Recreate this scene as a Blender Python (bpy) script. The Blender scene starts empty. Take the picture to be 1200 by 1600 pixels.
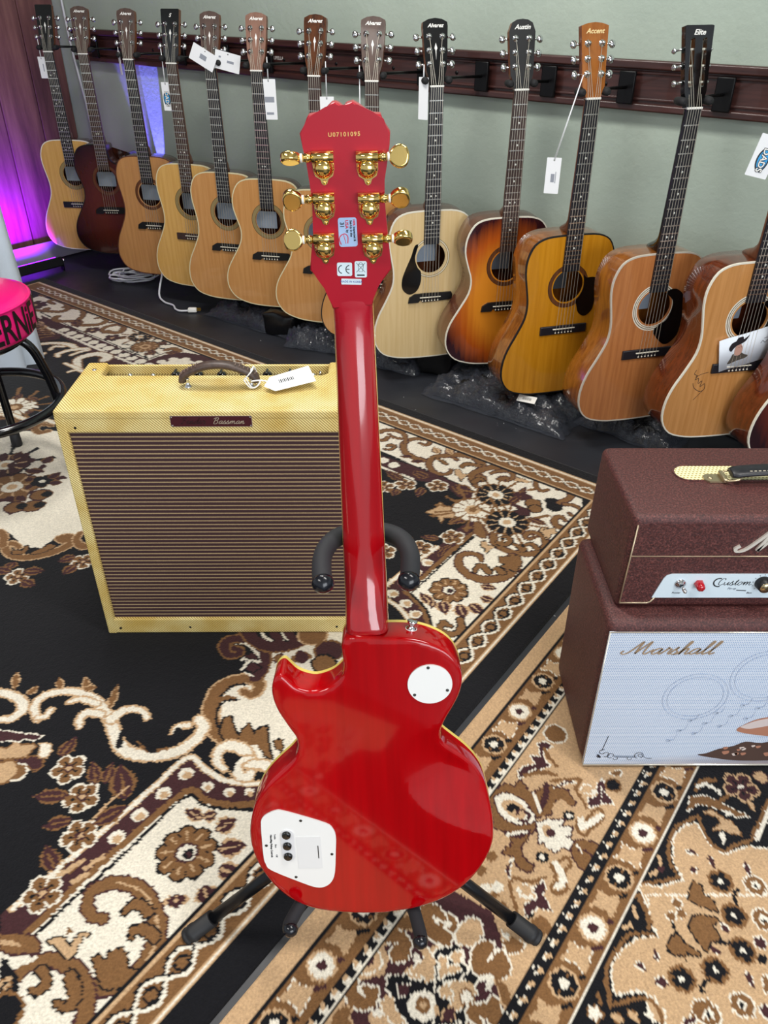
import bpy, bmesh, math, random
import numpy as np
from mathutils import Vector, Matrix
random.seed(7)
SC = bpy.context.scene
COL = SC.collection
D = bpy.data
R = math.radians

# ---------------------------------------------------------------- camera
EYE = 1.23
cam_d = D.cameras.new('camera')
cam_d.sensor_fit = 'VERTICAL'; cam_d.sensor_height = 36.0
cam_d.lens = 1245.0 / 1600.0 * 36.0
cam_d.clip_start = 0.02
cam = D.objects.new('camera', cam_d); COL.objects.link(cam)
cam.location = (0, 0, EYE); cam.rotation_euler = (R(90 - 33.8), 0, 0)
SC.camera = cam
# ---------------------------------------------------------------- colour management
SC.view_settings.view_transform = 'Standard'; SC.view_settings.look = 'None'
SC.view_settings.gamma = 1.0; SC.view_settings.use_curve_mapping = False
SC.view_settings.exposure = 0.0

def lin(h):
    h = h.lstrip('#'); c = [int(h[i:i+2], 16) / 255 for i in (0, 2, 4)]
    return tuple((x / 12.92 if x <= .04045 else ((x + .055) / 1.055) ** 2.4) for x in c) + (1,)

# ---------------------------------------------------------------- world: daylight from the shop front
w = D.worlds.new('shop_daylight'); SC.world = w; w.use_nodes = True
w.node_tree.nodes['Background'].inputs[0].default_value = (0.86, 0.93, 1.0, 1)
w.node_tree.nodes['Background'].inputs[1].default_value = 0.62

def area(name, loc, rot, size, power, color=(1, 1, 1), size_y=None):
    l = D.lights.new(name, 'AREA'); l.energy = power; l.color = color; l.size = size
    if size_y: l.shape = 'RECTANGLE'; l.size_y = size_y
    o = D.objects.new(name, l); COL.objects.link(o); o.location = loc; o.rotation_euler = rot
    return o
# ceiling fluorescent fixtures and the front window behind the camera
area('ceiling_lamp', (-0.5, 1.9, 2.72), (0, 0, R(-39)), 1.2, 44, (1, .97, .92), .3)
area('ceiling_lamp', (0.9, 0.4, 2.72), (0, 0, R(-39)), 1.2, 34, (1, .97, .92), .3)
area('ceiling_lamp', (-1.6, -0.6, 2.72), (0, 0, R(-39)), 1.2, 34, (1, .97, .92), .3)
area('front_window', (1.6, -2.6, 1.5), (R(76), 0, R(28)), 2.6, 85, (.90, .95, 1.0), 1.7)
def spot(name, loc, target, power, color, ang, blend=.5, rad=.03):
    l = D.lights.new(name, 'SPOT'); l.energy = power; l.color = color; l.spot_size = R(ang); l.spot_blend = blend; l.shadow_soft_size = rad
    o = D.objects.new(name, l); COL.objects.link(o); o.location = loc
    o.rotation_euler = (Vector(target) - Vector(loc)).to_track_quat('-Z', 'Y').to_euler()
    return o
# the LED bar on the floor by the boarded wall: violet wash on the boards
o = area('led_wash', (-1.745, 3.965, .085), (0, 0, 0), .28, 10, (.20, .0, 1.0), .02); o.rotation_euler = Vector((.70, -.56, -.62)).to_track_quat('Z', 'Y').to_euler(); o.data.spread = R(105)
spot('unseen_blade_spot', (-1.12, 4.045, .06), (-1.07, 4.12, .75), 300, (.14, .12, 1.0), 10, .2, .004)  # unseen spots added behind the guitars to throw the blue blades on the plaster
spot('unseen_blade_spot', (-1.12, 4.045, .06), (-1.165, 4.195, .75), 90, (.16, .10, 1.0), 6, .2, .004)
spot('unseen_blade_spot', (-1.12, 4.045, .06), (-1.26, 4.27, 1.35), 150, (.16, .10, 1.0), 14, .4, .01)

# ---------------------------------------------------------------- material helpers
MATS = {}
def mat(name, color, rough=.5, metal=0.0, coat=0.0, spec=None, alpha=1.0, trans=0.0, emit=None, estr=0, ior=None):
    if name in MATS: return MATS[name]
    m = D.materials.new(name); m.use_nodes = True
    b = m.node_tree.nodes['Principled BSDF']
    c = lin(color) if isinstance(color, str) else color
    b.inputs['Base Color'].default_value = c
    b.inputs['Roughness'].default_value = rough
    b.inputs['Metallic'].default_value = metal
    b.inputs['Coat Weight'].default_value = coat
    b.inputs['Coat Roughness'].default_value = .05
    if spec is not None: b.inputs['Specular IOR Level'].default_value = spec
    if ior: b.inputs['IOR'].default_value = ior
    b.inputs['Alpha'].default_value = alpha
    b.inputs['Transmission Weight'].default_value = trans
    if emit: b.inputs['Emission Color'].default_value = lin(emit); b.inputs['Emission Strength'].default_value = estr
    MATS[name] = m
    return m
class NT:
    def __init__(s, m): s.t = m.node_tree; s.b = s.t.nodes['Principled BSDF']
    def n(s, typ, **kw):
        nd = s.t.nodes.new(typ)
        for k, v in kw.items(): setattr(nd, k, v)
        return nd
    def l(s, a, b): s.t.links.new(a, b)
    def coord(s, kind='Object', scale=(1, 1, 1), rot=(0, 0, 0)):
        tc = s.n('ShaderNodeTexCoord'); mp = s.n('ShaderNodeMapping')
        mp.inputs['Scale'].default_value = scale; mp.inputs['Rotation'].default_value = rot
        s.l(tc.outputs[kind], mp.inputs[0]); return mp.outputs[0]
    def noise(s, vec, scale, detail=4, rough=.5):
        nd = s.n('ShaderNodeTexNoise'); nd.inputs['Scale'].default_value = scale
        nd.inputs['Detail'].default_value = detail; nd.inputs['Roughness'].default_value = rough
        s.l(vec, nd.inputs['Vector']); return nd.outputs['Fac']
    def ramp(s, fac, stops):
        r = s.n('ShaderNodeValToRGB'); e = r.color_ramp.elements
        while len(e) < len(stops): e.new(.5)
        for i, (p, c) in enumerate(stops): e[i].position = p; e[i].color = lin(c) if isinstance(c, str) else c
        s.l(fac, r.inputs[0]); return r.outputs[0]
    def bump(s, h, strength=.3, dist=.001):
        b = s.n('ShaderNodeBump'); b.inputs['Strength'].default_value = strength; b.inputs['Distance'].default_value = dist
        s.l(h, b.inputs['Height']); s.l(b.outputs[0], s.b.inputs['Normal']); return b
    def math(s, op, a, b=None, c=None):
        m = s.n('ShaderNodeMath', operation=op)
        for i, v in enumerate((a, b, c)):
            if v is None: continue
            if isinstance(v, (int, float)): m.inputs[i].default_value = v
            else: s.l(v, m.inputs[i])
        return m.outputs[0]
    def base(s, col): s.l(col, s.b.inputs['Base Color'])

def wood(name, c1, c2, rough=.35, coat=.5, grain=(90, 4, 90), fine=1.0, rot=(0, 0, 0)):
    """wood with the grain running along the object's own y axis"""
    if name in MATS: return MATS[name]
    m = mat(name, c1, rough, coat=coat); t = NT(m)
    v = t.coord('Object', grain, rot)
    f = t.noise(v, 1.0, 5, .6)
    t.base(t.ramp(f, [(.32, c2), (.62, c1)]))
    return m
def speckle(name, c1, c2, scale, rough=.6, bump=.3, dist=.0006, coat=0):
    if name in MATS: return MATS[name]
    m = mat(name, c1, rough, coat=coat); t = NT(m)
    f = t.noise(t.coord(), scale, 3, .6)
    t.base(t.ramp(f, [(.35, c2), (.65, c1)]))
    if bump: t.bump(f, bump, dist)
    return m

# ---------------------------------------------------------------- mesh helpers
def cr(pts, n=6, closed=False):
    """Catmull-Rom through points of any dimension"""
    P = [np.array(p, float) for p in pts]; N = len(P); out = []
    rng = range(N) if closed else range(N - 1)
    for i in rng:
        if closed: a, b, c, d = P[i-1], P[i], P[(i+1) % N], P[(i+2) % N]
        else: a, b, c, d = P[max(i-1, 0)], P[i], P[i+1], P[min(i+2, N-1)]
        for k in range(n):
            t = k / n
            out.append(.5 * ((2*b) + (c-a)*t + (2*a-5*b+4*c-d)*t*t + (-a+3*b-3*c+d)*t**3))
    if not closed: out.append(P[-1])
    return [tuple(p) for p in out]

class MB:
    """collects geometry for ONE mesh object"""
    def __init__(s): s.bm = bmesh.new(); s.mi = 0
    def _f(s, vs, smooth=False):
        try: f = s.bm.faces.new(vs)
        except ValueError: return None
        f.material_index = s.mi; f.smooth = smooth; return f
    def box(s, c, d, rot=None, bev=0, seg=2, taper=None):
        x, y, z = (v / 2 for v in d)
        M = Matrix.Translation(c) @ (rot.to_4x4() if rot else Matrix())
        vs = []
        for sx, sy, sz in ((-1,-1,-1),(1,-1,-1),(1,1,-1),(-1,1,-1),(-1,-1,1),(1,-1,1),(1,1,1),(-1,1,1)):
            k = taper if (taper and sz > 0) else (1, 1)
            vs.append(s.bm.verts.new(M @ Vector((sx*x*k[0], sy*y*k[1], sz*z))))
        fs = [s._f([vs[i] for i in q]) for q in ((0,3,2,1),(4,5,6,7),(0,1,5,4),(1,2,6,5),(2,3,7,6),(3,0,4,7))]
        if bev:
            es = list({e for f in fs for e in f.edges})
            r = bmesh.ops.bevel(s.bm, geom=es, offset=bev, segments=seg, affect='EDGES', profile=.5)
            for f in r['faces']: f.smooth = True; f.material_index = s.mi
        return s
    def sweep(s, pts, rad, seg=8, closed=False, cap=True, flat=None):
        """tube along pts; rad float or list; flat=(w,h,up) gives a rectangular/elliptic strap"""
        P = [Vector(p) for p in pts]; n = len(P)
        rad = rad if isinstance(rad, (list, tuple)) else [rad] * n
        rings = []; prev = None
        for i in range(n):
            if closed: t = P[(i+1) % n] - P[i-1]
            else: t = P[min(i+1, n-1)] - P[max(i-1, 0)]
            if t.length < 1e-9: t = Vector((0, 0, 1))
            t.normalize()
            if prev is None:
                u = Vector(flat[2]) if flat else (Vector((0, 0, 1)) if abs(t.z) < .9 else Vector((1, 0, 0)))
                u = (u - t * u.dot(t)).normalized()
            else:
                u = Vector(flat[2]) if flat else prev
                u = (u - t * u.dot(t)).normalized()
            prev = u; v = t.cross(u)
            ring = []
            for k in range(seg):
                a = 2 * math.pi * (k + .5 * (seg == 4)) / seg
                if flat: off = u * (math.sin(a) * flat[1] * rad[i]) + v * (math.cos(a) * flat[0] * rad[i])
                else: off = (u * math.sin(a) + v * math.cos(a)) * rad[i]
                ring.append(s.bm.verts.new(P[i] + off))
            rings.append(ring)
        m = n if closed else n - 1
        for i in range(m):
            a, b = rings[i], rings[(i+1) % n]
            for k in range(seg): s._f((a[k], a[(k+1) % seg], b[(k+1) % seg], b[k]), seg > 4)
        if cap and not closed:
            s._f(rings[0][::-1]); s._f(rings[-1])
        return s
    def lathe(s, prof, c=(0, 0, 0), axis='z', seg=24, rot=None, smooth=True):
        """prof = [(radius, height)...] about the axis"""
        q = {'z': Matrix(), 'y': Matrix.Rotation(R(-90), 4, 'X'), 'x': Matrix.Rotation(R(90), 4, 'Y')}[axis]
        M = Matrix.Translation(c) @ (rot.to_4x4() if rot else Matrix()) @ q
        rings = []
        for r, h in prof:
            if r < 1e-6: rings.append([s.bm.verts.new(M @ Vector((0, 0, h)))])
            else: rings.append([s.bm.verts.new(M @ Vector((r*math.cos(2*math.pi*k/seg), r*math.sin(2*math.pi*k/seg), h))) for k in range(seg)])
        for a, b in zip(rings, rings[1:]):
            for k in range(seg):
                j = (k+1) % seg
                if len(a) == 1 and len(b) == 1: continue
                if len(a) == 1: s._f((a[0], b[j], b[k]), smooth)
                elif len(b) == 1: s._f((a[k], a[j], b[0]), smooth)
                else: s._f((a[k], a[j], b[j], b[k]), smooth)
        return s
    def ball(s, c, r, seg=12, sc=(1, 1, 1)):
        n = seg // 2; vs = []
        M = Matrix.Translation(c) @ Matrix.Diagonal((sc[0], sc[1], sc[2], 1))
        prof = [(r*math.sin(math.pi*i/n), -r*math.cos(math.pi*i/n)) for i in range(n+1)]
        rings = []
        for rr, h in prof:
            if rr < 1e-7: rings.append([s.bm.verts.new(M @ Vector((0, 0, h)))])
            else: rings.append([s.bm.verts.new(M @ Vector((rr*math.cos(2*math.pi*k/seg), rr*math.sin(2*math.pi*k/seg), h))) for k in range(seg)])
        for a, b in zip(rings, rings[1:]):
            for k in range(seg):
                j = (k+1) % seg
                if len(a) == 1: s._f((a[0], b[j], b[k]), True)
                elif len(b) == 1: s._f((a[k], a[j], b[0]), True)
                else: s._f((a[k], a[j], b[j], b[k]), True)
        return s
    def prism(s, pts, z0, z1, holes=(), smooth_side=False, M=None, side=True, caps=(True, True)):
        """extruded polygon in xy between z0 and z1, with optional holes"""
        M = M or Matrix()
        loops = [pts] + list(holes)
        tops = []; bots = []
        for lp in loops:
            tops.append([s.bm.verts.new(M @ Vector((p[0], p[1], z1))) for p in lp])
            bots.append([s.bm.verts.new(M @ Vector((p[0], p[1], z0))) for p in lp])
        if side:
            for a, b in zip(bots, tops):
                n = len(a)
                for i in range(n): s._f((a[i], a[(i+1) % n], b[(i+1) % n], b[i]), smooth_side)
        for use, lps in zip(caps, (bots, tops)):
            if not use: continue
            if not holes: s._f(lps[0])
            else:
                es = []
                for lp in lps:
                    for i in range(len(lp)):
                        a, b = lp[i], lp[(i+1) % len(lp)]
                        e = s.bm.edges.get((a, b)) or s.bm.edges.new((a, b)); es.append(e)
                r = bmesh.ops.triangle_fill(s.bm, use_beauty=True, use_dissolve=False, edges=es)
                for g in r['geom']:
                    if isinstance(g, bmesh.types.BMFace): g.material_index = s.mi; g.smooth = False
        return s
    def quad(s, a, b, c, d): return s._f([s.bm.verts.new(p) for p in (a, b, c, d)])
    def mesh(s, name, mats, recalc=True):
        if recalc: bmesh.ops.recalc_face_normals(s.bm, faces=s.bm.faces[:])
        me = D.meshes.new(name); s.bm.to_mesh(me); s.bm.free()
        for m in (mats if isinstance(mats, (list, tuple)) else [mats]): me.materials.append(m)
        return me
    def build(s, name, mats, parent=None, loc=None, rot=None, recalc=True):
        return link(name, s.mesh(name, mats, recalc), parent, loc, rot)
def link(name, me, parent=None, loc=None, rot=None):
    o = D.objects.new(name, me); COL.objects.link(o)
    if parent: o.parent = parent
    if loc: o.location = loc
    if rot: o.rotation_euler = rot
    return o
def empty(name, loc=(0, 0, 0), rot=(0, 0, 0)):
    o = D.objects.new(name, None); COL.objects.link(o); o.location = loc; o.rotation_euler = rot; o.empty_display_size = .05
    return o
def tag(o, label=None, cat=None, group=None, kind=None):
    if label: o['label'] = label
    if cat: o['category'] = cat
    if group: o['group'] = group
    if kind: o['kind'] = kind
    return o
def circle(r, n=32, c=(0, 0), sx=1, sy=1): return [(c[0] + r*sx*math.cos(2*math.pi*i/n), c[1] + r*sy*math.sin(2*math.pi*i/n)) for i in range(n)]
def rrect(w, h, r, c=(0, 0), n=5):
    out = []
    for cx, cy, a0 in ((w/2-r, h/2-r, 0), (-w/2+r, h/2-r, 90), (-w/2+r, -h/2+r, 180), (w/2-r, -h/2+r, 270)):
        for k in range(n+1):
            a = R(a0 + 90*k/n); out.append((c[0]+cx+r*math.cos(a), c[1]+cy+r*math.sin(a)))
    return out
def offset_poly(pts, d):
    """shrink a closed outline by d (positive = inwards)"""
    n = len(pts); A = sum(pts[i][0]*pts[(i+1) % n][1] - pts[(i+1) % n][0]*pts[i][1] for i in range(n))
    s = 1 if A > 0 else -1; out = []
    for i in range(n):
        ax, ay = pts[i-1]; bx, by = pts[(i+1) % n]; tx, ty = bx-ax, by-ay; L = math.hypot(tx, ty) or 1
        out.append((pts[i][0] - s*ty/L*d, pts[i][1] + s*tx/L*d))
    return out
def text(name, body, size, M, m, parent=None, shear=0, depth=.0002, bold=0, align='CENTER', spacing=1.0):
    """flat printed lettering as a thin mesh"""
    cu = D.curves.new(name, 'FONT'); cu.body = body; cu.size = size; cu.shear = shear; cu.extrude = depth
    cu.offset = bold; cu.align_x = align; cu.align_y = 'CENTER'; cu.resolution_u = 3; cu.space_character = spacing
    tmp = D.objects.new('tmp', cu); me = D.meshes.new_from_object(tmp)
    D.objects.remove(tmp); D.curves.remove(cu)
    me.name = name; me.transform(M); me.materials.clear(); me.materials.append(m)
    return link(name, me, parent)
# single-stroke cursive letters: each = (advance, [strokes]); x height = 1
SCRIPT = {
 'M': (2.75, [[(-.75,.55),(-.95,.25),(-.6,0),(-.1,.25),(.35,1.1),(.75,2.0),(.85,1.9),(.8,1.0),(.8,.1)], [(.8,.1),(1.25,1.1),(1.75,2.0),(1.85,1.9),(1.75,.9),(1.8,.15),(2.1,.05),(2.5,.5),(2.75,.8)]]),
 'a': (1.35, [[(1.0,.85),(.65,1.0),(.2,.7),(.05,.25),(.3,0),(.7,.25),(1.0,.85)], [(1.0,.95),(.9,.3),(1.05,.02),(1.35,.3)]]),
 'r': (1.0, [[(-.05,.3),(.25,.75),(.35,1.15),(.45,.9),(.8,.88),(.7,.3),(.85,.02),(1.05,.3)]]),
 's': (1.0, [[(0,.3),(.5,1.2),(.42,.75),(.75,.35),(.45,-.02),(.05,.12)], [(.45,-.02),(.8,.05),(1.0,.3)]]),
 'h': (1.3, [[(0,.3),(.4,1.2),(.62,2.0),(.45,2.1),(.3,1.5),(.1,0)], [(.1,0),(.4,.75),(.75,1.0),(.85,.7),(.8,.15),(1.0,.02),(1.3,.3)]]),
 'l': (.85, [[(0,.3),(.45,1.2),(.68,2.0),(.5,2.15),(.35,1.5),(.25,.3),(.4,.0),(.85,.3)]]),
 'e': (1.0, [[(0,.35),(.55,.6),(.6,.95),(.35,1.0),(.12,.5),(.3,.02),(.65,.05),(1.0,.35)]]),
 'n': (1.35, [[(0,.35),(.25,.95),(.2,.0)], [(.2,.1),(.6,.9),(.85,.9),(.8,.2),(.95,.02),(1.35,.3)]]),
 'm': (2.0, [[(0,.35),(.25,.95),(.2,.0)], [(.2,.1),(.55,.9),(.8,.9),(.75,.0)], [(.75,.1),(1.15,.9),(1.4,.9),(1.4,.2),(1.6,.02),(2.0,.3)]]),
 'd': (1.35, [[(.95,.85),(.6,1.0),(.15,.7),(.05,.2),(.3,0),(.7,.3),(1.05,1.2),(1.2,2.1)], [(1.2,2.1),(.95,.4),(1.05,.02),(1.35,.3)]]),
 'B': (2.0, [[(.35,.1),(.6,1.1),(.85,2.0)], [(.1,1.6),(.7,2.1),(1.5,2.0),(1.45,1.4),(.85,1.1),(1.5,.95),(1.45,.2),(.8,-.05),(.3,.2)]]),
 'F': (1.7, [[(.1,.2),(.4,.0),(.7,.6),(1.0,1.8)], [(.0,1.6),(.4,1.95),(1.2,1.9),(1.9,2.15)], [(.5,1.0),(1.3,1.1)]]),
 'C': (1.5, [[(1.3,1.5),(1.1,1.95),(.6,1.8),(.25,1.0),(.4,.2),(.9,.0),(1.4,.4)]]),
 'u': (1.3, [[(0,.9),(.1,.3),(.35,.02),(.75,.4),(.95,.95)], [(.95,.95),(.9,.25),(1.05,.02),(1.3,.3)]]),
 't': (.8, [[(.1,.3),(.5,1.6),(.3,.4),(.45,.0),(.8,.3)], [(.05,1.1),(.75,1.2)]]),
 'o': (1.2, [[(.5,1.0),(.15,.7),(.1,.2),(.45,0),(.85,.35),(.8,.85),(.5,1.0),(.9,.85),(1.2,.95)]]),
}
def script(name, word, xh, M, m, parent=None, wid=.16, slant=.35, thick=.0015, cnt=False):
    """cursive lettering as raised strokes; xh = height of small letters in metres"""
    b = MB(); x = 0; total = sum(SCRIPT[c][0] for c in word)
    x = -total / 2 if cnt else 0
    for c in word:
        adv, sts = SCRIPT[c]
        for st in sts:
            p = cr([(px + x + slant*py, py) for px, py in st], 4)
            n = len(p); L = []; Rr = []
            for i in range(n):
                ax, ay = p[max(i-1, 0)]; bx, by = p[min(i+1, n-1)]; tx, ty = bx-ax, by-ay; l = math.hypot(tx, ty) or 1
                ww = wid * (.55 + .75*abs(ty)/l) * .5
                L.append((p[i][0] - ty/l*ww, p[i][1] + tx/l*ww)); Rr.append((p[i][0] + ty/l*ww, p[i][1] - tx/l*ww))
            for i in range(n-1):
                q = [M @ Vector((a*xh, c2*xh, z)) for z in (0, thick) for a, c2 in (L[i], L[i+1], Rr[i+1], Rr[i])]
                vs = [b.bm.verts.new(v) for v in q]
                for f in ((4,5,6,7), (0,1,5,4), (2,3,7,6)): b._f([vs[k] for k in f])
                if i == 0: b._f([vs[k] for k in (3,0,4,7)])
                if i == n-2: b._f([vs[k] for k in (1,2,6,5)])
        x += adv
    return b.build(name, m, parent, recalc=True)
def XY(x, y, z): return Matrix.Translation((x, y, z))
FACE = Matrix.Rotation(R(90), 4, 'X')          # xy drawing plane turned to face -Y
# ================================================================ ROOM
# wall frame: corner of the two walls and the direction of each
WC = Vector((-1.536, 4.495, 0)); wd = Vector((.7793, -.6266, 0)).normalized(); wn = Vector((-.6266, -.7793, 0)).normalized()
def wpt(s, out, z): p = WC + wd * s + wn * out; return Vector((p.x, p.y, z))
WANG = math.atan2(wd.y, wd.x)
m_wall = mat('painted_plaster', '#a3b0a4', .62); t = NT(m_wall)
f1 = t.noise(t.coord(), 42, 5, .6); f2 = t.noise(t.coord(), 3, 2, .5)
t.base(t.ramp(f2, [(.3, '#a6b4a8'), (.7, '#b2bfb2')])); t.bump(f1, .5, .004)
b = MB(); b.box((2.4, -.06, 1.45), (5.6, .12, 2.9)); o = b.build('wall_right', m_wall, loc=WC, rot=(0, 0, WANG)); o.location = WC - wn * 0
# local +y of this wall points along -wn: flip so that its face sits on the wall line
o.location = WC; tag(o, 'grey-green textured plaster wall behind the guitar rail', kind='structure')
for v in o.data.vertices: v.co.y += .12
# wooden side wall: a backing and separate boards
m_plank = mat('barn_boards', '#6b4444', .6); t = NT(m_plank)
v = t.coord('Object', (14, 14, 1.3)); f = t.noise(v, 1.6, 6, .65)
t.base(t.ramp(f, [(.25, '#4a2c2c'), (.5, '#704844'), (.72, '#8b6156')])); t.bump(f, .5, .003)
b = MB(); b.box((-1.4, .08, 1.45), (2.8, .1, 2.9))
wl = b.build('wall_left', mat('board_backing', '#2a1718', .8), rot=(0, 0, WANG + R(90)))
wl.location = WC + wd * -.055
tag(wl, 'dark reddish barn-board side wall lit purple at its foot', kind='structure')
x = 0.0; rr = random.Random(3)
while x < 2.6:
    wdt = rr.choice((.14, .19, .24, .17)); dz = rr.uniform(-.004, .004)
    b = MB(); b.box((-x - wdt/2, .026 + dz, 1.45), (wdt - .005, .02, 2.9), bev=.002, seg=1)
    o = b.build('wall_board', m_plank, wl); x += wdt
m_floor = mat('black_floor', '#17181b', .42); t = NT(m_floor)
f = t.noise(t.coord(), 2.5, 6, .65); f3 = t.noise(t.coord('Object', (300, 300, 300)), 1, 2)
t.base(t.ramp(f, [(.3, '#212329'), (.7, '#2f3239')]))
t.l(t.ramp(f, [(.3, (.38,)*3 + (1,)), (.7, (.58,)*3 + (1,))]), t.b.inputs['Roughness']); t.bump(f3, .15, .0005)
b = MB(); b.box((0, 1.4, -.05), (9, 9, .1)); tag(b.build('floor', m_floor), 'near-black hard floor with dust specks', kind='structure')
m_ceil = mat('ceiling_paint', '#c9c6bd', .8)
b = MB(); b.box((0, 1.4, 2.95), (9, 9, .1)); tag(b.build('ceiling', m_ceil), 'pale flat ceiling', kind='structure')
# baseboard along the plaster wall
b = MB(); b.box((2.6, -.008, .05), (5.2, .014, .10), bev=.003); b.box((2.6, -.018, .012), (5.2, .02, .024), bev=.004)
tag(b.build('baseboard_right', mat('baseboard_grey', '#7b807f', .55), loc=WC, rot=(0, 0, WANG)), 'grey painted baseboard under the hanging guitars', kind='structure')
b = MB(); b.box((-1.3, .008, .05), (2.6, .012, .09), bev=.003)
o = b.build('baseboard_left', mat('baseboard_pale', '#a7a3a8', .5), rot=(0, 0, WANG + R(90))); o.location = WC + wd * .018
tag(o, 'pale skirting board at the foot of the boarded wall', kind='structure')
# dust specks on the floor
b = MB(); rr = random.Random(11)
for i in range(160):
    X = rr.uniform(-1.2, 1.3); Y = rr.uniform(.3, min(3.2, 2.7 - X*.8)); s = rr.uniform(.0008, .0022)
    b.box((X, Y, .0004), (s*rr.uniform(1, 3), s, .0008), Matrix.Rotation(rr.uniform(0, 3), 3, 'Z'))
tag(b.build('floor_dust', mat('lint', '#9a9c9f', .9)), 'pale lint specks scattered over the black floor', 'dust', kind='stuff')

# ================================================================ RAIL
rail = empty('guitar_rail', WC, (0, 0, WANG)); tag(rail, 'long dark stained wooden hanger rail screwed along the plaster wall', 'rail')
m_rail = wood('rail_wood', '#4a2a26', '#2c1715', .4, .3, (4, 60, 60))
m_blk = mat('black_steel', '#0c0c0e', .35, .4)
L0, L1 = .085, 4.6
def bar(name, z0, z1, y0, y1, parent=rail, bev=.002):
    q = MB(); q.box(((L0+L1)/2, -(y0+y1)/2, (z0+z1)/2), (L1-L0, abs(y1-y0), z1-z0), bev=bev, seg=2); return q.build(name, m_rail, parent)
bar('back_board', .905, 1.035, 0, .020); bar('upper_moulding', 1.012, 1.036, .020, .036, bev=.005)
bar('lower_moulding', .904, .925, .020, .036, bev=.005); bar('upper_bead', 1.000, 1.008, .020, .026); bar('lower_bead', .932, .939, .020, .026)
for i in range(17):
    q = MB(); q.lathe([(0, 0), (.006, 0), (.0055, .002), (0, .0028)], (.14 + .27*i, -.020, .968), 'y', 12, rot=Matrix.Rotation(R(180), 3, 'Z'))
    q.build('screw_head', m_blk, rail)
MR = Matrix.Rotation(R(90), 4, 'X')
for i, s in enumerate((.52, 1.46, 2.40, 3.52)):
    text('printed_mark', 'UPELLA', .016, Matrix.Translation((s, -.0206, .972)) @ MR, mat('mark_silver', '#b9b4b2', .5), rail, bold=.0005)
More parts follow.
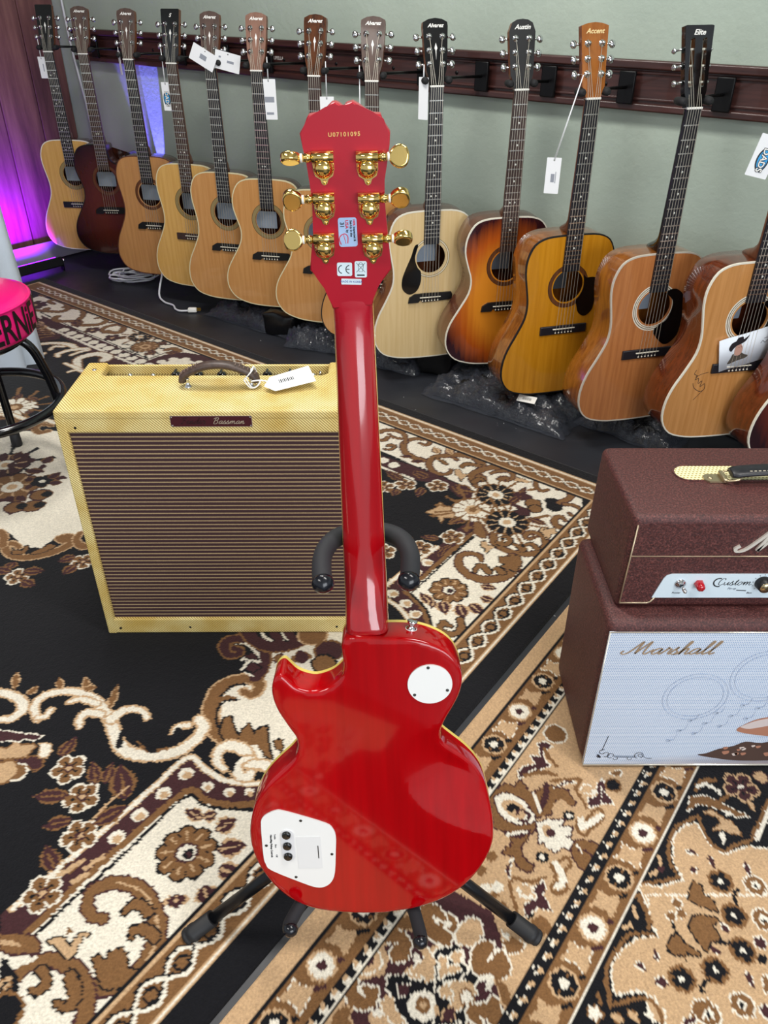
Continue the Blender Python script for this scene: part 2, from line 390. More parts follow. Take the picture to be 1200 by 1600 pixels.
# ================================================================ RUGS
# Both rugs are woven surfaces: a fine knot grid whose knots carry one of five yarn colours.
# Motifs are listed in floor millimetres: S stroke, P patch, F flower, L leaf, O dot.
RUG_A = [('P','W',[(248,1931),(238,1716),(57,1476),(100,1395),(101,1293),(122,1215),(170,1143),(340,1400),(508,1676),(586,1994),(467,2098),(-21,2368),(-349,2671),(-671,2907),(-1597,3629),(-1636,3558),(-1588,3432),(-1434,3274),(-909,2882),(-627,2660),(-81,2227),(39,2126)],None,4,0),
('P','W',[(-359,912),(-295,883),(-232,875),(-193,883),(-132,834),(-183,798),(-211,765),(-271,687),(-336,619),(-408,539),(-439,499),(-580,499),(-633,619),(-539,660),(-463,784)],None,4,0),
('P','M',[(-1421,3221),(-889,2803),(-818,2809),(-733,2845),(-631,2821),(-627,2660),(-849,2638)],None,4,0),
('P','M',[(-1500,3375),(-898,2870),(-888,2797),(-857,2750),(-1073,2920),(-1434,3236)],None,4,0),
('S','W',14,[(-1426,3229),(-1251,3085),(-1046,2913),(-896,2791),(-826,2716)],None,4,None),
('S','K',6,[(-1529,3423),(-1326,3236),(-1112,3058),(-908,2888)],None,4,None),
('S','M',62,[(-883,2857),(-811,2920),(-719,2894),(-619,2821)],None,4,None),
('S','K',6,[(-908,2888),(-846,2965),(-763,2991),(-649,2920)],None,4,None),
('O','W',(-1340,3196),22,None,4),
('O','W',(-1297,3158),22,None,4),
('O','W',(-1256,3124),22,None,4),
('O','W',(-1216,3092),22,None,4),
('O','W',(-1175,3059),22,None,4),
('O','W',(-1135,3024),22,None,4),
('O','W',(-1097,2996),22,None,4),
('O','W',(-1056,2962),22,None,4),
('O','W',(-1016,2929),22,None,4),
('O','W',(-977,2897),22,None,4),
('O','W',(-935,2865),22,None,4),
('O','W',(-896,2829),22,None,4),
('O','W',(-855,2863),17,None,4),
('O','W',(-815,2888),17,None,4),
('O','W',(-767,2888),17,None,4),
('O','W',(-711,2857),17,None,4),
('P','M',[(-20,2145),(46,2106),(140,2040),(217,1970),(257,1930),(247,1890),(212,1902),(174,1970),(106,1988),(38,2030),(-19,2080)],None,4,0),
('S','K',6,[(-20,2149),(46,2107),(140,2040),(217,1973),(259,1933)],None,4,None),
('S','W',9,[(-19,2080),(38,2034),(85,2000)],None,4,None),
('O','W',(-3,2109),17,None,4),
('O','W',(29,2080),17,'T',0),
('P','M',[(244,1794),(233,1734),(54,1483),(85,1438),(101,1392),(106,1352),(77,1352),(64,1389),(35,1438),(3,1477),(8,1501),(58,1559),(106,1616),(200,1748)],None,4,0),
('S','B',12,[(238,1729),(176,1648),(111,1559),(52,1481)],None,4,None),
('S','K',5,[(242,1714),(180,1634),(116,1546),(64,1475)],None,4,None),
('S','B',12,[(52,1481),(78,1445),(92,1415),(100,1367)],None,4,None),
('S','K',7,[(64,1475),(88,1438),(101,1407),(109,1363)],None,4,None),
('S','W',10,[(6,1505),(31,1538),(61,1572),(92,1612),(138,1662)],'T',3,None),
('S','W',9,[(9,1451),(30,1430),(49,1400),(63,1363)],'T',3,None),
('O','W',(110,1596),15,None,4),
('O','T',(114,1594),9,None,4),
('O','W',(79,1557),15,None,4),
('O','T',(83,1555),9,None,4),
('O','W',(51,1515),15,None,4),
('O','T',(54,1513),9,None,4),
('O','W',(20,1475),15,None,4),
('O','T',(24,1473),9,None,4),
('O','W',(51,1439),15,None,4),
('O','T',(55,1438),9,None,4),
('O','W',(72,1400),15,None,4),
('O','T',(75,1399),9,None,4),
('P','M',[(-370,992),(-320,957),(-269,937),(-211,934),(-154,954),(-148,883),(-204,883),(-259,883),(-309,896),(-357,915),(-437,819),(-505,728),(-541,667),(-587,647),(-603,687),(-562,741),(-470,857)],None,4,0),
('S','W',9,[(-587,698),(-546,754),(-470,857),(-419,926),(-370,993),(-336,968),(-300,945),(-257,933),(-220,937),(-177,951)],'T',3,None),
('S','B',13,[(-567,647),(-542,669),(-505,728),(-437,819),(-360,916),(-319,899),(-283,889),(-228,891),(-183,899)],None,4,None),
('S','K',6,[(-537,654),(-496,715),(-428,805),(-358,905),(-319,887),(-281,880),(-227,880)],None,4,None),
('O','W',(-366,955),14,None,4),
('O','T',(-363,952),8.4,None,4),
('O','W',(-398,912),14,None,4),
('O','T',(-396,909),8.4,None,4),
('O','W',(-430,868),14,None,4),
('O','T',(-427,865),8.4,None,4),
('O','W',(-458,824),14,None,4),
('O','T',(-456,821),8.4,None,4),
('O','W',(-321,927),11,None,4),
('O','T',(-319,924),6.6,None,4),
('O','W',(-280,915),10,None,4),
('O','T',(-278,911),6.0,None,4),
('O','W',(-243,915),9,None,4),
('O','T',(-241,911),5.3999999999999995,None,4),
('F',(-332,795),54,9,'B','K','W',20,1),
('F',(156,1487),50,9,'B','K','W',20,1),
('L','M',[(-292,837),(-258,859)],26,'T','T'),
('L','M',[(-281,800),(-235,810)],30,'T','T'),
('L','M',[(-275,768),(-234,754)],26,'T','T'),
('L','M',[(-293,736),(-277,706)],30,'T','T'),
('L','M',[(-333,723),(-330,698)],30,'T','T'),
('L','M',[(-318,859),(-351,880)],20,'T','T'),
('L','M',[(-318,859),(-293,872)],20,'T','T'),
('L','M',[(136,1449),(143,1400)],28,'T','T'),
('L','M',[(176,1438),(184,1385)],28,'T','T'),
('L','M',[(201,1438),(229,1400)],28,'T','T'),
('L','M',[(233,1505),(271,1493)],22,'T','T'),
('L','M',[(228,1461),(264,1445)],22,'T','T'),
('L','M',[(115,1434),(87,1477)],22,'T','T'),
('L','M',[(119,1449),(110,1422)],20,'T','T'),
('S','B',[9,11,12,14,15,16,16,16],[(152,1358),(143,1367),(137,1374),(127,1356),(139,1335),(160,1335),(175,1354),(174,1381)],'K',4,None),
('S','B',[15,17,18,20,22,24,25,27,27,27,27,27],[(-439,681),(-458,686),(-472,708),(-466,731),(-435,742),(-393,729),(-363,696),(-349,661),(-351,627),(-363,601),(-388,586),(-415,580)],'M',4,'T'),
('P','B',[(-439,621),(-429,626),(-415,618),(-415,631),(-408,633),(-398,637),(-389,629),(-382,608),(-363,601),(-386,579),(-411,577),(-421,594)],'K',4,0),
('S','B',[8,12,16,16],[(-409,690),(-404,702),(-389,705),(-370,692)],'K',4,None),
('S','B',[8,13,18,18],[(-387,653),(-386,664),(-371,665),(-353,653)],'K',4,None),
('S','B',[15,17,18,20,21,23,24,24,24,24],[(-538,594),(-533,608),(-518,617),(-500,619),(-477,613),(-455,601),(-439,584),(-429,565),(-425,546),(-424,523)],'M',4,None),
('S','B',[8,10,13,14,14],[(-515,578),(-504,573),(-496,579),(-497,591),(-510,604)],'K',4,None),
('S','B',[8,12,16,18,18],[(-470,559),(-458,553),(-447,559),(-449,575),(-462,594)],'K',4,None),
('P','T',[(-514,649),(-508,652),(-499,653),(-487,649),(-480,639),(-476,639),(-473,651),(-467,660),(-452,657),(-463,651),(-465,637),(-468,623),(-476,621),(-487,628),(-497,637),(-509,644)],'K',4,0),
('P','B',[(-490,671),(-480,660),(-482,657),(-489,657)],None,0,0),
('P','B',[(-591,657),(-568,658),(-549,657),(-530,649),(-522,639),(-521,630),(-544,630),(-561,626),(-582,635)],'M',5,0),
('P','T',[(-587,648),(-566,649),(-552,640),(-584,640)],None,0,0),
('P','W',[(-561,601),(-559,621),(-522,626),(-520,621),(-543,608),(-556,601)],None,0,0),
('P','K',[(-576,621),(-566,621),(-555,608),(-541,597),(-537,591),(-527,570),(-529,554),(-550,555)],None,0,0),
('L','T',[(-557,573),(-551,597)],16,'B','K'),
('O','K',(-541,545),24,'B',6),
('P','W',[(-531,591),(-513,591),(-506,581),(-520,578),(-524,562),(-532,578)],None,0,0),
('F',(-587,966),31,5,'B','W','T',18,0),
('F',(-543,904),31,5,'B','W','T',18,0),
('F',(-522,827),31,5,'B','W','T',18,0),
('F',(-549,723),31,5,'B','W','T',18,0),
('F',(94,1659),31,5,'B','W','T',50,0),
('F',(180,1707),31,5,'B','W','T',50,0),
('F',(0,1643),31,5,'B','W','T',50,0),
('F',(63,1970),31,5,'B','W','T',50,0),
('F',(155,1962),31,5,'B','W','T',50,0),
('F',(0,1956),31,5,'B','W','T',50,0),
('L','M',[(-612,993),(-598,1040)],22,'B','B'),
('L','M',[(-566,908),(-632,906)],24,'B','B'),
('L','M',[(-545,859),(-593,844)],22,'B','B'),
('L','M',[(-543,763),(-573,807)],24,'B','B'),
('L','M',[(-525,930),(-547,982)],20,'B','B'),
('L','M',[(-510,933),(-509,979)],20,'B','B'),
('L','M',[(-464,899),(-493,975)],36,'B','B'),
('L','M',[(-506,849),(-456,886)],26,'B','B'),
('L','M',[(-533,757),(-503,784)],16,'B','B'),
('L','M',[(146,1700),(98,1709)],20,'B','B'),
('L','M',[(75,1685),(48,1719)],18,'B','B'),
('L','M',[(178,1676),(136,1621)],16,'B','B'),
('L','M',[(233,1804),(173,1769)],26,'B','B'),
('L','M',[(37,1947),(27,1910)],22,'B','B'),
('L','M',[(111,1953),(95,1904)],24,'B','B'),
('L','M',[(132,2006),(83,2043)],26,'B','B'),
('L','M',[(56,1988),(6,2049)],26,'B','B'),
('L','M',[(250,1924),(198,1965)],40,'B','B'),
('S','T',5,[(-511,857),(-492,890),(-466,928)],None,4,None),
('S','T',10,[(-532,754),(-514,771),(-502,782)],None,4,None),
('S','T',10,[(-505,743),(-487,757)],None,4,None),
('S','T',9,[(-494,767),(-472,788)],None,4,None),
('P','T',[(115,1825),(148,1847),(159,1874),(166,1852),(193,1847),(205,1820),(192,1799),(163,1799),(156,1776),(146,1810)],'B',4,0),
('S','B',8,[(141,1825),(189,1831)],None,4,None),
('F',(245,1836),56,12,'W','B','T',0,2),
('F',(319,1913),56,12,'K','B','W',0,2),
('F',(333,1776),58,12,'K','B','W',0,2),
('P','B',[(243,1779),(259,1774),(270,1734),(269,1704),(253,1704),(238,1724)],'M',4,0),
('P','M',[(368,1918),(407,1953),(408,1918),(424,1907),(408,1879),(385,1885),(368,1896)],None,0,0),
('S','M',16,[(364,1863),(379,1841),(370,1820)],None,4,None),
('P','M',[(362,1831),(388,1847),(407,1836),(397,1804),(371,1810)],'K',3,0),
('L','M',[(390,1799),(439,1763)],22,'B','B'),
('L','M',[(353,1868),(388,1907)],22,'B','B'),
('O','K',(471,1879),20,None,4),
('O','K',(475,1852),24,None,4),
('O','B',(418,1868),22,'K',4),
('O','B',(420,1841),18,'K',4),
('L','M',[(387,1924),(410,1953)],12,'B','B'),
('S','B',[9,10,12,13,15,16,18,19,20,20,20,20,20],[(390,1704),(379,1697),(371,1712),(385,1728),(407,1724),(421,1700),(418,1666),(397,1641),(365,1632),(331,1639),(304,1657),(288,1683),(289,1716)],'M',4,None),
('S','B',[8,10,13,14,14],[(311,1704),(326,1709),(329,1690),(316,1673),(297,1681)],'K',4,None),
('S','B',[8,14,16],[(336,1676),(348,1666),(357,1650)],'K',4,None),
('S','B',[8,14,16],[(366,1673),(383,1676),(394,1657)],'K',4,None),
('S','B',[12,14,16,18,19,21,23,25,26,26,26,26,26],[(246,1607),(241,1627),(216,1636),(194,1623),(187,1596),(195,1566),(213,1542),(240,1529),(272,1530),(299,1542),(322,1568),(333,1598),(328,1621)],'M',4,None),
('P','B',[(293,1621),(318,1623),(345,1627),(347,1598),(328,1559),(303,1572),(291,1581),(305,1589),(290,1598)],'K',4,0),
('S','B',[8,13,18,18],[(225,1559),(232,1576),(246,1583),(259,1559)],'K',4,None),
('S','B',[8,16,18],[(276,1568),(284,1572),(293,1555)],'K',4,None),
('P','T',[(253,1685),(265,1688),(271,1669),(290,1664),(272,1652),(262,1634),(259,1657),(251,1664)],'K',4,0),
('P','T',[(420,1748),(432,1751),(437,1731),(456,1726),(437,1714),(425,1695),(423,1719),(416,1726)],'K',4,0),
('P','T',[(253,1685),(265,1688),(271,1669),(290,1664),(272,1652),(262,1634),(259,1657),(251,1664)],'K',4,0),
('P','T',[(214,2052),(227,2055),(234,2030),(256,2024),(236,2009),(225,1985),(221,2015),(212,2024)],'K',4,0),
('P','T',[(415,1738),(457,1748),(457,1724),(440,1719),(434,1700),(423,1714)],'K',4,0),
('P','T',[(384,2012),(411,2000),(430,1982),(417,1979),(381,1991)],'K',4,0),
('S','B',[10,11,13,14,16,17,18,18,18,18],[(470,1941),(453,1933),(441,1956),(445,1982),(470,1997),(504,1994),(528,1973),(538,1936),(527,1899),(494,1874)],'M',4,None),
('S','B',[8,10,10],[(481,1970),(500,1976),(523,1965)],'M',4,None),
('S','B',[8,10,10],[(500,1941),(520,1947),(528,1924)],'M',4,None),
('S','B',[10,13,15,18,18,18],[(492,1784),(484,1802),(466,1794),(462,1763),(485,1746),(522,1746)],'M',4,None),
('S','B',[8,13,14],[(545,1831),(535,1855),(505,1866)],'M',4,None),
('S','B',[8,11,12],[(509,1820),(519,1804),(540,1804)],'M',4,None),
('S','B',[8,10],[(510,1786),(530,1774)],'M',4,None),
('S','B',[9,11,13,14,14],[(339,2006),(353,1991),(373,2000),(383,2024),(372,2043)],'M',4,None),
('S','B',[9,11,13,14,14],[(284,1988),(298,2006),(284,2018),(271,2012),(264,1970)],'M',4,None),
('S','B',[10,12,14,17,19,21,23,24,24,24,24],[(201,2052),(193,2030),(168,2027),(144,2049),(137,2093),(154,2127),(191,2139),(237,2142),(275,2126),(295,2093),(297,2065)],'M',4,None),
('S','B',[8,11,12],[(160,2119),(176,2106),(187,2087)],'K',4,None),
('S','B',[8,12],[(210,2126),(222,2113)],'M',4,None),
('S','B',[12,15,18,18],[(234,2068),(239,2080),(259,2087),(290,2074)],'K',4,None),
('S','B',[10,12,14,16,18,20,20,20,20],[(115,2217),(134,2203),(146,2231),(119,2245),(85,2241),(62,2213),(65,2165),(89,2129),(120,2109)],'M',4,None),
('S','B',[12,14,17,18,18],[(68,2220),(67,2270),(45,2299),(7,2305),(-14,2292)],'M',4,None),
('S','B',[8,11,12],[(17,2277),(31,2256),(55,2249)],'M',4,None),
('S','B',[12,16,20,24,24,24],[(271,1953),(259,1982),(261,2024),(291,2052),(327,2067),(364,2055)],'M',4,None),
('S','B',[8,16,18],[(293,1988),(282,2000),(262,1982)],'K',4,None),
('S','B',[8,14,16],[(317,2030),(337,2043),(364,2049)],'M',4,None),
('S','B',[16,20],[(339,2000),(358,2006)],'M',4,None),
('S','B',[10,13,14],[(-14,2241),(0,2234),(12,2256)],'M',4,None),
('S','B',[9,10,11,12,12],[(3,2179),(20,2176),(35,2193),(27,2206),(13,2200)],'K',4,None),
('L','M',[(120,2106),(81,2100)],18,'B',None),
('L','M',[(89,2132),(49,2135)],16,'B',None),
('L','T',[(170,2149),(156,2193)],24,'M','B'),
('L','T',[(211,2145),(197,2189)],24,'M','B'),
('S','B',[16,19,21,24,26,26,26],[(-1493,3517),(-1523,3544),(-1517,3571),(-1459,3544),(-1411,3473),(-1423,3418),(-1495,3421)],'M',4,None),
('S','B',[16,18,20,22,24,26,26,26,26],[(-1436,3473),(-1391,3464),(-1340,3435),(-1314,3371),(-1322,3306),(-1360,3298),(-1400,3298),(-1427,3330),(-1419,3354)],'M',4,None),
('S','B',[16,19,22,26,26,26],[(-1245,3335),(-1225,3346),(-1193,3306),(-1212,3261),(-1271,3250),(-1312,3255)],'M',4,None),
('S','B',[16,18,21,23,25,26,26,26],[(-1160,3163),(-1181,3196),(-1170,3234),(-1131,3258),(-1099,3234),(-1097,3173),(-1127,3163),(-1154,3181)],'M',4,None),
('S','B',[16,19,22,26,26,26],[(-1595,3636),(-1552,3617),(-1546,3654),(-1597,3712),(-1662,3751),(-1687,3731)],'M',4,None),
('S','B',[16,21,26,26],[(-1603,3490),(-1554,3438),(-1510,3430),(-1501,3456)],'M',4,None),
('S','B',[16,24,26],[(-1166,3282),(-1140,3290),(-1093,3242)],'M',4,None),
('F',(-999,3121),50,10,'K','B','W',0,2),
('F',(-954,3014),56,12,'B','K','T',0,2),
('F',(-1111,3107),34,5,'M','K','T',0,3),
('F',(-1218,3193),34,5,'M','B','T',0,3),
('F',(-1576,3499),60,8,'M','K','T',0,3),
('L','M',[(-1327,3322),(-1291,3227)],40,'B','B'),
('L','M',[(-1284,3258),(-1346,3290)],26,'B','B'),
('L','M',[(-927,2980),(-899,2926)],24,'B','B'),
('L','M',[(-1057,3107),(-1082,3121)],22,'B','B'),
('L','M',[(-905,3063),(-877,3035)],30,'B','B'),
('L','M',[(-916,2953),(-935,2926)],22,'B','B'),
('L','T',[(-1301,3404),(-1261,3388)],16,'B',None),
('S','B',[20,25,26],[(-864,2980),(-835,2993),(-808,2966)],'M',4,None),
('L','M',[(-855,2939),(-814,2966)],24,'B','B'),
('P','M',[(-1547,3354),(-1466,3322),(-1420,3274),(-1421,3219),(-1334,3136),(-1325,3092),(-1377,3071),(-1425,3071),(-1477,3181)],None,0,0),
('S','T',7,[(-1523,3322),(-1491,3314)],None,4,None),
('S','T',7,[(-1508,3299),(-1476,3293),(-1451,3269)],None,4,None),
('S','T',7,[(-1493,3277),(-1461,3272)],None,4,None),
('S','T',7,[(-1478,3255),(-1445,3252),(-1422,3228)],None,4,None),
('S','T',7,[(-1463,3233),(-1430,3231)],None,4,None),
('S','T',7,[(-1449,3211),(-1415,3211),(-1393,3188)],None,4,None),
('S','T',7,[(-1435,3190),(-1401,3191)],None,4,None),
('S','T',7,[(-1420,3169),(-1386,3172),(-1365,3149)],None,4,None),
('S','T',7,[(-1406,3148),(-1371,3152)],None,4,None),
('S','B',10,[(-1494,3242),(-1457,3234),(-1415,3211)],None,4,None),
('S','B',10,[(-1475,3205),(-1442,3204),(-1402,3190)],None,4,None),
('S','B',10,[(-1456,3169),(-1426,3173),(-1389,3169)],None,4,None),
('S','B',10,[(-1437,3133),(-1411,3143),(-1376,3148)],None,4,None),
('S','B',10,[(-1419,3098),(-1396,3114),(-1364,3127)],None,4,None),
('S','W',[14,17,20,22,22,20],[(-1387,2980),(-1394,3028),(-1353,3049),(-1293,3046),(-1247,3021),(-1223,2980)],'T',6,None),
('S','W',[10,13,13],[(-1323,2980),(-1319,3014),(-1282,3014)],'T',6,None),
('S','W',[13,16,19,20,19],[(-1269,2913),(-1278,2939),(-1256,2966),(-1220,2987),(-1180,2993)],'T',6,None),
('S','W',[10,14,14],[(-1221,2926),(-1204,2953),(-1170,2980)],'T',6,None),
('S','W',[26,29,32,36,36,36],[(-1158,2810),(-1183,2887),(-1154,2926),(-1116,2939),(-1074,2913),(-1078,2880)],'B',9,None),
('S','W',[10,18,19],[(-1219,2848),(-1169,2810),(-1127,2773)],'T',6,None),
('S','W',[8,11,12],[(-1180,2767),(-1156,2786),(-1127,2773)],'T',6,None),
('S','W',[8,11,12],[(-1367,2926),(-1339,2919),(-1335,2946)],'T',6,None),
('P','W',[(-1421,2289),(-1244,2289),(-1169,2298),(-1054,2298),(-844,2122),(-514,1920),(-488,1782),(-664,1750),(-804,1731),(-816,1700),(-861,1707),(-886,1658),(-931,1664),(-999,1731),(-1026,1744),(-1138,1750)],None,0,0),
('F',(-1268,2471),72,12,'W','B','B',0,2),
('L','M',[(-1289,2530),(-1283,2579)],26,'B','B'),
('L','M',[(-1250,2541),(-1208,2530)],26,'B','B'),
('L','M',[(-1220,2435),(-1188,2435)],24,'B','B'),
('L','W',[(-1185,2466),(-1211,2487)],18,'M',None),
('S','B',[14,17,20,22,22],[(-1093,2336),(-1132,2346),(-1140,2317),(-1117,2289),(-1093,2298)],'T',4,None),
('S','B',[14,19,24,24],[(-1283,2385),(-1246,2385),(-1176,2317),(-1156,2336)],'M',4,None),
('S','W',[11,15,16],[(-1295,2415),(-1253,2415),(-1206,2385)],'T',6,None),
('S','W',[10,14,14],[(-1148,2365),(-1125,2375),(-1091,2356)],'T',6,None),
('F',(-1144,2081),70,9,'M','K','W',0,2),
('F',(-1076,1956),74,8,'B','M','W',0,2),
('F',(-1000,1987),36,5,'K','B','W',0,3),
('L','M',[(-1132,2113),(-1127,2164)],24,'B',None),
('L','M',[(-1115,2122),(-1098,2155)],22,'M',None),
('L','M',[(-1088,2105),(-1062,2113)],22,'M',None),
('L','M',[(-1075,2049),(-1011,2041)],24,'B',None),
('L','M',[(-1032,2089),(-1024,2134)],30,'B',None),
('L','M',[(-989,2002),(-961,2037)],24,'B',None),
('L','M',[(-977,1979),(-938,1979)],24,'B',None),
('L','M',[(-1054,1994),(-1029,2002)],20,'M',None),
('L','M',[(-1040,1956),(-1017,1956)],18,'M',None),
('L','M',[(-1044,1905),(-1009,1884)],26,'B',None),
('L','M',[(-1068,1905),(-1049,1877)],22,'M',None),
('L','M',[(-1177,2122),(-1174,2155)],22,'M',None),
('L','M',[(-1085,1891),(-1072,1877)],20,'M',None),
('O','B',(-979,1913),26,'M',6),
('O','K',(-962,1918),16,'B',3),
('O','B',(-980,1856),26,'M',6),
('O','K',(-963,1862),16,'B',3),
('O','B',(-1027,1849),26,'M',6),
('O','K',(-1010,1855),16,'B',3),
('S','B',[14,15,17,18,20,21,23,24,24,24,24,24],[(-944,1661),(-957,1673),(-975,1679),(-978,1658),(-952,1629),(-910,1618),(-869,1629),(-835,1652),(-816,1679),(-828,1707),(-851,1703),(-838,1691)],'T',5,None),
('S','B',[8,14,16],[(-924,1664),(-925,1641),(-946,1641)],'K',4,None),
('S','B',[8,19,22],[(-899,1635),(-879,1647),(-864,1664)],'K',4,None),
('S','B',[16,19,20],[(-1022,1734),(-1003,1713),(-989,1670)],'T',4,None),
('S','B',[14,18,22,22],[(-806,1725),(-807,1694),(-779,1664),(-758,1676)],'T',4,None),
('F',(-759,1601),30,5,'B','W','T',0,0),
('F',(-901,1540),30,5,'B','W','T',30,0),
('L','M',[(-784,1623),(-821,1601)],26,'B','B'),
('L','M',[(-773,1589),(-792,1548)],26,'B','B'),
('L','M',[(-896,1562),(-845,1562)],26,'B','B'),
('L','M',[(-885,1524),(-847,1503)],26,'B','B'),
('L','M',[(-924,1556),(-971,1573)],26,'B','B'),
('L','M',[(-937,1573),(-931,1601)],26,'B','B'),
('P','W',[(-282,1337),(-232,1337),(-89,1356),(5,1267),(32,1109),(-22,1005),(-126,973),(-214,976),(-245,973),(-254,1022),(-303,1028),(-333,1045),(-350,1080),(-355,1123),(-348,1165),(-329,1189),(-299,1197),(-262,1185),(-248,1213),(-252,1267),(-265,1302)],None,0,0),
('S','B',[14,16,19,21,23,26,28,30,30,30,30,30],[(-290,1161),(-272,1150),(-259,1165),(-262,1185),(-287,1196),(-318,1189),(-342,1167),(-349,1131),(-345,1091),(-332,1062),(-305,1038),(-273,1027)],'T',6,None),
('S','K',6,[(-284,1179),(-313,1177),(-333,1150)],None,4,None),
('S','K',6,[(-333,1150),(-334,1109),(-331,1076),(-313,1057)],None,4,None),
('S','B',14,[(-337,1135),(-324,1142),(-307,1140)],None,4,None),
('S','K',6,[(-333,1123),(-318,1135),(-298,1137)],None,4,None),
('P','B',[(-303,1028),(-320,1052),(-319,1087),(-307,1094),(-292,1059),(-282,1038),(-276,1061),(-267,1075),(-254,1049),(-246,1061),(-230,1068),(-223,1022),(-212,989),(-224,995),(-243,1022),(-256,1018),(-280,1015)],'K',6,0),
('P','B',[(-213,1032),(-197,1035),(-194,1005),(-208,1015)],'K',4,0),
('P','W',[(-254,1022),(-243,1022),(-223,986),(-245,973),(-260,1005)],None,0,0),
('S','M',[12,14,15,17,19,21,22,24,24,24,24,24],[(-330,1288),(-316,1282),(-319,1267),(-339,1269),(-353,1293),(-345,1313),(-317,1318),(-287,1305),(-265,1277),(-257,1246),(-263,1213),(-271,1199)],'B',6,None),
('P','W',[(-332,1297),(-303,1308),(-274,1275),(-264,1246),(-283,1233),(-305,1221),(-277,1209),(-276,1201),(-308,1221),(-294,1250),(-312,1250),(-297,1271),(-276,1267),(-308,1302)],None,0,0),
('P','M',[(-305,1262),(-286,1273),(-271,1254),(-289,1256)],'K',4,0),
('P','M',[(-294,1225),(-285,1246),(-262,1229),(-277,1213)],'K',4,0),
('S','M',30,[(-308,1342),(-282,1310),(-252,1294),(-215,1296),(-181,1317),(-170,1342)],'B',6,None),
('P','K',[(-293,1347),(-280,1324),(-254,1310),(-211,1308),(-182,1333),(-187,1356)],None,0,0),
('S','W',7,[(-276,1342),(-268,1324),(-251,1313)],None,4,None),
('S','W',7,[(-251,1342),(-243,1324),(-226,1313)],None,4,None),
('S','W',7,[(-229,1342),(-221,1324),(-205,1313)],None,4,None),
('S','W',7,[(-214,1342),(-206,1324),(-189,1313)],None,4,None),
('S','M',20,[(-248,1337),(-233,1315)],None,4,None),
('S','M',20,[(-217,1337),(-199,1315)],None,4,None),
('O','B',(-160,1331),30,'T',6),
('O','M',(-120,1280),30,'B',6),
('L','M',[(-174,1241),(-185,1280)],34,'B',None),
('L','B',[(-220,1254),(-239,1262)],24,'M',None),
('O','B',(-129,1241),24,'K',6),
('S','W',[8,12,16,20,22,21,18],[(-296,965),(-311,979),(-316,1005),(-302,1020),(-274,1015),(-256,995),(-252,986)],'T',6,None),
('S','W',[13,14,15,16,16,15],[(-249,989),(-270,986),(-275,970),(-267,951),(-254,947),(-248,957)],'T',6,None),
('S','W',[10,18,19],[(-255,973),(-243,978),(-219,973)],'T',6,None),
('P','K',[(-301,986),(-287,997),(-266,994),(-279,979),(-278,954),(-291,970)],None,0,0),
('S','W',[11,13,14,15,17,18,19,21,22,22,22,21,20,19,18],[(-688,1085),(-706,1119),(-696,1149),(-659,1161),(-615,1151),(-577,1126),(-543,1083),(-521,1043),(-496,1010),(-460,998),(-422,998),(-387,1010),(-364,1037),(-354,1068),(-368,1085)],'T',6,None),
('S','W',[21,14,10,11],[(-541,1086),(-523,1109),(-493,1111),(-472,1092)],'T',6,None),
('S','W',[8,12,14,14],[(-599,1068),(-604,1086),(-595,1103),(-565,1099)],'T',6,None),
('S','W',[8,11,12],[(-640,1132),(-617,1139),(-582,1126)],'T',6,None),
('S','W',[8,9,9],[(-690,1090),(-676,1093),(-670,1109)],'T',6,None),
('S','W',[11,14,17,17,16],[(-762,1085),(-739,1088),(-727,1112),(-747,1142),(-791,1158)],'T',6,None),
('S','W',[8,10,10],[(-410,1049),(-404,1068),(-385,1071)],'T',6,None),
('L','B',[(-671,1166),(-683,1198)],14,'T',None),
('L','B',[(-612,1158),(-629,1201)],14,'T',None),
('L','B',[(-553,1112),(-554,1179)],14,'T',None),
('L','B',[(-625,1166),(-594,1173)],14,'T',None),
('L','B',[(-764,1166),(-779,1216)],14,'T',None),
('L','B',[(-732,1149),(-719,1177)],14,'T',None),
('S','B',8,[(-473,1031),(-448,1007),(-416,1013)],None,4,None),
('S','K',12,[(-508,1019),(-508,1055),(-489,1093),(-476,1043),(-438,1007)],None,4,None),
('S','K',10,[(-436,1037),(-408,1043),(-403,1061)],None,4,None),
('P','T',[(-754,1013),(-717,1013),(-710,1033),(-697,1020),(-672,1023),(-668,1018),(-678,995),(-703,988),(-743,988)],'B',5,0),
('P','M',[(-742,985),(-683,988),(-666,995),(-643,989),(-640,973),(-648,962),(-663,973),(-736,971)],'B',6,0),
('P','W',[(-660,1024),(-643,1024),(-634,1010),(-637,993),(-654,996),(-654,1013)],'T',5,0),
('O','B',(-681,959),17,'W',5),
('O','T',(-706,959),24,'B',5),
('P','M',[(-764,1059),(-729,1054),(-700,1049),(-663,1044),(-673,1033),(-696,1038),(-703,1031),(-721,1033),(-752,1028)],'W',4,0)]
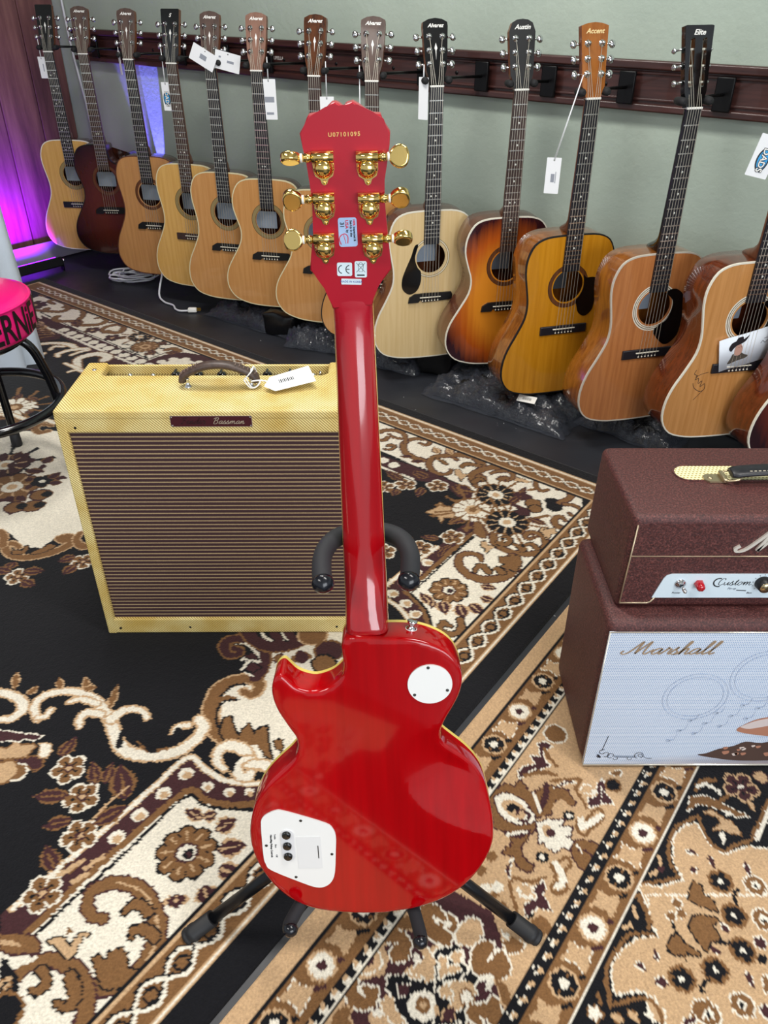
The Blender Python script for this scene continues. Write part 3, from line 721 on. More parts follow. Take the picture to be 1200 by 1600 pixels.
RUG_B = [('P','B',[(191,913),(223,934),(237,925),(250,943),(265,910),(299,931),(332,919),(342,893),(330,884),(308,899),(293,870),(263,862),(262,840),(231,808),(230,788),(249,773),(242,760),(223,768),(216,788),(199,795),(220,813),(206,837),(190,843)],'M',7,0),
('P','W',[(200,905),(223,913),(246,899),(260,876),(265,859),(251,851),(227,851),(205,870)],'M',6,1),
('P','T',[(211,896),(224,902),(242,890),(250,873),(243,859),(224,865),(212,882)],None,0,1),
('O','K',(229,882),17,None,4),
('O','T',(235,870),12,None,4),
('S','M',8,[(235,870),(243,879),(256,867),(250,856),(238,856)],None,4,None),
('P','T',[(302,890),(321,899),(335,884),(354,879),(330,859),(298,867)],None,0,1),
('P','T',[(239,798),(259,811),(276,798),(268,775),(245,778)],None,0,1),
('P','W',[(266,851),(287,859),(316,859),(303,845),(325,843),(320,829),(310,827),(324,813),(314,800),(299,806),(290,795),(279,803),(274,816),(265,813)],'M',7,0),
('P','T',[(274,843),(287,848),(291,832),(278,824)],None,0,1),
('O','M',(288,833),14,None,4),
('O','K',(325,867),17,None,4),
('O','W',(325,867),8,None,4),
('O','K',(265,788),17,None,4),
('O','W',(265,788),8,None,4),
('P','B',[(327,819),(355,816),(368,803),(360,778),(331,760),(316,785),(316,800)],'M',6,0),
('S','M',5,[(328,798),(342,798),(355,775)],None,4,None),
('S','W',5,[(327,808),(334,795)],None,4,None),
('S','M',16,[(275,879),(289,902),(296,931)],None,4,None),
('S','W',9,[(270,910),(275,890),(275,876)],None,4,None),
('S','M',14,[(210,832),(229,827),(249,835)],None,4,None),
('S','W',8,[(212,829),(230,833),(247,835)],None,4,None),
('S','B',9,[(306,940),(362,943),(349,928),(352,908),(359,882)],None,4,None),
('S','B',9,[(337,856),(354,859),(379,882),(384,862),(361,843),(343,827),(334,840),(337,856)],None,4,None),
('S','B',9,[(263,750),(240,743),(214,750),(205,738),(208,710),(211,683)],None,4,None),
('S','B',9,[(276,773),(306,785),(309,773),(293,753),(296,731),(281,724),(269,729),(281,748),(276,773)],None,4,None),
('S','B',9,[(246,950),(285,956),(318,953)],None,4,None),
('S','W',16,[(345,859),(344,843),(381,867)],None,4,None),
('S','W',16,[(284,775),(290,760),(292,743),(281,734)],None,4,None),
('S','W',14,[(365,931),(367,916),(382,916)],None,4,None),
('S','W',12,[(218,731),(223,720),(236,717)],None,4,None),
('P','M',[(400,943),(404,928),(394,916),(410,893),(388,890),(364,882),(366,902),(385,908),(387,928)],'W',4,0),
('P','M',[(260,746),(260,729),(254,720),(266,694),(242,699),(222,683),(223,706),(244,713),(243,734)],'W',4,0),
('P','M',[(310,925),(334,940),(351,937),(335,934)],'W',4,0),
('P','M',[(216,785),(207,768),(206,748),(203,755),(202,768)],'W',4,0),
('P','M',[(251,968),(251,950),(263,962),(299,962),(264,968)],'W',4,0),
('O','K',(236,679),18,None,4),
('O','B',(244,670),26,'T',4),
('O','T',(229,729),16,'W',3),
('O','T',(368,922),16,'W',3),
('O','B',(179,788),16,'T',3),
('O','B',(177,724),16,'T',3),
('O','W',(166,731),16,'T',3),
('O','W',(184,734),16,'T',3),
('O','B',(160,763),16,'T',3),
('O','B',(187,701),16,'T',3),
('P','M',[(295,1026),(314,1029),(321,1019),(303,1009),(302,986),(310,974),(291,967),(278,967),(249,946),(248,958),(260,971),(285,977),(277,996),(298,993)],'W',6,0),
('S','B',10,[(306,1012),(313,990),(323,971)],None,4,None),
('S','B',10,[(260,952),(293,961),(317,952)],None,4,None),
('O','B',(334,1049),34,'W',6),
('P','M',[(398,935),(408,935),(398,914),(409,891),(388,891)],'W',3,0),
('O','K',(417,930),20,'B',6),
('P','B',[(418,956),(438,963),(440,953),(427,950)],'W',4,0),
('P','M',[(-38,589),(0,598),(7,619),(0,640),(15,647),(25,665),(49,662),(99,660),(97,638),(73,640),(62,619),(38,609),(24,596),(30,587),(7,573),(-9,552),(-23,543),(-18,523),(-45,523),(-60,554),(-55,567),(-37,573)],None,0,0),
('P','M',[(80,677),(175,677),(179,660),(178,632),(163,614),(163,592),(171,575),(170,549),(170,530),(72,530),(110,563),(134,567),(128,586),(116,590),(122,614),(110,618),(120,639),(90,639),(78,647)],None,0,0),
('P','M',[(-7,723),(84,746),(172,691),(175,675),(79,664)],None,0,0),
('P','K',[(5,596),(33,596),(40,589),(61,589),(80,587),(94,591),(143,609),(112,523),(22,523),(14,560),(5,578)],'W',6,0),
('P','K',[(77,632),(90,637),(110,641),(119,632),(118,616),(125,606),(112,592),(87,588),(78,575),(95,560),(89,549),(105,530),(72,530)],'W',7,0),
('O','W',(55,555),30,'W',5),
('O','B',(55,555),19,None,5),
('O','T',(55,555),9,None,5),
('O','T',(-24,619),32,'W',5),
('O','M',(-24,619),15,None,5),
('O','B',(-24,619),7,None,5),
('O','B',(99,673),26,'W',5),
('O','B',(99,673),14,None,5),
('O','W',(99,673),10,None,5),
('S','B',[12,15,18,22,24,24,24],[(19,638),(15,631),(19,623),(29,628),(32,643),(20,655),(5,655)],'W',6,None),
('S','B',[12,15,18,22,24,24,24],[(-28,578),(-23,573),(-14,573),(-23,560),(-41,562),(-49,578),(-47,587)],'W',6,None),
('S','B',[14,19,24,29,30,30],[(93,682),(83,693),(71,698),(65,682),(74,662),(93,652)],'W',6,None),
('S','B',[12,16,19,23,27,28,28,28],[(159,614),(168,616),(175,624),(179,608),(166,600),(144,606),(144,626),(156,637)],'W',6,None),
('S','B',[12,16,20,24,24,24],[(136,530),(127,538),(126,547),(148,547),(157,538),(157,556)],'W',6,None),
('S','T',[24,26,29,30,30],[(126,664),(136,673),(141,664),(132,653),(123,653)],'W',6,None),
('S','T',[10,13,14],[(104,624),(111,626),(108,620)],'W',6,None),
('P','T',[(83,626),(94,622),(93,608),(112,612),(115,604),(81,592)],'W',4,0),
('P','T',[(78,575),(87,584),(116,590),(131,582),(134,569),(114,571),(113,552),(99,547),(93,554),(100,562),(90,567)],'W',5,0),
('O','W',(119,566),14,'B',6),
('P','T',[(74,560),(81,547),(72,538)],None,0,0),
('P','B',[(180,645),(197,651),(215,641),(205,630),(186,628)],'W',5,0),
('P','W',[(180,664),(186,658),(198,658),(189,649),(181,653)],'T',4,0),
('S','W',14,[(145,592),(157,594),(151,579)],None,4,None),
('P','B',[(163,588),(177,586),(183,571),(180,552),(171,556)],'T',5,0),
('P','T',[(38,600),(48,612),(62,619),(53,638),(68,635),(77,619),(73,591),(63,587),(57,596)],'W',5,0),
('O','W',(49,622),10,None,4),
('P','M',[(19,582),(37,583),(35,571),(23,567)],'W',4,0),
('P','T',[(79,578),(94,587),(100,569),(83,567)],'W',4,0),
('P','T',[(-7,560),(12,565),(16,552),(32,531),(14,531),(0,543)],'W',4,0),
('O','W',(-9,545),12,None,4),
('P','T',[(84,628),(94,619),(95,600),(82,591)],'W',4,0),
('L','M',[(101,552),(81,533)],24,'T',None),
('P','B',[(15,675),(40,690),(50,672),(40,665),(20,667)],'T',4,0),
('S','B',[20,28,30],[(-55,547),(-63,535),(-54,523)],'T',6,None),
('P','T',[(414,737),(447,734),(490,745),(483,781),(495,822),(522,846),(543,852),(546,833),(554,806),(576,788),(591,798),(615,806),(648,801),(722,809),(729,677),(619,453),(472,453),(467,511),(429,523),(415,529),(399,527),(380,538),(377,556),(393,584),(427,624),(445,626),(462,628),(424,626),(427,666),(418,704)],'W',7,0),
('P','T',[(423,719),(417,677),(422,652),(387,650),(361,633),(342,612),(336,591),(336,571),(372,576),(392,565),(401,547),(397,527),(561,527),(641,719)],'W',7,0),
('S','B',9,[(415,741),(449,743),(483,751)],None,4,None),
('S','B',9,[(483,751),(476,781),(487,817),(510,846),(552,865)],None,4,None),
('S','B',9,[(552,865),(551,833),(561,806),(576,796)],None,4,None),
('S','B',9,[(576,796),(595,809),(626,817)],None,4,None),
('S','B',9,[(405,723),(411,704),(415,677)],None,4,None),
('S','B',9,[(410,719),(414,695),(409,665)],None,4,None),
('S','B',9,[(414,657),(379,657),(360,640),(334,612),(326,589),(325,554)],None,4,None),
('S','B',9,[(323,554),(345,560),(376,565),(391,552),(392,531)],None,4,None),
('O','B',(548,744),34,None,4),
('F',(548,744),17,5,'K','K','W',10,4),
('O','B',(549,687),34,None,4),
('F',(549,687),17,5,'K','K','W',10,4),
('O','B',(550,687),34,None,4),
('F',(550,687),17,5,'K','K','W',10,4),
('O','B',(543,632),34,None,4),
('F',(543,632),17,5,'K','K','W',10,4),
('O','B',(491,604),34,None,4),
('F',(491,604),17,5,'K','K','W',10,4),
('O','B',(438,592),34,None,4),
('F',(438,592),17,5,'K','K','W',10,4),
('L','M',[(510,801),(526,791)],14,'W',None),
('L','M',[(503,763),(521,766)],14,'W',None),
('L','M',[(544,791),(547,766)],13,'W',None),
('L','M',[(600,778),(601,753)],14,'W',None),
('L','M',[(376,616),(389,602)],16,'W',None),
('L','M',[(410,635),(410,615)],12,'W',None),
('L','M',[(396,586),(417,587)],22,'W',None),
('L','M',[(524,677),(532,658)],14,'W',None),
('L','M',[(493,636),(510,629)],14,'W',None),
('L','M',[(537,605),(538,576)],14,'W',None),
('P','B',[(504,744),(514,734),(514,720),(525,709),(526,693),(503,702),(485,713)],'K',6,0),
('P','B',[(442,655),(452,655),(462,640),(478,628),(471,623),(457,631),(451,619),(449,628),(434,626),(430,638)],'K',6,0),
('P','B',[(484,685),(502,687),(523,682),(511,670),(516,647),(498,645),(488,631),(479,647),(474,670)],'K',6,0),
('S','K',9,[(449,672),(450,657)],None,4,None),
('S','K',9,[(462,573),(465,584),(477,589)],None,4,None),
('S','K',9,[(560,706),(563,723),(571,730)],None,4,None),
('S','K',9,[(509,647),(526,643)],None,4,None),
('O','B',(451,685),11,'W',3),
('O','B',(468,690),11,'W',3),
('O','B',(467,707),11,'W',3),
('O','B',(466,707),11,'W',3),
('O','B',(602,737),26,'W',5),
('O','W',(602,737),12,None,4),
('O','K',(602,735),6,None,4),
('O','B',(593,681),26,'W',5),
('O','W',(593,681),12,None,4),
('O','K',(592,679),6,None,4),
('O','B',(514,556),26,'W',5),
('O','W',(514,556),12,None,4),
('O','K',(513,555),6,None,4),
('O','B',(461,543),26,'W',5),
('O','W',(461,543),12,None,4),
('O','K',(461,542),6,None,4),
('P','B',[(447,562),(468,562),(472,554),(456,547),(446,533),(435,539)],'W',5,0),
('P','M',[(425,537),(444,539),(437,531),(420,529)],'W',4,0),
('O','M',(545,547),14,'W',4),
('O','K',(568,619),12,None,4),
('P','B',[(555,591),(566,596),(565,565),(553,573)],'W',5,0),
('O','M',(574,645),14,'W',4),
('F',(649,926),30,5,'M','T','W',20,0),
('P','B',[(551,905),(576,908),(601,894),(608,885),(640,865),(616,865),(600,877),(579,885),(561,891),(537,877)],'W',5,0),
('P','T',[(563,874),(581,877),(598,857),(607,854),(614,827),(597,833),(584,838),(567,838),(586,849),(586,863)],'B',5,0),
('P','W',[(574,830),(587,833),(583,817),(575,811)],None,0,0),
('S','B',12,[(565,920),(581,938),(608,941)],None,4,None),
('S','W',10,[(570,926),(585,933),(603,920),(605,911)],None,4,None),
('P','W',[(598,877),(612,877),(613,865),(601,865)],None,0,0),
('L','T',[(652,897),(654,877)],16,'B',None),
('S','B',10,[(602,897),(619,908)],None,4,None),
('S','W',20,[(636,825),(681,882)],None,4,None),
('S','B',9,[(629,822),(687,897)],None,4,None),
('O','T',(694,947),20,'M',4),
('S','T',9,[(460,788),(460,773)],None,4,None),
('S','T',9,[(437,756),(450,761)],None,4,None),
('S','T',9,[(395,700),(394,687)],None,4,None),
('S','T',9,[(372,667),(385,672)],None,4,None),
('S','T',9,[(394,700),(396,686)],None,4,None),
('O','M',(458,766),10,None,4),
('P','W',[(291,554),(304,554),(311,543),(300,533),(292,539)],'B',4,0),
('L','T',[(349,550),(360,531)],16,'B',None),
('P','W',[(368,543),(385,546),(379,535)],None,0,0),
('L','T',[(323,545),(338,531)],18,'B',None),
('S','B',8,[(311,571),(310,556)],None,4,None)]
YARN = {'K': '#141418', 'W': '#e8e0cf', 'T': '#c4a27c', 'B': '#7e5a38', 'M': '#44272a'}
KEY = {k: i for i, k in enumerate(YARN)}
class Loom:
    def __init__(s, org, u, v, us, vs, base='K', seed=1, jit=.0014):
        s.org = np.array(org); s.u = np.array(u); s.v = np.array(v); s.us = us; s.vs = vs
        r = np.random.RandomState(seed)
        UU, VV = np.meshgrid(us, vs, indexing='ij')
        s.X = s.org[0] + UU*u[0] + VV*v[0]; s.Y = s.org[1] + UU*u[1] + VV*v[1]; s.U, s.V = UU, VV
        s.inv = np.linalg.inv(np.array([u, v]).T)
        s.lab = np.full(UU.shape, KEY[base], np.int8)
        ju = r.uniform(-jit, jit, len(vs))[None, :] + r.uniform(-jit*.5, jit*.5, UU.shape); jv = r.uniform(-jit, jit, len(us))[:, None]
        s.SX = s.X + ju*u[0] + jv*v[0]; s.SY = s.Y + ju*u[1] + jv*v[1]
    def win(s, x0, x1, y0, y1):
        c = np.array([(x0, y0), (x1, y0), (x0, y1), (x1, y1)]) - s.org; q = (s.inv @ c.T)
        i0, i1 = np.searchsorted(s.us, [q[0].min(), q[0].max()]); j0, j1 = np.searchsorted(s.vs, [q[1].min(), q[1].max()])
        return slice(max(i0-1, 0), i1+1), slice(max(j0-1, 0), j1+1)
    def paint(s, w, m, col): s.lab[w][m] = KEY[col]
    def band(s, axis, a, b, col, lo=-9, hi=9):
        A, B = (s.U, s.V) if axis == 'u' else (s.V, s.U); s.lab[(A >= a) & (A < b) & (B >= lo) & (B < hi)] = KEY[col]
    def seg(s, a, b, wa, wb, col):
        R_ = max(wa, wb) / 2; w = s.win(min(a[0], b[0])-R_, max(a[0], b[0])+R_, min(a[1], b[1])-R_, max(a[1], b[1])+R_)
        x, y = s.SX[w], s.SY[w]
        if not x.size: return
        dx, dy = b[0]-a[0], b[1]-a[1]; L2 = dx*dx + dy*dy or 1e-12
        t = np.clip(((x-a[0])*dx + (y-a[1])*dy) / L2, 0, 1)
        s.paint(w, np.hypot(x-a[0]-t*dx, y-a[1]-t*dy) < (wa + (wb-wa)*t)/2, col)
    def stroke(s, pts, wid, col, smooth=4, closed=False):
        n = len(pts); ws = wid if isinstance(wid, (list, tuple)) else [wid]*n
        p = cr([(x/1000, y/1000, k/1000) for (x, y), k in zip(pts, ws)], smooth, closed) if smooth and n > 2 else [(x/1000, y/1000, k/1000) for (x, y), k in zip(pts, ws)]
        if closed: p = p + [p[0]]
        for a, b in zip(p, p[1:]): s.seg(a, b, a[2], b[2], col)
    def poly(s, p, col):
        P_ = np.array(p); w = s.win(P_[:, 0].min(), P_[:, 0].max(), P_[:, 1].min(), P_[:, 1].max())
        x, y = s.SX[w], s.SY[w]
        if not x.size: return
        ins = np.zeros(x.shape, bool)
        for i in range(len(p)):
            x0, y0 = p[i-1]; x1, y1 = p[i]
            if y0 == y1: continue
            ins ^= ((y0 > y) != (y1 > y)) & (x < (x1-x0)*(y-y0)/(y1-y0) + x0)
        s.paint(w, ins, col)
    def disc(s, c, r, col, sx=1):
        w = s.win(c[0]-r, c[0]+r, c[1]-r, c[1]+r); x, y = s.SX[w], s.SY[w]; s.paint(w, np.hypot(x-c[0], y-c[1]) < r, col)
    def run(s, ops, g=1.0):
        """g scales the digitised dot, leaf and outline sizes"""
        for o in ops:
            k = o[0]
            if k == 'S':
                _, col, wd, pts, out, ow, hi = o
                ow = ow*.8*g
                if g < 1: wd = [q*.8 for q in wd] if isinstance(wd, list) else wd*.7
                if out: s.stroke(pts, [q + 2*ow for q in wd] if isinstance(wd, list) else wd + 2*ow, out)
                s.stroke(pts, wd, col)
                if hi: s.stroke(pts[len(pts)//3:-2], 4, hi)
            elif k == 'P':
                _, col, pts, out, ow, sm = o
                p = [(x/1000, y/1000) for x, y in pts]
                if sm: p = [tuple(v) for v in cr(p, 3, True)]
                if out: s.stroke([(x*1000, y*1000) for x, y in p], ow*1.4*g, out, 0, True)
                s.poly(p, col)
            elif k == 'O':
                _, col, c, r, out, ow = o; c = (c[0]/1000, c[1]/1000); r = r*g; ow = ow*(g if g < 1 else .9)
                if out: s.disc(c, (r+ow)/1000, out)
                s.disc(c, r/1000, col)
            elif k == 'L':
                _, col, (a, b), wd, out, vein = o; wd = wd*g
                a = np.array(a)/1000; b = np.array(b)/1000; d = b-a; n = np.array((-d[1], d[0])); n = n/np.hypot(*n)*wd/1000/2
                def shape(k2):
                    pr = [(0, 0), (.15, .6), (.4, 1), (.7, .75), (.9, .3), (1.06, 0)]
                    return [tuple(a+d*t+n*h*k2) for t, h in pr] + [tuple(a+d*t-n*h*k2) for t, h in pr[::-1][1:-1]]
                p = shape(1)
                if out: s.poly(shape(1.45), out)
                s.poly(p, col)
                if vein: s.seg(a+d*.15, a+d*.75, .005*g, .003*g, vein)
            elif k == 'F':
                _, c, r, n, pet, out, cen, ph, kind = o; c = (c[0]/1000, c[1]/1000); r /= 1000
                w = s.win(c[0]-r*1.2, c[0]+r*1.2, c[1]-r*1.2, c[1]+r*1.2); x, y = s.SX[w]-c[0], s.SY[w]-c[1]
                rho = np.hypot(x, y); th_ = np.arctan2(y, x) + R(ph); lobe = np.abs(np.cos(th_*n/2))
                if kind in (0, 3, 4):
                    edge = r*(.62 + .34*lobe**.6); s.paint(w, rho < edge + (.0045 if kind == 0 else .004 if kind == 3 else 0), out); s.paint(w, rho < edge, pet)
                    if kind == 0:
                        s.paint(w, (lobe < .25) & (rho > r*.42) & (rho < edge), out)
                        s.paint(w, (lobe > .93) & (rho > r*.30) & (rho < r*.62), 'K'); s.paint(w, rho < r*.28, 'M'); s.paint(w, rho < r*.17, cen)
                    elif kind == 3: s.paint(w, rho < r*.25, cen)
                    else: s.paint(w, rho < .0042, 'W')
                elif kind == 1:
                    edge = r*(.80 + .20*lobe**.5); s.paint(w, rho < edge, out); s.paint(w, rho < edge - .0045, pet)
                    s.paint(w, (lobe < .16) & (rho > r*.62) & (rho < edge), out); s.paint(w, (lobe > .97) & (rho > r*.42) & (rho < r*.78), 'T')
                    s.paint(w, rho < r*.36, 'M'); s.paint(w, (rho < r*.29), 'W'); s.paint(w, np.hypot(x - r*.06, y + r*.04) < r*.17, 'K'); s.paint(w, np.hypot(x - r*.08, y + r*.06) < r*.09, 'M')
                else:
                    edge = r*(.74 + .26*lobe**.4); s.paint(w, rho < edge + .005, out); s.paint(w, rho < edge, pet)
                    s.paint(w, (lobe < .30) & (rho > r*.45), out if pet == 'W' else 'T')
                    s.paint(w, (lobe < .30) & (rho > r*.85), out); s.paint(w, rho < r*.40, cen); s.paint(w, rho < r*.20, 'T' if cen != 'T' else 'B')
    def build(s, name, label, z, group=None):
        nu, nv = s.lab.shape; r = np.random.RandomState(5)
        co = np.empty((nu, nv, 3), np.float32); co[..., 0] = s.X; co[..., 1] = s.Y
        co[..., 2] = z + r.uniform(-.0004, .0004, (nu, nv)); co[0, :, 2] = co[-1, :, 2] = .0005; co[:, 0, 2] = co[:, -1, 2] = .0005
        idx = np.arange(nu*nv).reshape(nu, nv)
        a, b, c, d = idx[:-1, :-1], idx[1:, :-1], idx[1:, 1:], idx[:-1, 1:]
        hand = s.u[0]*s.v[1] - s.u[1]*s.v[0]
        f = np.stack([a, b, c, d] if hand > 0 else [a, d, c, b], -1).reshape(-1, 4)
        me = D.meshes.new(name); me.vertices.add(nu*nv); me.vertices.foreach_set('co', co.ravel())
        me.loops.add(f.size); me.loops.foreach_set('vertex_index', f.ravel().astype(np.int32))
        me.polygons.add(len(f)); me.polygons.foreach_set('loop_start', np.arange(0, f.size, 4, dtype=np.int32))
        me.update(calc_edges=True); me.shade_smooth() if hasattr(me, 'shade_smooth') else None
        pal = np.array([lin(c)[:3] for c in YARN.values()], np.float32)
        col = np.ones((nu*nv, 4), np.float32); col[:, :3] = pal[s.lab.ravel()] * r.uniform(.88, 1.10, (nu*nv, 1))
        at = me.color_attributes.new('yarn', 'FLOAT_COLOR', 'POINT'); at.data.foreach_set('color', col.ravel())
        me.materials.append(m_yarn)
        root = empty(name); tag(root, label, 'rug', group)
        root.location = (float(s.X.mean()), float(s.Y.mean()), 0)
        o = link('pile', me, root, (-root.location.x, -root.location.y, 0)); return root
m_yarn = mat('rug_yarn', '#888888', .95, spec=.1); t = NT(m_yarn)
at = t.n('ShaderNodeAttribute', attribute_name='yarn')
f = t.noise(t.coord('Object', (260, 260, 260)), 1, 2, .6); mx = t.n('ShaderNodeMix', data_type='RGBA', blend_type='MULTIPLY'); mx.inputs[0].default_value = 1
t.l(at.outputs['Color'], mx.inputs[6]); t.l(t.ramp(f, [(.3, (.80, .80, .80, 1)), (.7, (1.05, 1.05, 1.05, 1))]), mx.inputs[7]); t.base(mx.outputs[2])
t.bump(f, .6, .002)
m_yarn.node_tree.nodes['Principled BSDF'].inputs['Sheen Weight'].default_value = .15

# black-ground medallion rug
lu = np.concatenate([np.arange(-.060, 1.62, .0033), np.arange(1.62, 3.09, .0055)]); lv = np.concatenate([np.arange(-.056, .5, .0050), np.arange(.5, 2.0, .0033), np.arange(2.0, 2.95, .006)])
LA = Loom((.68646, 1.90570), (-.77605, .63067), (-.59222, -.80577), lu, lv)
def mirror(ops, Lm, c):
    """the weave repeats mirrored beyond the line where the second coordinate (rug 1) or first (rug 2) equals c"""
    ax = 1 if Lm is LA_ else 0; out = []
    def fl(p):
        q = Lm.inv @ (np.array(p)/1000 - Lm.org); q[ax] = 2*c - q[ax]; r = Lm.org + Lm.u*q[0] + Lm.v*q[1]; return (r[0]*1000, r[1]*1000)
    for o in ops:
        o = list(o)
        for i, e in enumerate(o):
            if isinstance(e, list) and e and isinstance(e[0], tuple): o[i] = [fl(p) for p in e]
            elif isinstance(e, tuple) and len(e) == 2: o[i] = fl(e)
        out.append(tuple(o))
    return out
LA_ = LA
LA.run(mirror(RUG_A, LA, 1.93)); LA.lab[LA.V < 1.96] = KEY['K']; LA.run(RUG_A)
def chain(Lm, axis, c, a0, a1, per, amp, wd_, sgn=1):
    """two crossing waves, white with a black shadow"""
    org, u, v = Lm.org, Lm.u, Lm.v; n = int((a1-a0)/per*12)
    for ph in (math.pi, 0):
        pts = []; sh = []
        for i in range(n+1):
            s_ = a0 + (a1-a0)*i/n; off = c + amp*math.sin(2*math.pi*(s_-a0)/per + ph)
            for L_, k in ((pts, 0), (sh, wd_*.75)):
                p = org + u*(off+k) + v*(s_) if axis == 'u' else org + u*(s_+k) + v*off
                L_.append((p[0]*1000, p[1]*1000))
        Lm.stroke(sh, wd_*1000, 'K', 0); Lm.stroke(pts, wd_*1000*1, 'W', 0)
for lo, hi, ax in ((-.005, 9, 'u'), (-.005, 3.045, 'v')):
    W_ = .078 if ax == 'u' else .090
    LA.band(ax, W_-.008, W_, 'K', W_, hi - (.0 if ax == 'u' else W_)); LA.band(ax, W_-.015, W_-.008, 'T', -.005, hi); LA.band(ax, -.006, W_-.015, 'B', -.005, hi)
LA.band('u', -.007, .004, 'T', -.007, 9); LA.band('u', -.003, .001, 'W', -.003, 9); LA.band('v', -.007, .005, 'T', -.007, 3.045); LA.band('v', -.003, .001, 'W', -.003, 3.042)
LA.band('u', 3.035, 3.045, 'T', -.007, 9); LA.band('u', 3.045, 9, 'K'); LA.band('u', 2.975, 3.035, 'B', .005, 9); LA.band('u', 2.965, 2.975, 'K', .09, 9)
chain(LA, 'u', .033, .0457, 2.95, .115, .0185, .0060)
for k in range(-4, 46):
    s_ = .3619 + .0575*k; p = LA.org + LA.u*.033 + LA.v*s_; c_ = (p[0]*1000, p[1]*1000)
    if s_ > .11: LA.run([('O', 'K', c_, 12.5, None, 0), ('O', 'B', c_, 8.5, None, 0)]); chain(LA, 'v', .040, .08, 2.97, .0950, .0135, .0052)
LA.band('v', -9, -.007, 'K'); LA.band('u', -9, -.007, 'K')
LA.build('patterned_rug', 'black and cream floral rug with brown scroll border, lying under the tweed amplifier', .008)
# tan runner at the lower right
LB = Loom((.41002, 1.39966), (-.59372, -.80467), (.80467, -.59372), np.concatenate([np.arange(-.32, 1.2, .0031), np.arange(1.2, 2.2, .006)]), np.arange(-.004, .80, .0031), 'T', 3)
LB.band('v', .395, 9, 'K'); LB.run(mirror(RUG_B, LB, 1.13), .6); LB.lab[LB.U < 1.14] = KEY['T']; LB.lab[(LB.U < 1.14) & (LB.V > .395)] = KEY['K']; LB.run(RUG_B, .6)
LB.band('v', -1, .033, 'T'); LB.band('v', .0330, .0385, 'K'); LB.band('v', .0385, .094, 'B')
LB.band('v', .315, .320, 'K'); LB.band('v', .320, .323, 'W'); LB.band('v', .323, .338, 'K'); LB.band('v', .338, .3935, 'B'); LB.band('v', .3935, .3985, 'W')
LB.band('v', .094, .100, 'B'); LB.band('v', .098, .113, 'K'); LB.band('v', .113, .1155, 'W'); LB.band('v', .1155, .120, 'K')
def at2(p_, q_): z_ = LB.org + LB.u*p_ + LB.v*q_; return (z_[0]*1000, z_[1]*1000)
for base_q, p0, chq, sg in ((.0635, .2157, .101, 1), (.3655, .3325, .330, -1)):
    k = -6
    while p0 + .1025*k < 2.2:
        p_ = p0 + .1025*k
        if p_ > -.35:
            c = at2(p_, base_q); odd = k % 2
            LB.run([('O', 'W' if odd else 'K', c, 19, 'T', 5)])
            if odd: LB.run([('O', 'M', c, 8, None, 0)])
            else: LB.run([('O', 'W', c, 8, None, 0), ('O', 'B', at2(p_-.014, base_q), 2.5, None, 0), ('O', 'B', at2(p_+.014, base_q), 2.5, None, 0), ('O', 'B', at2(p_, base_q+.014), 2.5, None, 0)])
            m_ = p_ + .051
            LB.run([('P', 'T', [at2(m_-.022, base_q+.012), at2(m_-.010, base_q-.004), at2(m_-.012, base_q-.020), at2(m_+.004, base_q-.016), at2(m_+.022, base_q-.020), at2(m_+.014, base_q), at2(m_+.020, base_q+.018), at2(m_, base_q+.016)], 'W' if odd else None, 2, 1),
                    ('S', 'M' if odd else 'K', 7, [at2(p_+.022, base_q+.022), at2(p_+.030, base_q+.014)], None, 0, None), ('O', 'M' if odd else 'K', at2(p_-.024, base_q+.018), 5, None, 0)])
        k += 1
    for k in range(-14, 86):
        p_ = k*.0256
        LB.run([('O', 'W', at2(p_ + .006, chq + .006*sg), 7.0, None, 0), ('O', 'T', at2(p_ + .004, chq + .001*sg), 4.5, None, 0)])
LB.run([('S', 'K', 5, [at2(-.3, .321), at2(2.2, .321)], None, 0, None)])
LB.build('carpet_runner', 'tan and brown floral rug with maroon scrolls under the maroon amplifier stack', .008)
# ================================================================ ACOUSTIC GUITARS
m_black = mat('black_gloss', '#08080a', .12, coat=.6); m_satin_black = mat('black_satin', '#101012', .45)
m_bone = mat('bone', '#e9e4d4', .35); m_chrome = mat('chrome', '#d5d6d8', .12, 1.0); m_steel = mat('steel_wire', '#ddd6c6', .35, .7)
m_fret = mat('fret_wire', '#dcdcd8', .22, 1.0); m_pearl = mat('pearl', '#e6e8e2', .25)
m_foam = mat('black_foam', '#141417', .75); m_cav = mat('inside_wood', '#5a3a28', .8)
m_paper = mat('tag_paper', '#eef0f3', .6); m_ink = mat('black_ink', '#15151a', .6); m_label = mat('guitar_label', '#c9d6e6', .6)
m_white = mat('bright_white', '#f4f3ee', .35)
def half_outline(kind):
    # (half width, distance down from the top of the body) — full length about 0.505
    if kind == 'dread': return [(.028,.0),(.085,.004),(.123,.022),(.143,.062),(.1455,.105),(.137,.155),(.1305,.2),(.135,.245),(.158,.295),(.184,.345),(.1975,.395),(.194,.445),(.165,.485),(.11,.503),(.05,.508)], .508
    return [(.028,.0),(.08,.004),(.115,.02),(.138,.06),(.1425,.105),(.131,.15),(.118,.195),(.124,.24),(.153,.29),(.183,.34),(.196,.385),(.191,.43),(.161,.468),(.105,.488),(.048,.494)], .494
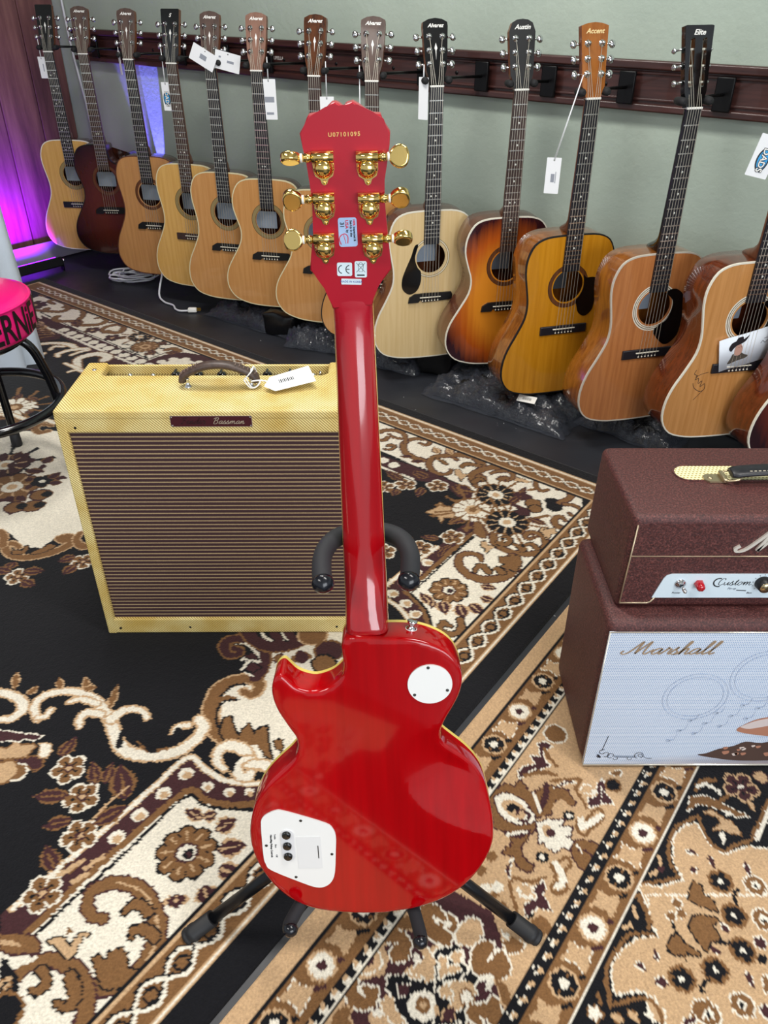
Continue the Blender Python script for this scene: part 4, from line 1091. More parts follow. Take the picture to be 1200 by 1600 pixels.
def body_outline(kind, cutaway=False):
    h, L = half_outline(kind)
    hs = cr([(0, 0)] + h + [(0, L + .001)], 3)
    right = [(x, -.358 - y) for x, y in hs]
    left = [(-x, y) for x, y in right[1:-1]][::-1]
    if cutaway:
        c = [(0, 0), (.024, .004), (.027, .035), (.036, .066), (.062, .082), (.090, .074), (.110, .046), (.124, .032), (.139, .044), (.146, .078)]
        cc = cr(c, 3); rest = [(x, y) for x, y in hs if y > .105]
        right = [(x, -.358 - y) for x, y in cc + rest]
    return right + left
PEG_SH = {}
def shared(key, fn):
    if key not in PEG_SH: PEG_SH[key] = fn()
    return PEG_SH[key]
def peg_mesh(side, col):
    def fn():
        b = MB()
        b.sweep([(0, 0, -.008), (side*.010, 0, -.008)], .0032, 8)
        b.ball((side*.018, 0, -.008), .0115, 12, (.85, .95, .5))
        return b.mesh('button', col)
    return shared(('peg', side, col.name), fn)
def post_mesh(col):
    def fn():
        b = MB(); b.lathe([(.0092, 0), (.0086, .0024), (.0040, .003), (.0032, .010), (.0038, .0105), (.0038, .013), (0, .0133)], seg=12)
        return b.mesh('post', col)
    return shared(('post', col.name), fn)
def fret_mesh():
    def fn():
        b = MB(); b.box((0, 0, .0004), (1, .0032, .0015)); return b.mesh('fret', m_fret)
    return shared('fret', fn)
def nutw(y):  # fretboard half width at local y (0 at nut, negative towards body)
    return .0215 + (.0055) * min(1, -y / .36)

def acoustic(pos, az, label, kind='dread', top=None, side=None, neck=None, head='alv', head_mat=None, board=None, bind=m_bone, rose='ring',
             guard=None, guard_side=1, bridge='alv', logo=None, logo_mat=m_white, cut=False, dots='dots', depth=.105, lab=m_label, roll=0,
             hang=.165, peg=m_chrome, inlay_head=True, dark_bind=False):
    g = empty('acoustic_guitar', pos, (R(90), R(roll), az)); g.rotation_mode = 'XYZ'
    tag(g, label, 'guitar', 'acoustic guitars hanging from the wall rail')
    P = body_outline(kind, cut)
    # sides and back: one shell, open behind the soundboard
    zt = 0.0; b = MB(); n = len(P)
    ringsz = [(-.001, 0), (-depth*.5, -.0), (-depth + .006, 0), (-depth, .004), (-depth - .004, .03)]
    rings = []
    for z, off in ringsz:
        Q = offset_poly(P, off) if off else P
        # body is a little shallower at the neck end
        rings.append([b.bm.verts.new((x, y, z * (1 - .12*max(0, (y + .86)/.5)))) for x, y in Q])
    for a, c in zip(rings, rings[1:]):
        for i in range(n): b._f((a[i], a[(i+1) % n], c[(i+1) % n], c[i]), True)
    b._f(rings[-1])
    b.build('body_shell', side, g, recalc=False)
    hole_y = -.512; hr = .0505
    b = MB(); b.prism(offset_poly(P, .0012), -.002, .001, [circle(hr, 40, (0, hole_y))]); b.build('soundboard', top, g)
    b = MB(); Q1 = offset_poly(P, -.0006); Q2 = offset_poly(P, .0034)
    b.prism(Q1, -.005, .0014, [Q2]); b.build('binding', bind, g)
    # rosette
    b = MB()
    if rose == 'ring':
        b.prism(circle(.0665, 48, (0, hole_y)), .0009, .0013, [circle(.0535, 48, (0, hole_y))]); b.mi = 1
        b.prism(circle(.0680, 48, (0, hole_y)), .0009, .0014, [circle(.0668, 48, (0, hole_y))])
        b.prism(circle(.0533, 48, (0, hole_y)), .0009, .0014, [circle(.0523, 48, (0, hole_y))])
        b.build('rosette', [mat('rosette_olive', '#8d7b52', .35), m_satin_black], g)
    elif rose == 'thin':
        for k, (ra, rb) in enumerate(((.0660, .0650), (.0640, .0615), (.0605, .0597), (.0560, .0553))):
            b.mi = k % 2; b.prism(circle(ra, 48, (0, hole_y)), .0009, .0013, [circle(rb, 48, (0, hole_y))])
        b.build('rosette', [m_satin_black, m_bone], g)
    elif rose == 'white':
        for k, (ra, rb) in enumerate(((.0690, .0655), (.0650, .0635), (.0632, .0600), (.0596, .0585), (.0580, .0555))):
            b.mi = k % 2; b.prism(circle(ra, 48, (0, hole_y)), .0009, .0013, [circle(rb, 48, (0, hole_y))])
        b.build('rosette', [m_bone, m_satin_black], g)
    elif rose == 'brown':
        b.prism(circle(.0660, 48, (0, hole_y)), .0009, .0013, [circle(.0545, 48, (0, hole_y))]); b.mi = 1
        b.prism(circle(.0672, 48, (0, hole_y)), .0009, .0014, [circle(.0661, 48, (0, hole_y))])
        b.build('rosette', [wood('rosette_rosewood', '#6e4020', '#4a2812', .4, .3), m_satin_black], g)
    if lab:
        b = MB(); b.prism(rrect(.088, .064, .003, ((-.030 if az < 0 else .004), hole_y - .010)), -depth + .012, -depth + .0125); b.build('paper_label', lab, g)
    # pickguard
    if guard:
        s = guard_side
        gp = {'drop': [(.050, -.512+.030), (.060,-.490),(.090,-.492),(.098,-.520),(.098,-.560),(.092,-.595),(.070,-.612),(.047,-.600),(.037,-.575),(.033,-.560),(.043,-.545),(.053,-.520)],
              'tear': [(.046,-.466),(.058,-.470),(.070,-.505),(.088,-.545),(.100,-.580),(.098,-.612),(.075,-.632),(.048,-.622),(.034,-.592),(.034,-.558),(.047,-.540),(.056,-.512),(.052,-.490)],
              'big': [(.030,-.470),(.060,-.462),(.092,-.490),(.096,-.54),(.092,-.600),(.060,-.628),(.030,-.610),(.010,-.585),(.020,-.570),(.045,-.553),(.058,-.525),(.055,-.495)]}[guard]
        gp = cr([(s*x, y) for x, y in gp], 4, True)
        b = MB(); b.prism(gp, .0010, .0024); b.build('pickguard', m_black, g)
    # bridge
    sy = -.645
    b = MB()
    if bridge == 'alv':
        s = -1 if guard_side >= 0 else -1
        o_ = [(-.078,-.017),(-.074,.002),(-.055,.013),(-.02,.014),(.076,.013),(.080,.004),(.078,-.012),(.045,-.015),(-.028,-.017),(-.034,-.007),(-.042,-.017)]
        b.prism([(x, sy + y) for x, y in o_], .001, .008)
    elif bridge == 'belly':
        o_ = cr([(-.078,.012),(0,.013),(.078,.012),(.078,-.008),(.05,-.014),(.02,-.023),(-.02,-.023),(-.05,-.014),(-.078,-.008)], 3, True)
        b.prism([(x, sy + y) for x, y in o_], .001, .008)
    else:
        b.box((0, sy - .004, .0045), (.158, .028, .007), bev=.002)
    b.build('bridge', board if bridge != 'alv' else m_satin_black, g)
    b = MB(); b.box((0, sy, .0085), (.075, .003, .005), bev=.0008); b.build('saddle', m_bone, g)
    for k in range(6):
        b = None
        me = shared('pin', lambda: MB().ball((0, 0, 0), .0027, 8, (1, 1, .7)).mesh('bridge_pin', m_bone))
        link('bridge_pin', me, g, (-.0275 + .011*k, sy - .012, .0088))
    # neck, fretboard, frets
    fe = hole_y + hr - .004
    b = MB()
    prof = [(0, .0155, .022), (-.05, .016, .0222), (-.2, .018, .0245), (-.295, .020, .0262), (-.318, .030, .024), (-.336, .054, .0205), (-.350, depth*.72, .018), (-.362, depth*.86, .016)]
    rings = []
    for y, dz, wdt in prof:
        ring = []
        for k in range(9):
            a = math.pi * k / 8; ring.append(b.bm.verts.new((wdt*math.cos(a), y, .002 - dz*math.sin(a)**.8)))
        rings.append(ring)
    for a, c in zip(rings, rings[1:]):
        for k in range(8): b._f((a[k], a[k+1], c[k+1], c[k]), True)
        b._f((a[0], c[0], c[8], a[8]))
    b._f(rings[-1]); b._f(rings[0])
    b.build('neck', neck, g)
    b = MB(); w0, w1 = nutw(0), nutw(fe)
    b.prism([(-w0, 0), (w0, 0), (w1, -.36), (w1, fe), (-w1, fe), (-w1, -.36)], .002, .0075); fb = b.build('fretboard', board, g)
    for k in range(1, 21):
        y = -.645 * (1 - 2 ** (-k / 12))
        if y < fe + .003: break
        o = link('fret', fret_mesh(), fb, (0, y, .0075)); o.scale = (2*nutw(y) - .001, 1, 1)
    for k in (3, 5, 7, 9, 12, 15, 17):
        if dots == 'none' and k != 12: continue
        y = -.645 * (1 - (2 ** (-(k-1)/12) + 2 ** (-k/12)) / 2)
        if y < fe + .008: break
        b = MB()
        if dots == 'block':
            for dx in (-.009, .009): b.lathe([(.0032, 0), (.0032, .0004), (0, .0004)], (dx, y + .004*(1 if dx > 0 else -1), .0074), seg=6)
        elif dots == 'none' or k == 12:
            for dx in (-.008, .008): b.lathe([(.0030, 0), (.0030, .0003), (0, .0003)], (dx if dots != 'none' else dx*.6, y, .0074), seg=8)
        else: b.lathe([(.0032, 0), (.0032, .0003), (0, .0003)], (0, y, .0074), seg=10)
        b.build('inlay', m_pearl, fb)
    b = MB(); b.box((0, .0025, .006), (.044, .005, .010), bev=.001); b.build('nut', m_white, g)
    # headstock, tilted back
    T = Matrix.Translation((0, .004, .004)) @ Matrix.Rotation(R(-13), 4, 'X') @ Matrix.Diagonal((1.03, .945, 1, 1))
    if head == 'alv':   o_ = [(.022,0),(.0235,.018),(.031,.045),(.035,.10),(.0375,.165),(.036,.176),(.020,.184),(0,.187)]
    elif head == 'flat': o_ = [(.022,0),(.024,.012),(.0315,.034),(.034,.10),(.0375,.186),(.034,.189),(0,.189)]
    elif head == 'martin': o_ = [(.022,0),(.024,.010),(.0325,.030),(.035,.10),(.0385,.180),(.020,.186),(0,.188)]
    elif head == 'austin': o_ = [(.022,0),(.025,.016),(.034,.040),(.0365,.10),(.0385,.155),(.030,.178),(.016,.186),(0,.188)]
    else: o_ = [(.022,0),(.0225,.012),(.030,.035),(.0335,.10),(.0385,.188),(.034,.190),(0,.190)]
    hp = o_ + [(-x, y) for x, y in o_[:-1][::-1]]
    slots = []
    if head == 'slot':
        for s in (-1, 1): slots.append([(s*.016 + dx, .105 + dy) for dx, dy in rrect(.0115, .115, .005, (0, 0), 4)])
    b = MB(); b.prism(hp, -.015, .0005, slots, M=T); b.build('headstock', neck, g)
    b = MB(); b.prism(offset_poly(hp, .0002), .0005, .002, slots, M=T); face = b.build('head_face', head_mat or neck, g)
    py = (.060, .098, .136)
    for s in (-1, 1):
        for k, y in enumerate(py):
            q = (T @ Vector((s*.020, y, .002))); hw = .033 + .0025*k
            if head != 'slot':
                o = link('tuner_post', post_mesh(peg), g, q, (R(-13), 0, 0))
                o2 = link('tuner_button', peg_mesh(s, peg), g, T @ Vector((s*hw, y, .0)), (R(-13), 0, 0))
            else:
                bb = MB(); bb.sweep([(s*.008, y, -.006), (s*.026, y, -.006)], .003, 8); bb.bm.transform(T); bb.build('tuner_roller', m_bone, g)
                bb = MB(); bb.sweep([(s*hw, y, -.006), (s*(hw+.004), y, -.006), (s*(hw + .006), y, -.022)], .0028, 8); bb.ball((s*(hw+.010), y, -.026), .0085, 10, (.6, .9, 1)); bb.bm.transform(T); bb.build('tuner_button', peg, g)
    if inlay_head:
        b = MB(); b.prism([(0, .155 - .036), (.0045, .104), (.0014, .098), (0, .072), (-.0014, .098), (-.0045, .104)][::-1], .002, .0024, M=T); b.build('head_inlay', logo_mat, g)
    if logo:
        text('logo', logo, .0175 if len(logo) < 7 else .0150, T @ Matrix.Translation((0, .166 if head != 'slot' else .173, .0021)), logo_mat, g, shear=.35, bold=.0004)
    # strings
    for k in range(6):
        x = -.0175 + .007*k; xb = -.0275 + .011*k; s = -1 if k < 3 else 1
        kk = (k if k < 3 else 5 - k); y = py[kk]
        pe = T @ Vector((s*.0195 if head != 'slot' else s*.016, y, .006 if head != 'slot' else -.003))
        b = MB(); b.sweep([(xb, sy - .010, .008), (xb, sy, .0115), (x, .0025, .0112), pe], .0007, 4, cap=False); b.build('string', m_steel, g)
    # hanger fixed to the rail behind this guitar
    gm = Matrix.Translation(pos) @ Matrix.Rotation(az, 4, 'Z') @ Matrix.Rotation(R(roll), 4, 'Y') @ Matrix.Rotation(R(90), 4, 'X')
    yk = gm @ Vector((0, .022, -.026))
    s_w = (yk - WC).dot(wd); foot = wpt(s_w, .0365, 0); foot.z = .965
    h = empty('guitar_hanger', (foot.x, foot.y, .965)); 
    tag(h, HL[len(HANGERS)], 'hanger', 'black hangers on the wall rail'); HANGERS.append(h)
    off = -Vector(h.location)
    def loc(p): return Vector(p) + off
    b = MB(); b.box((0, -.006, 0), (.050, .012, .086), bev=.003); o = b.build('wall_block', m_blk, h, rot=(0, 0, WANG))
    b = MB(); b.sweep([(0, 0, 0), loc(yk - wn*.0 + Vector((0, 0, -.002)))], .0045, 8); b.build('rod', m_blk, h)
    b = MB(); pts = [gm @ Vector(p) for p in ((-.036, .018, .0), (-.036, .020, -.022), (-.018, .022, -.028), (.018, .022, -.028), (.036, .020, -.022), (.036, .018, .0))]
    b.sweep([loc(p) for p in cr(pts, 4)], .004, 8); b.build('yoke', m_blk, h)
    for s in (-1, 1):
        b = MB(); b.sweep([loc(gm @ Vector((s*.037, .018, z))) for z in (-.020, -.004, .010, .016, .019)], [.0085, .0105, .0105, .009, .004], 12); b.build('foam_prong', m_foam, h)
    return g, gm
HANGERS = []
HL = ['black hanger holding the first guitar beside the boarded wall', 'black hanger behind the dark brown cutaway guitar', 'black hanger behind the third guitar from the boarded wall',
      'black hanger behind the glossy black flat-topped headstock', 'black hanger behind the headstock with two crossed price tags', 'black hanger behind the pinkish-brown headstock',
      'black hanger behind the glossy two-tone brown headstock', 'black hanger behind the matt grey-brown headstock', 'black hanger behind the glossy black headstock with chrome glare',
      'black hanger holding the orange sunburst guitar', 'black hanger holding the golden amber guitar', 'black hanger holding the slotted-headstock guitar',
      'black hanger holding the signed guitar at the right', 'black hanger holding the last guitar at the right frame edge']
NZ = EYE - .272
w_cedar = wood('cedar_top', '#c89258', '#b98149', .22, .6); w_spruce = wood('spruce_top', '#d9ab62', '#cb9a50', .2, .6)
w_natural = wood('pale_spruce', '#e3c896', '#d9bb84', .3, .4); w_satinspruce = wood('honey_top', '#c08c56', '#b07b48', .3, .4)
w_mah = wood('mahogany_side', '#6b3a22', '#4e2815', .25, .5); w_rosew = wood('rosewood_side', '#4a2418', '#2e140d', .2, .6); w_neck = wood('neck_mahogany', '#7a4a30', '#5e3622', .35, .3)
w_grey = wood('walnut_head', '#5a463e', '#463630', .5, .1); w_pinkhead = wood('rosy_head', '#8a6453', '#765445', .5, .1); w_glossbrown = wood('gloss_brown_head', '#5e3317', '#2a140a', .12, .8)
w_eb = wood('ebony_board', '#22222a', '#17171c', .35, .1, (30, 3, 30)); w_rb = wood('rosewood_board', '#46332f', '#30221f', .4, .1, (60, 4, 60))
w_amber = wood('amber_top', '#d18f22', '#bf7d16', .15, .8, (60, 3, 60)); w_orangeside = wood('orange_side', '#9a5c22', '#7c4416', .15, .8); w_acchead = wood('accent_head', '#a5652c', '#8f5220', .2, .6)
w_elite = wood('elite_top', '#bf7c48', '#a9683a', .18, .7); w_wil = wood('signed_top', '#d09558', '#bd8247', .18, .7); w_brownside = wood('brown_side', '#6d3217', '#4d200d', .12, .8)
def burst(name, inner, mid, outer, cx=(0, -.62), sc=(4.2, 3.3), stops=(.25, .62, .9)):
    m = mat(name, mid, .15, coat=.7); t = NT(m)
    tc = t.n('ShaderNodeTexCoord'); sep = t.n('ShaderNodeSeparateXYZ'); t.l(tc.outputs['Object'], sep.inputs[0])
    dx = t.math('MULTIPLY', t.math('SUBTRACT', sep.outputs[0], cx[0]), sc[0]); dy = t.math('MULTIPLY', t.math('SUBTRACT', sep.outputs[1], cx[1]), sc[1])
    r = t.math('SQRT', t.math('ADD', t.math('POWER', dx, 2), t.math('POWER', t.math('ABSOLUTE', dy), 2)))
    v = t.coord('Object', (90, 4, 90)); f = t.noise(v, 1, 4); r2 = t.math('ADD', r, t.math('MULTIPLY', t.math('SUBTRACT', f, .5), .22))
    t.base(t.ramp(r2, [(stops[0], inner), (stops[1], mid), (stops[2], outer), (1, outer)])); return m
w_burst = burst('orange_sunburst', '#de8a28', '#b8561a', '#32101a', sc=(4.4, 3.5), stops=(.44, .70, .93))
w_burst2 = burst('violet_sunburst', '#c46a2a', '#7a2f1c', '#2a0f16', sc=(4.3, 3.4), stops=(.30, .62, .92))
w_dark = burst('dark_mahogany_burst', '#5a2416', '#451a12', '#0c0506', sc=(4.0, 3.2), stops=(.3, .62, .95))
A = acoustic; dg = R
G = []
G.append(A((-1.493, 4.087, NZ), dg(-6), 'pale spruce guitar with olive rosette, first in the row beside the boarded wall', top=w_spruce, side=w_rosew, neck=w_neck, head='flat', head_mat=m_black, board=w_eb, rose='ring', bridge='rect', dots='block', depth=.085, peg=m_chrome, inlay_head=True))
G.append(A((-1.298, 3.960, NZ), dg(-6), 'very dark brown sunburst cutaway guitar hanging second from the boarded wall', kind='om', top=w_dark, side=w_rosew, neck=w_neck, head='alv', head_mat=w_grey, board=w_rb, rose='brown', bridge='alv', cut=True, dots='none', logo='Alvarez', depth=.085, bind=m_satin_black))
G.append(A((-1.026, 3.675, NZ), dg(-12), 'orange-brown natural guitar with grey-brown headstock, right of the dark cutaway', top=w_satinspruce, side=w_rosew, neck=w_neck, head='alv', head_mat=w_grey, board=w_eb, rose='brown', bridge='alv', dots='none', logo='Alvarez', depth=.085, bind=wood('bind_rosewood', '#6e4430', '#4e2a1c')))
G.append(A((-.814, 3.500, NZ), dg(-16), 'bright yellow-topped guitar with glossy black flat-topped headstock', top=w_spruce, side=w_rosew, neck=w_neck, head='flat', head_mat=m_black, board=w_rb, rose='ring', bridge='rect', logo='S', depth=.085, bind=mat('cream_bind', '#d8cda6', .35)))
G.append(A((-.634, 3.330, NZ), dg(-15), 'cedar-topped guitar with two white price tags crossed over its headstock', top=w_cedar, side=w_rosew, neck=w_neck, head='alv', head_mat=w_grey, board=w_eb, rose='ring', bridge='alv', dots='none', logo='Alvarez', depth=.085, bind=mat('cream_bind', '#d8cda6', .35)))
G.append(A((-.449, 3.205, NZ), dg(-12), 'light cedar small-bodied guitar with pinkish-brown headstock and a tag on its right', kind='om', top=w_cedar, side=w_rosew, neck=w_neck, head='alv', head_mat=w_pinkhead, board=w_eb, rose='ring', bridge='alv', dots='none', logo='Alvarez', depth=.070, bind=mat('cream_bind', '#d8cda6', .35)))
G.append(A((-.232, 3.02, NZ), dg(-14), 'cedar-topped guitar half hidden behind the red headstock, glossy two-tone brown headstock', kind='om', top=w_cedar, side=w_rosew, neck=w_neck, head='alv', head_mat=w_glossbrown, board=w_rb, rose='ring', bridge='alv', dots='none', logo='Alvarez', depth=.085, bind=mat('cream_bind', '#d8cda6', .35)))
G.append(A((-.038, 2.86, NZ), dg(-8), 'guitar almost wholly hidden behind the red guitar, matt grey-brown headstock', top=w_cedar, side=w_mah, neck=w_neck, head='alv', head_mat=w_grey, board=w_rb, rose='ring', bridge='alv', logo='Alvarez', depth=.085, bind=m_satin_black))
G.append(A((.158, 2.716, NZ), dg(14), 'pale cream-topped left-handed guitar with black pickguard left of the soundhole', top=w_natural, side=w_mah, neck=w_neck, head='alv', head_mat=m_black, board=w_eb, rose='thin', guard='tear', guard_side=-1, bridge='alv', logo='Alvarez', depth=.115))
G.append(A((.401, 2.627, NZ), dg(12), 'orange and dark brown sunburst guitar without pickguard', kind='om', top=w_burst, side=w_mah, neck=w_neck, head='austin', head_mat=m_satin_black, board=w_rb, rose='brown', bridge='alv', logo='Austin', depth=.115, inlay_head=False))
G.append(A((.564, 2.418, NZ), dg(16), 'golden amber guitar with orange-brown headstock and black pickguard', top=w_amber, side=w_orangeside, neck=w_neck, head='martin', head_mat=w_acchead, board=w_eb, rose='brown', guard='drop', bridge='rect', logo='Accent', logo_mat=mat('cream_print', '#f0d9a0', .4), depth=.115, bind=m_satin_black, inlay_head=False, lab=mat('dim_label', '#6c6f74', .6)))
G.append(A((.775, 2.226, NZ), dg(15), 'reddish natural guitar with black slotted headstock', top=w_elite, side=w_orangeside, neck=m_black, head='slot', head_mat=m_black, board=w_eb, rose='white', guard='big', bridge='rect', logo='Elite', depth=.115, inlay_head=False, bind=mat('grey_bind', '#c7beb0', .35)))
G.append(A((.985, 2.075, NZ + .022), dg(11), 'signed natural guitar with a cowboy portrait card tucked under its strings', top=w_wil, side=w_brownside, neck=w_neck, head='martin', head_mat=m_black, board=w_eb, rose='white', guard='big', bridge='rect', depth=.125, inlay_head=False))
G.append(A((1.195, 1.965, NZ + .01), dg(10), 'sunburst guitar cut off by the right edge of the photo', top=w_burst2, side=w_brownside, neck=w_neck, head='martin', head_mat=m_black, board=w_eb, rose='white', guard='big', bridge='rect', depth=.125, inlay_head=False))
# ================================================================ RED ELECTRIC GUITAR (seen from the back)
BODY = [(-0.0268, 0.4375),(-0.0295, 0.3982),(-0.0323, 0.3849),(-0.0393, 0.3767),(-0.0498, 0.3693),(-0.0677, 0.3639),(-0.0822, 0.367),(-0.0933, 0.3733),(-0.1014, 0.3829),(-0.1075, 0.389),(-0.1142, 0.3858),(-0.1193, 0.3776),(-0.1213, 0.3656),(-0.12, 0.3501),(-0.1154, 0.3344),(-0.1078, 0.3183),(-0.1014, 0.306),(-0.0972, 0.2983),(-0.0948, 0.2888),(-0.0948, 0.2776),(-0.0987, 0.2667),(-0.1084, 0.2539),(-0.1233, 0.2392),(-0.1388, 0.2223),(-0.1515, 0.2031),(-0.1615, 0.1801),(-0.1679, 0.1538),(-0.1693, 0.1296),(-0.1665, 0.1063),(-0.1604, 0.0853),(-0.1505, 0.0636),(-0.1371, 0.0428),(-0.1217, 0.026),(-0.1008, 0.0118),(-0.0761, 0.0033),(-0.0476, -0.0015),(-0.0224, -0.0034),(0.0069, -0.0038),(0.0227, -0.001),(0.0465, 0.0026),(0.0735, 0.0118),(0.097, 0.0242),(0.1187, 0.0421),(0.1367, 0.0652),(0.1496, 0.0901),(0.1565, 0.1107),(0.159, 0.1312),(0.1574, 0.1595),(0.1522, 0.1876),(0.1462, 0.2112),(0.1351, 0.2326),(0.1209, 0.2502),(0.1069, 0.2637),(0.0948, 0.2754),(0.0902, 0.2829),(0.0888, 0.2923),(0.0896, 0.303),(0.0958, 0.3189),(0.1047, 0.3361),(0.1113, 0.3514),(0.1152, 0.3667),(0.1156, 0.3805),(0.1134, 0.3903),(0.1077, 0.4038),(0.0975, 0.4157),(0.0834, 0.425),(0.0664, 0.4321),(0.048, 0.4355),(0.0267, 0.4366)]
HEAD = [(-0.0212, -0.0011),(-0.0229, 0.0107),(-0.0268, 0.0218),(-0.0334, 0.0322),(-0.0417, 0.0406),(-0.0393, 0.0562),(-0.0356, 0.0774),(-0.034, 0.1062),(-0.0349, 0.1241),(-0.0367, 0.1438),(-0.0389, 0.1577),(-0.0408, 0.1697),(-0.0361, 0.1762),(-0.0327, 0.1832),(-0.031, 0.1849),(-0.0226, 0.186),(-0.0144, 0.1901),(-0.0091, 0.1946),(-0.0057, 0.1951),(-0.002, 0.1934),(0.0014, 0.1906),(0.0045, 0.1936),(0.0103, 0.1951),(0.0157, 0.1922),(0.0221, 0.1875),(0.0286, 0.1844),(0.0358, 0.1836),(0.0373, 0.1789),(0.0405, 0.1737),(0.0443, 0.1681),(0.0435, 0.1581),(0.0407, 0.1413),(0.0378, 0.1263),(0.0373, 0.1098),(0.0381, 0.0925),(0.0399, 0.069),(0.0422, 0.0397),(0.0349, 0.0299),(0.0266, 0.0221),(0.0226, 0.0129),(0.0215, 0.0013)]
PLATE = [(-0.1408, 0.1791),(-0.1293, 0.1837),(-0.1199, 0.182),(-0.095, 0.1726),(-0.0654, 0.1597),(-0.057, 0.1513),(-0.0534, 0.138),(-0.0547, 0.1133),(-0.0579, 0.0756),(-0.0637, 0.0587),(-0.0734, 0.0504),(-0.085, 0.0497),(-0.1028, 0.0578),(-0.144, 0.0815),(-0.1513, 0.0934),(-0.1533, 0.1081),(-0.1523, 0.1574),(-0.1495, 0.1714)]
LP = empty('electric_guitar', (-.007, .618, EYE - 1.090), (0, 0, 0))
_a, _p = R(13), R(-1.821)
LPM = Matrix.Translation(LP.location) @ Matrix.Rotation(R(90) - _a, 4, 'X') @ Matrix.Rotation(_p * -1, 4, 'Z')
LP.matrix_world = LPM
LP.rotation_euler = LPM.to_euler(); LP.location = LPM.to_translation()
tag(LP, 'cherry red electric guitar seen from behind, gold tuners, leaning in the black stand', 'guitar')
m_red = mat('cherry_lacquer', '#c2000a', .10, coat=.75, spec=.2); t = NT(m_red)
f = t.noise(t.coord('Object', (70, 3.0, 70)), 1, 5, .55); g2 = t.noise(t.coord('Object', (9, 1.2, 9)), 1, 2, .5)
t.base(t.ramp(t.math('ADD', t.math('MULTIPLY', f, .6), t.math('MULTIPLY', g2, .4)), [(.30, '#900004'), (.60, '#ad0007'), (.8, '#bb040a')]))
m_redsatin = mat('cherry_head', '#ae0f26', .30, coat=.2); m_redneck = mat('cherry_neck', '#b4000e', .13, coat=.9)
t = NT(m_redneck); f = t.noise(t.coord('Object', (60, 3, 60)), 1, 4); cn = t.ramp(f, [(.3, '#980510'), (.7, '#b60812')])
tc = t.n('ShaderNodeTexCoord'); sp = t.n('ShaderNodeSeparateXYZ'); t.l(tc.outputs['Object'], sp.inputs[0]); mr = t.n('ShaderNodeMapRange'); t.l(sp.outputs[1], mr.inputs[0]); mr.inputs[1].default_value = .765; mr.inputs[2].default_value = .822
mx = t.n('ShaderNodeMix', data_type='RGBA'); t.l(mr.outputs[0], mx.inputs[0]); t.l(cn, mx.inputs[6]); mx.inputs[7].default_value = lin('#ae0f26'); t.base(mx.outputs[2])
t.l(t.math('MULTIPLY_ADD', mr.outputs[0], .17, .13), t.b.inputs['Roughness']); t.l(t.math('MULTIPLY_ADD', mr.outputs[0], -.7, .9), t.b.inputs['Coat Weight'])
m_cream = mat('cream_binding', '#e6cf6c', .3, coat=.4); m_gold = mat('gold_plate', '#f0cd7c', .12, 1.0); m_plate = mat('white_plastic', '#ececea', .28)
m_dk = mat('dark_bezel', '#1c1c20', .35)
T_BODY = .0455
ridge = [(.175,.118),(.1555,.1262),(.1393,.1339),(.1151,.1428),(.091,.1557),(.0704,.1704),(.0520,.1909),(.0419,.2107),(.0370,.2396),(.040,.268),(.055,.293),(.08,.305),(.12,.31)]
RD = np.array(cr(ridge, 4)); RP = RD
def carve(x, y):
    """depth of the comfort contour scooped out of the back"""
    P = np.array((x, y)); a = RD[:-1]; d = RD[1:] - a
    tt = np.clip(((P - a) * d).sum(1) / (d * d).sum(1), 0, 1); q = a + d * tt[:, None]
    ds = np.hypot(*(P - q).T); i = int(ds.argmin()); cross = d[i][0]*(P[1]-a[i][1]) - d[i][1]*(P[0]-a[i][0])
    return 0.0 if cross > 0 else 1.0 * ds[i]
def zb(x, y):
    s = carve(x, y)
    inside = s > 0
    return -min(.013, s*.17) if inside else 0.0
BO = [tuple(p) for p in cr(BODY, 3, True)]
from mathutils.geometry import delaunay_2d_cdt
def pip(x, y, poly):
    c = False; j = len(poly) - 1
    for i in range(len(poly)):
        xi, yi = poly[i]; xj, yj = poly[j]
        if (yi > y) != (yj > y) and x < (xj-xi)*(y-yi)/(yj-yi) + xi: c = not c
        j = i
    return c
b = MB(); inner = offset_poly(BO, .0040); mid = offset_poly(BO, .0012); n = len(BO)
grid = []; shr = offset_poly(BO, .0075); yy = 0.0
while yy < .44:
    xx = -.175
    while xx < .17:
        if pip(xx, yy, shr) and np.hypot(*(RP - np.array((xx, yy))).T).min() > .0028: grid.append((xx, yy))
        xx += .006
    yy += .006
rin = [tuple(p) for p in RD if pip(p[0], p[1], shr)]
co = inner + grid + rin
k0 = len(inner) + len(grid)
eds = [(i, (i+1) % n) for i in range(n)] + [(k0+i, k0+i+1) for i in range(len(rin)-1)]
vo, eo, fo, *_r = delaunay_2d_cdt([Vector(c) for c in co], eds, [], 1, 1e-6)
vv = [b.bm.verts.new((v.x, v.y, zb(v.x, v.y))) for v in vo]
for f in fo: b._f([vv[i] for i in f], True)
b.bm.verts.ensure_lookup_table()
ring0 = [vv[i] for i in range(n)]
ring1 = [b.bm.verts.new((x, y, zb(x, y) - .0012)) for x, y in mid]
ring2 = [b.bm.verts.new((x, y, zb(x, y) - .0040)) for x, y in BO]
ring3 = [b.bm.verts.new((x, y, -T_BODY + .0045)) for x, y in BO]
for a, c in ((ring0, ring1), (ring1, ring2), (ring2, ring3)):
    for i in range(n): b._f((a[i], a[(i+1) % n], c[(i+1) % n], c[i]), True)
b.build('body', m_red, LP)
b = MB(); b.prism(offset_poly(BO, -.0003), -T_BODY - .0015, -T_BODY + .0045); b.build('body_binding', m_cream, LP)
b = MB(); z0 = -T_BODY - .0015
rs = [(0.0, z0), (.004, z0 - .001), (.03, z0 - .006), (.07, z0 - .010)]
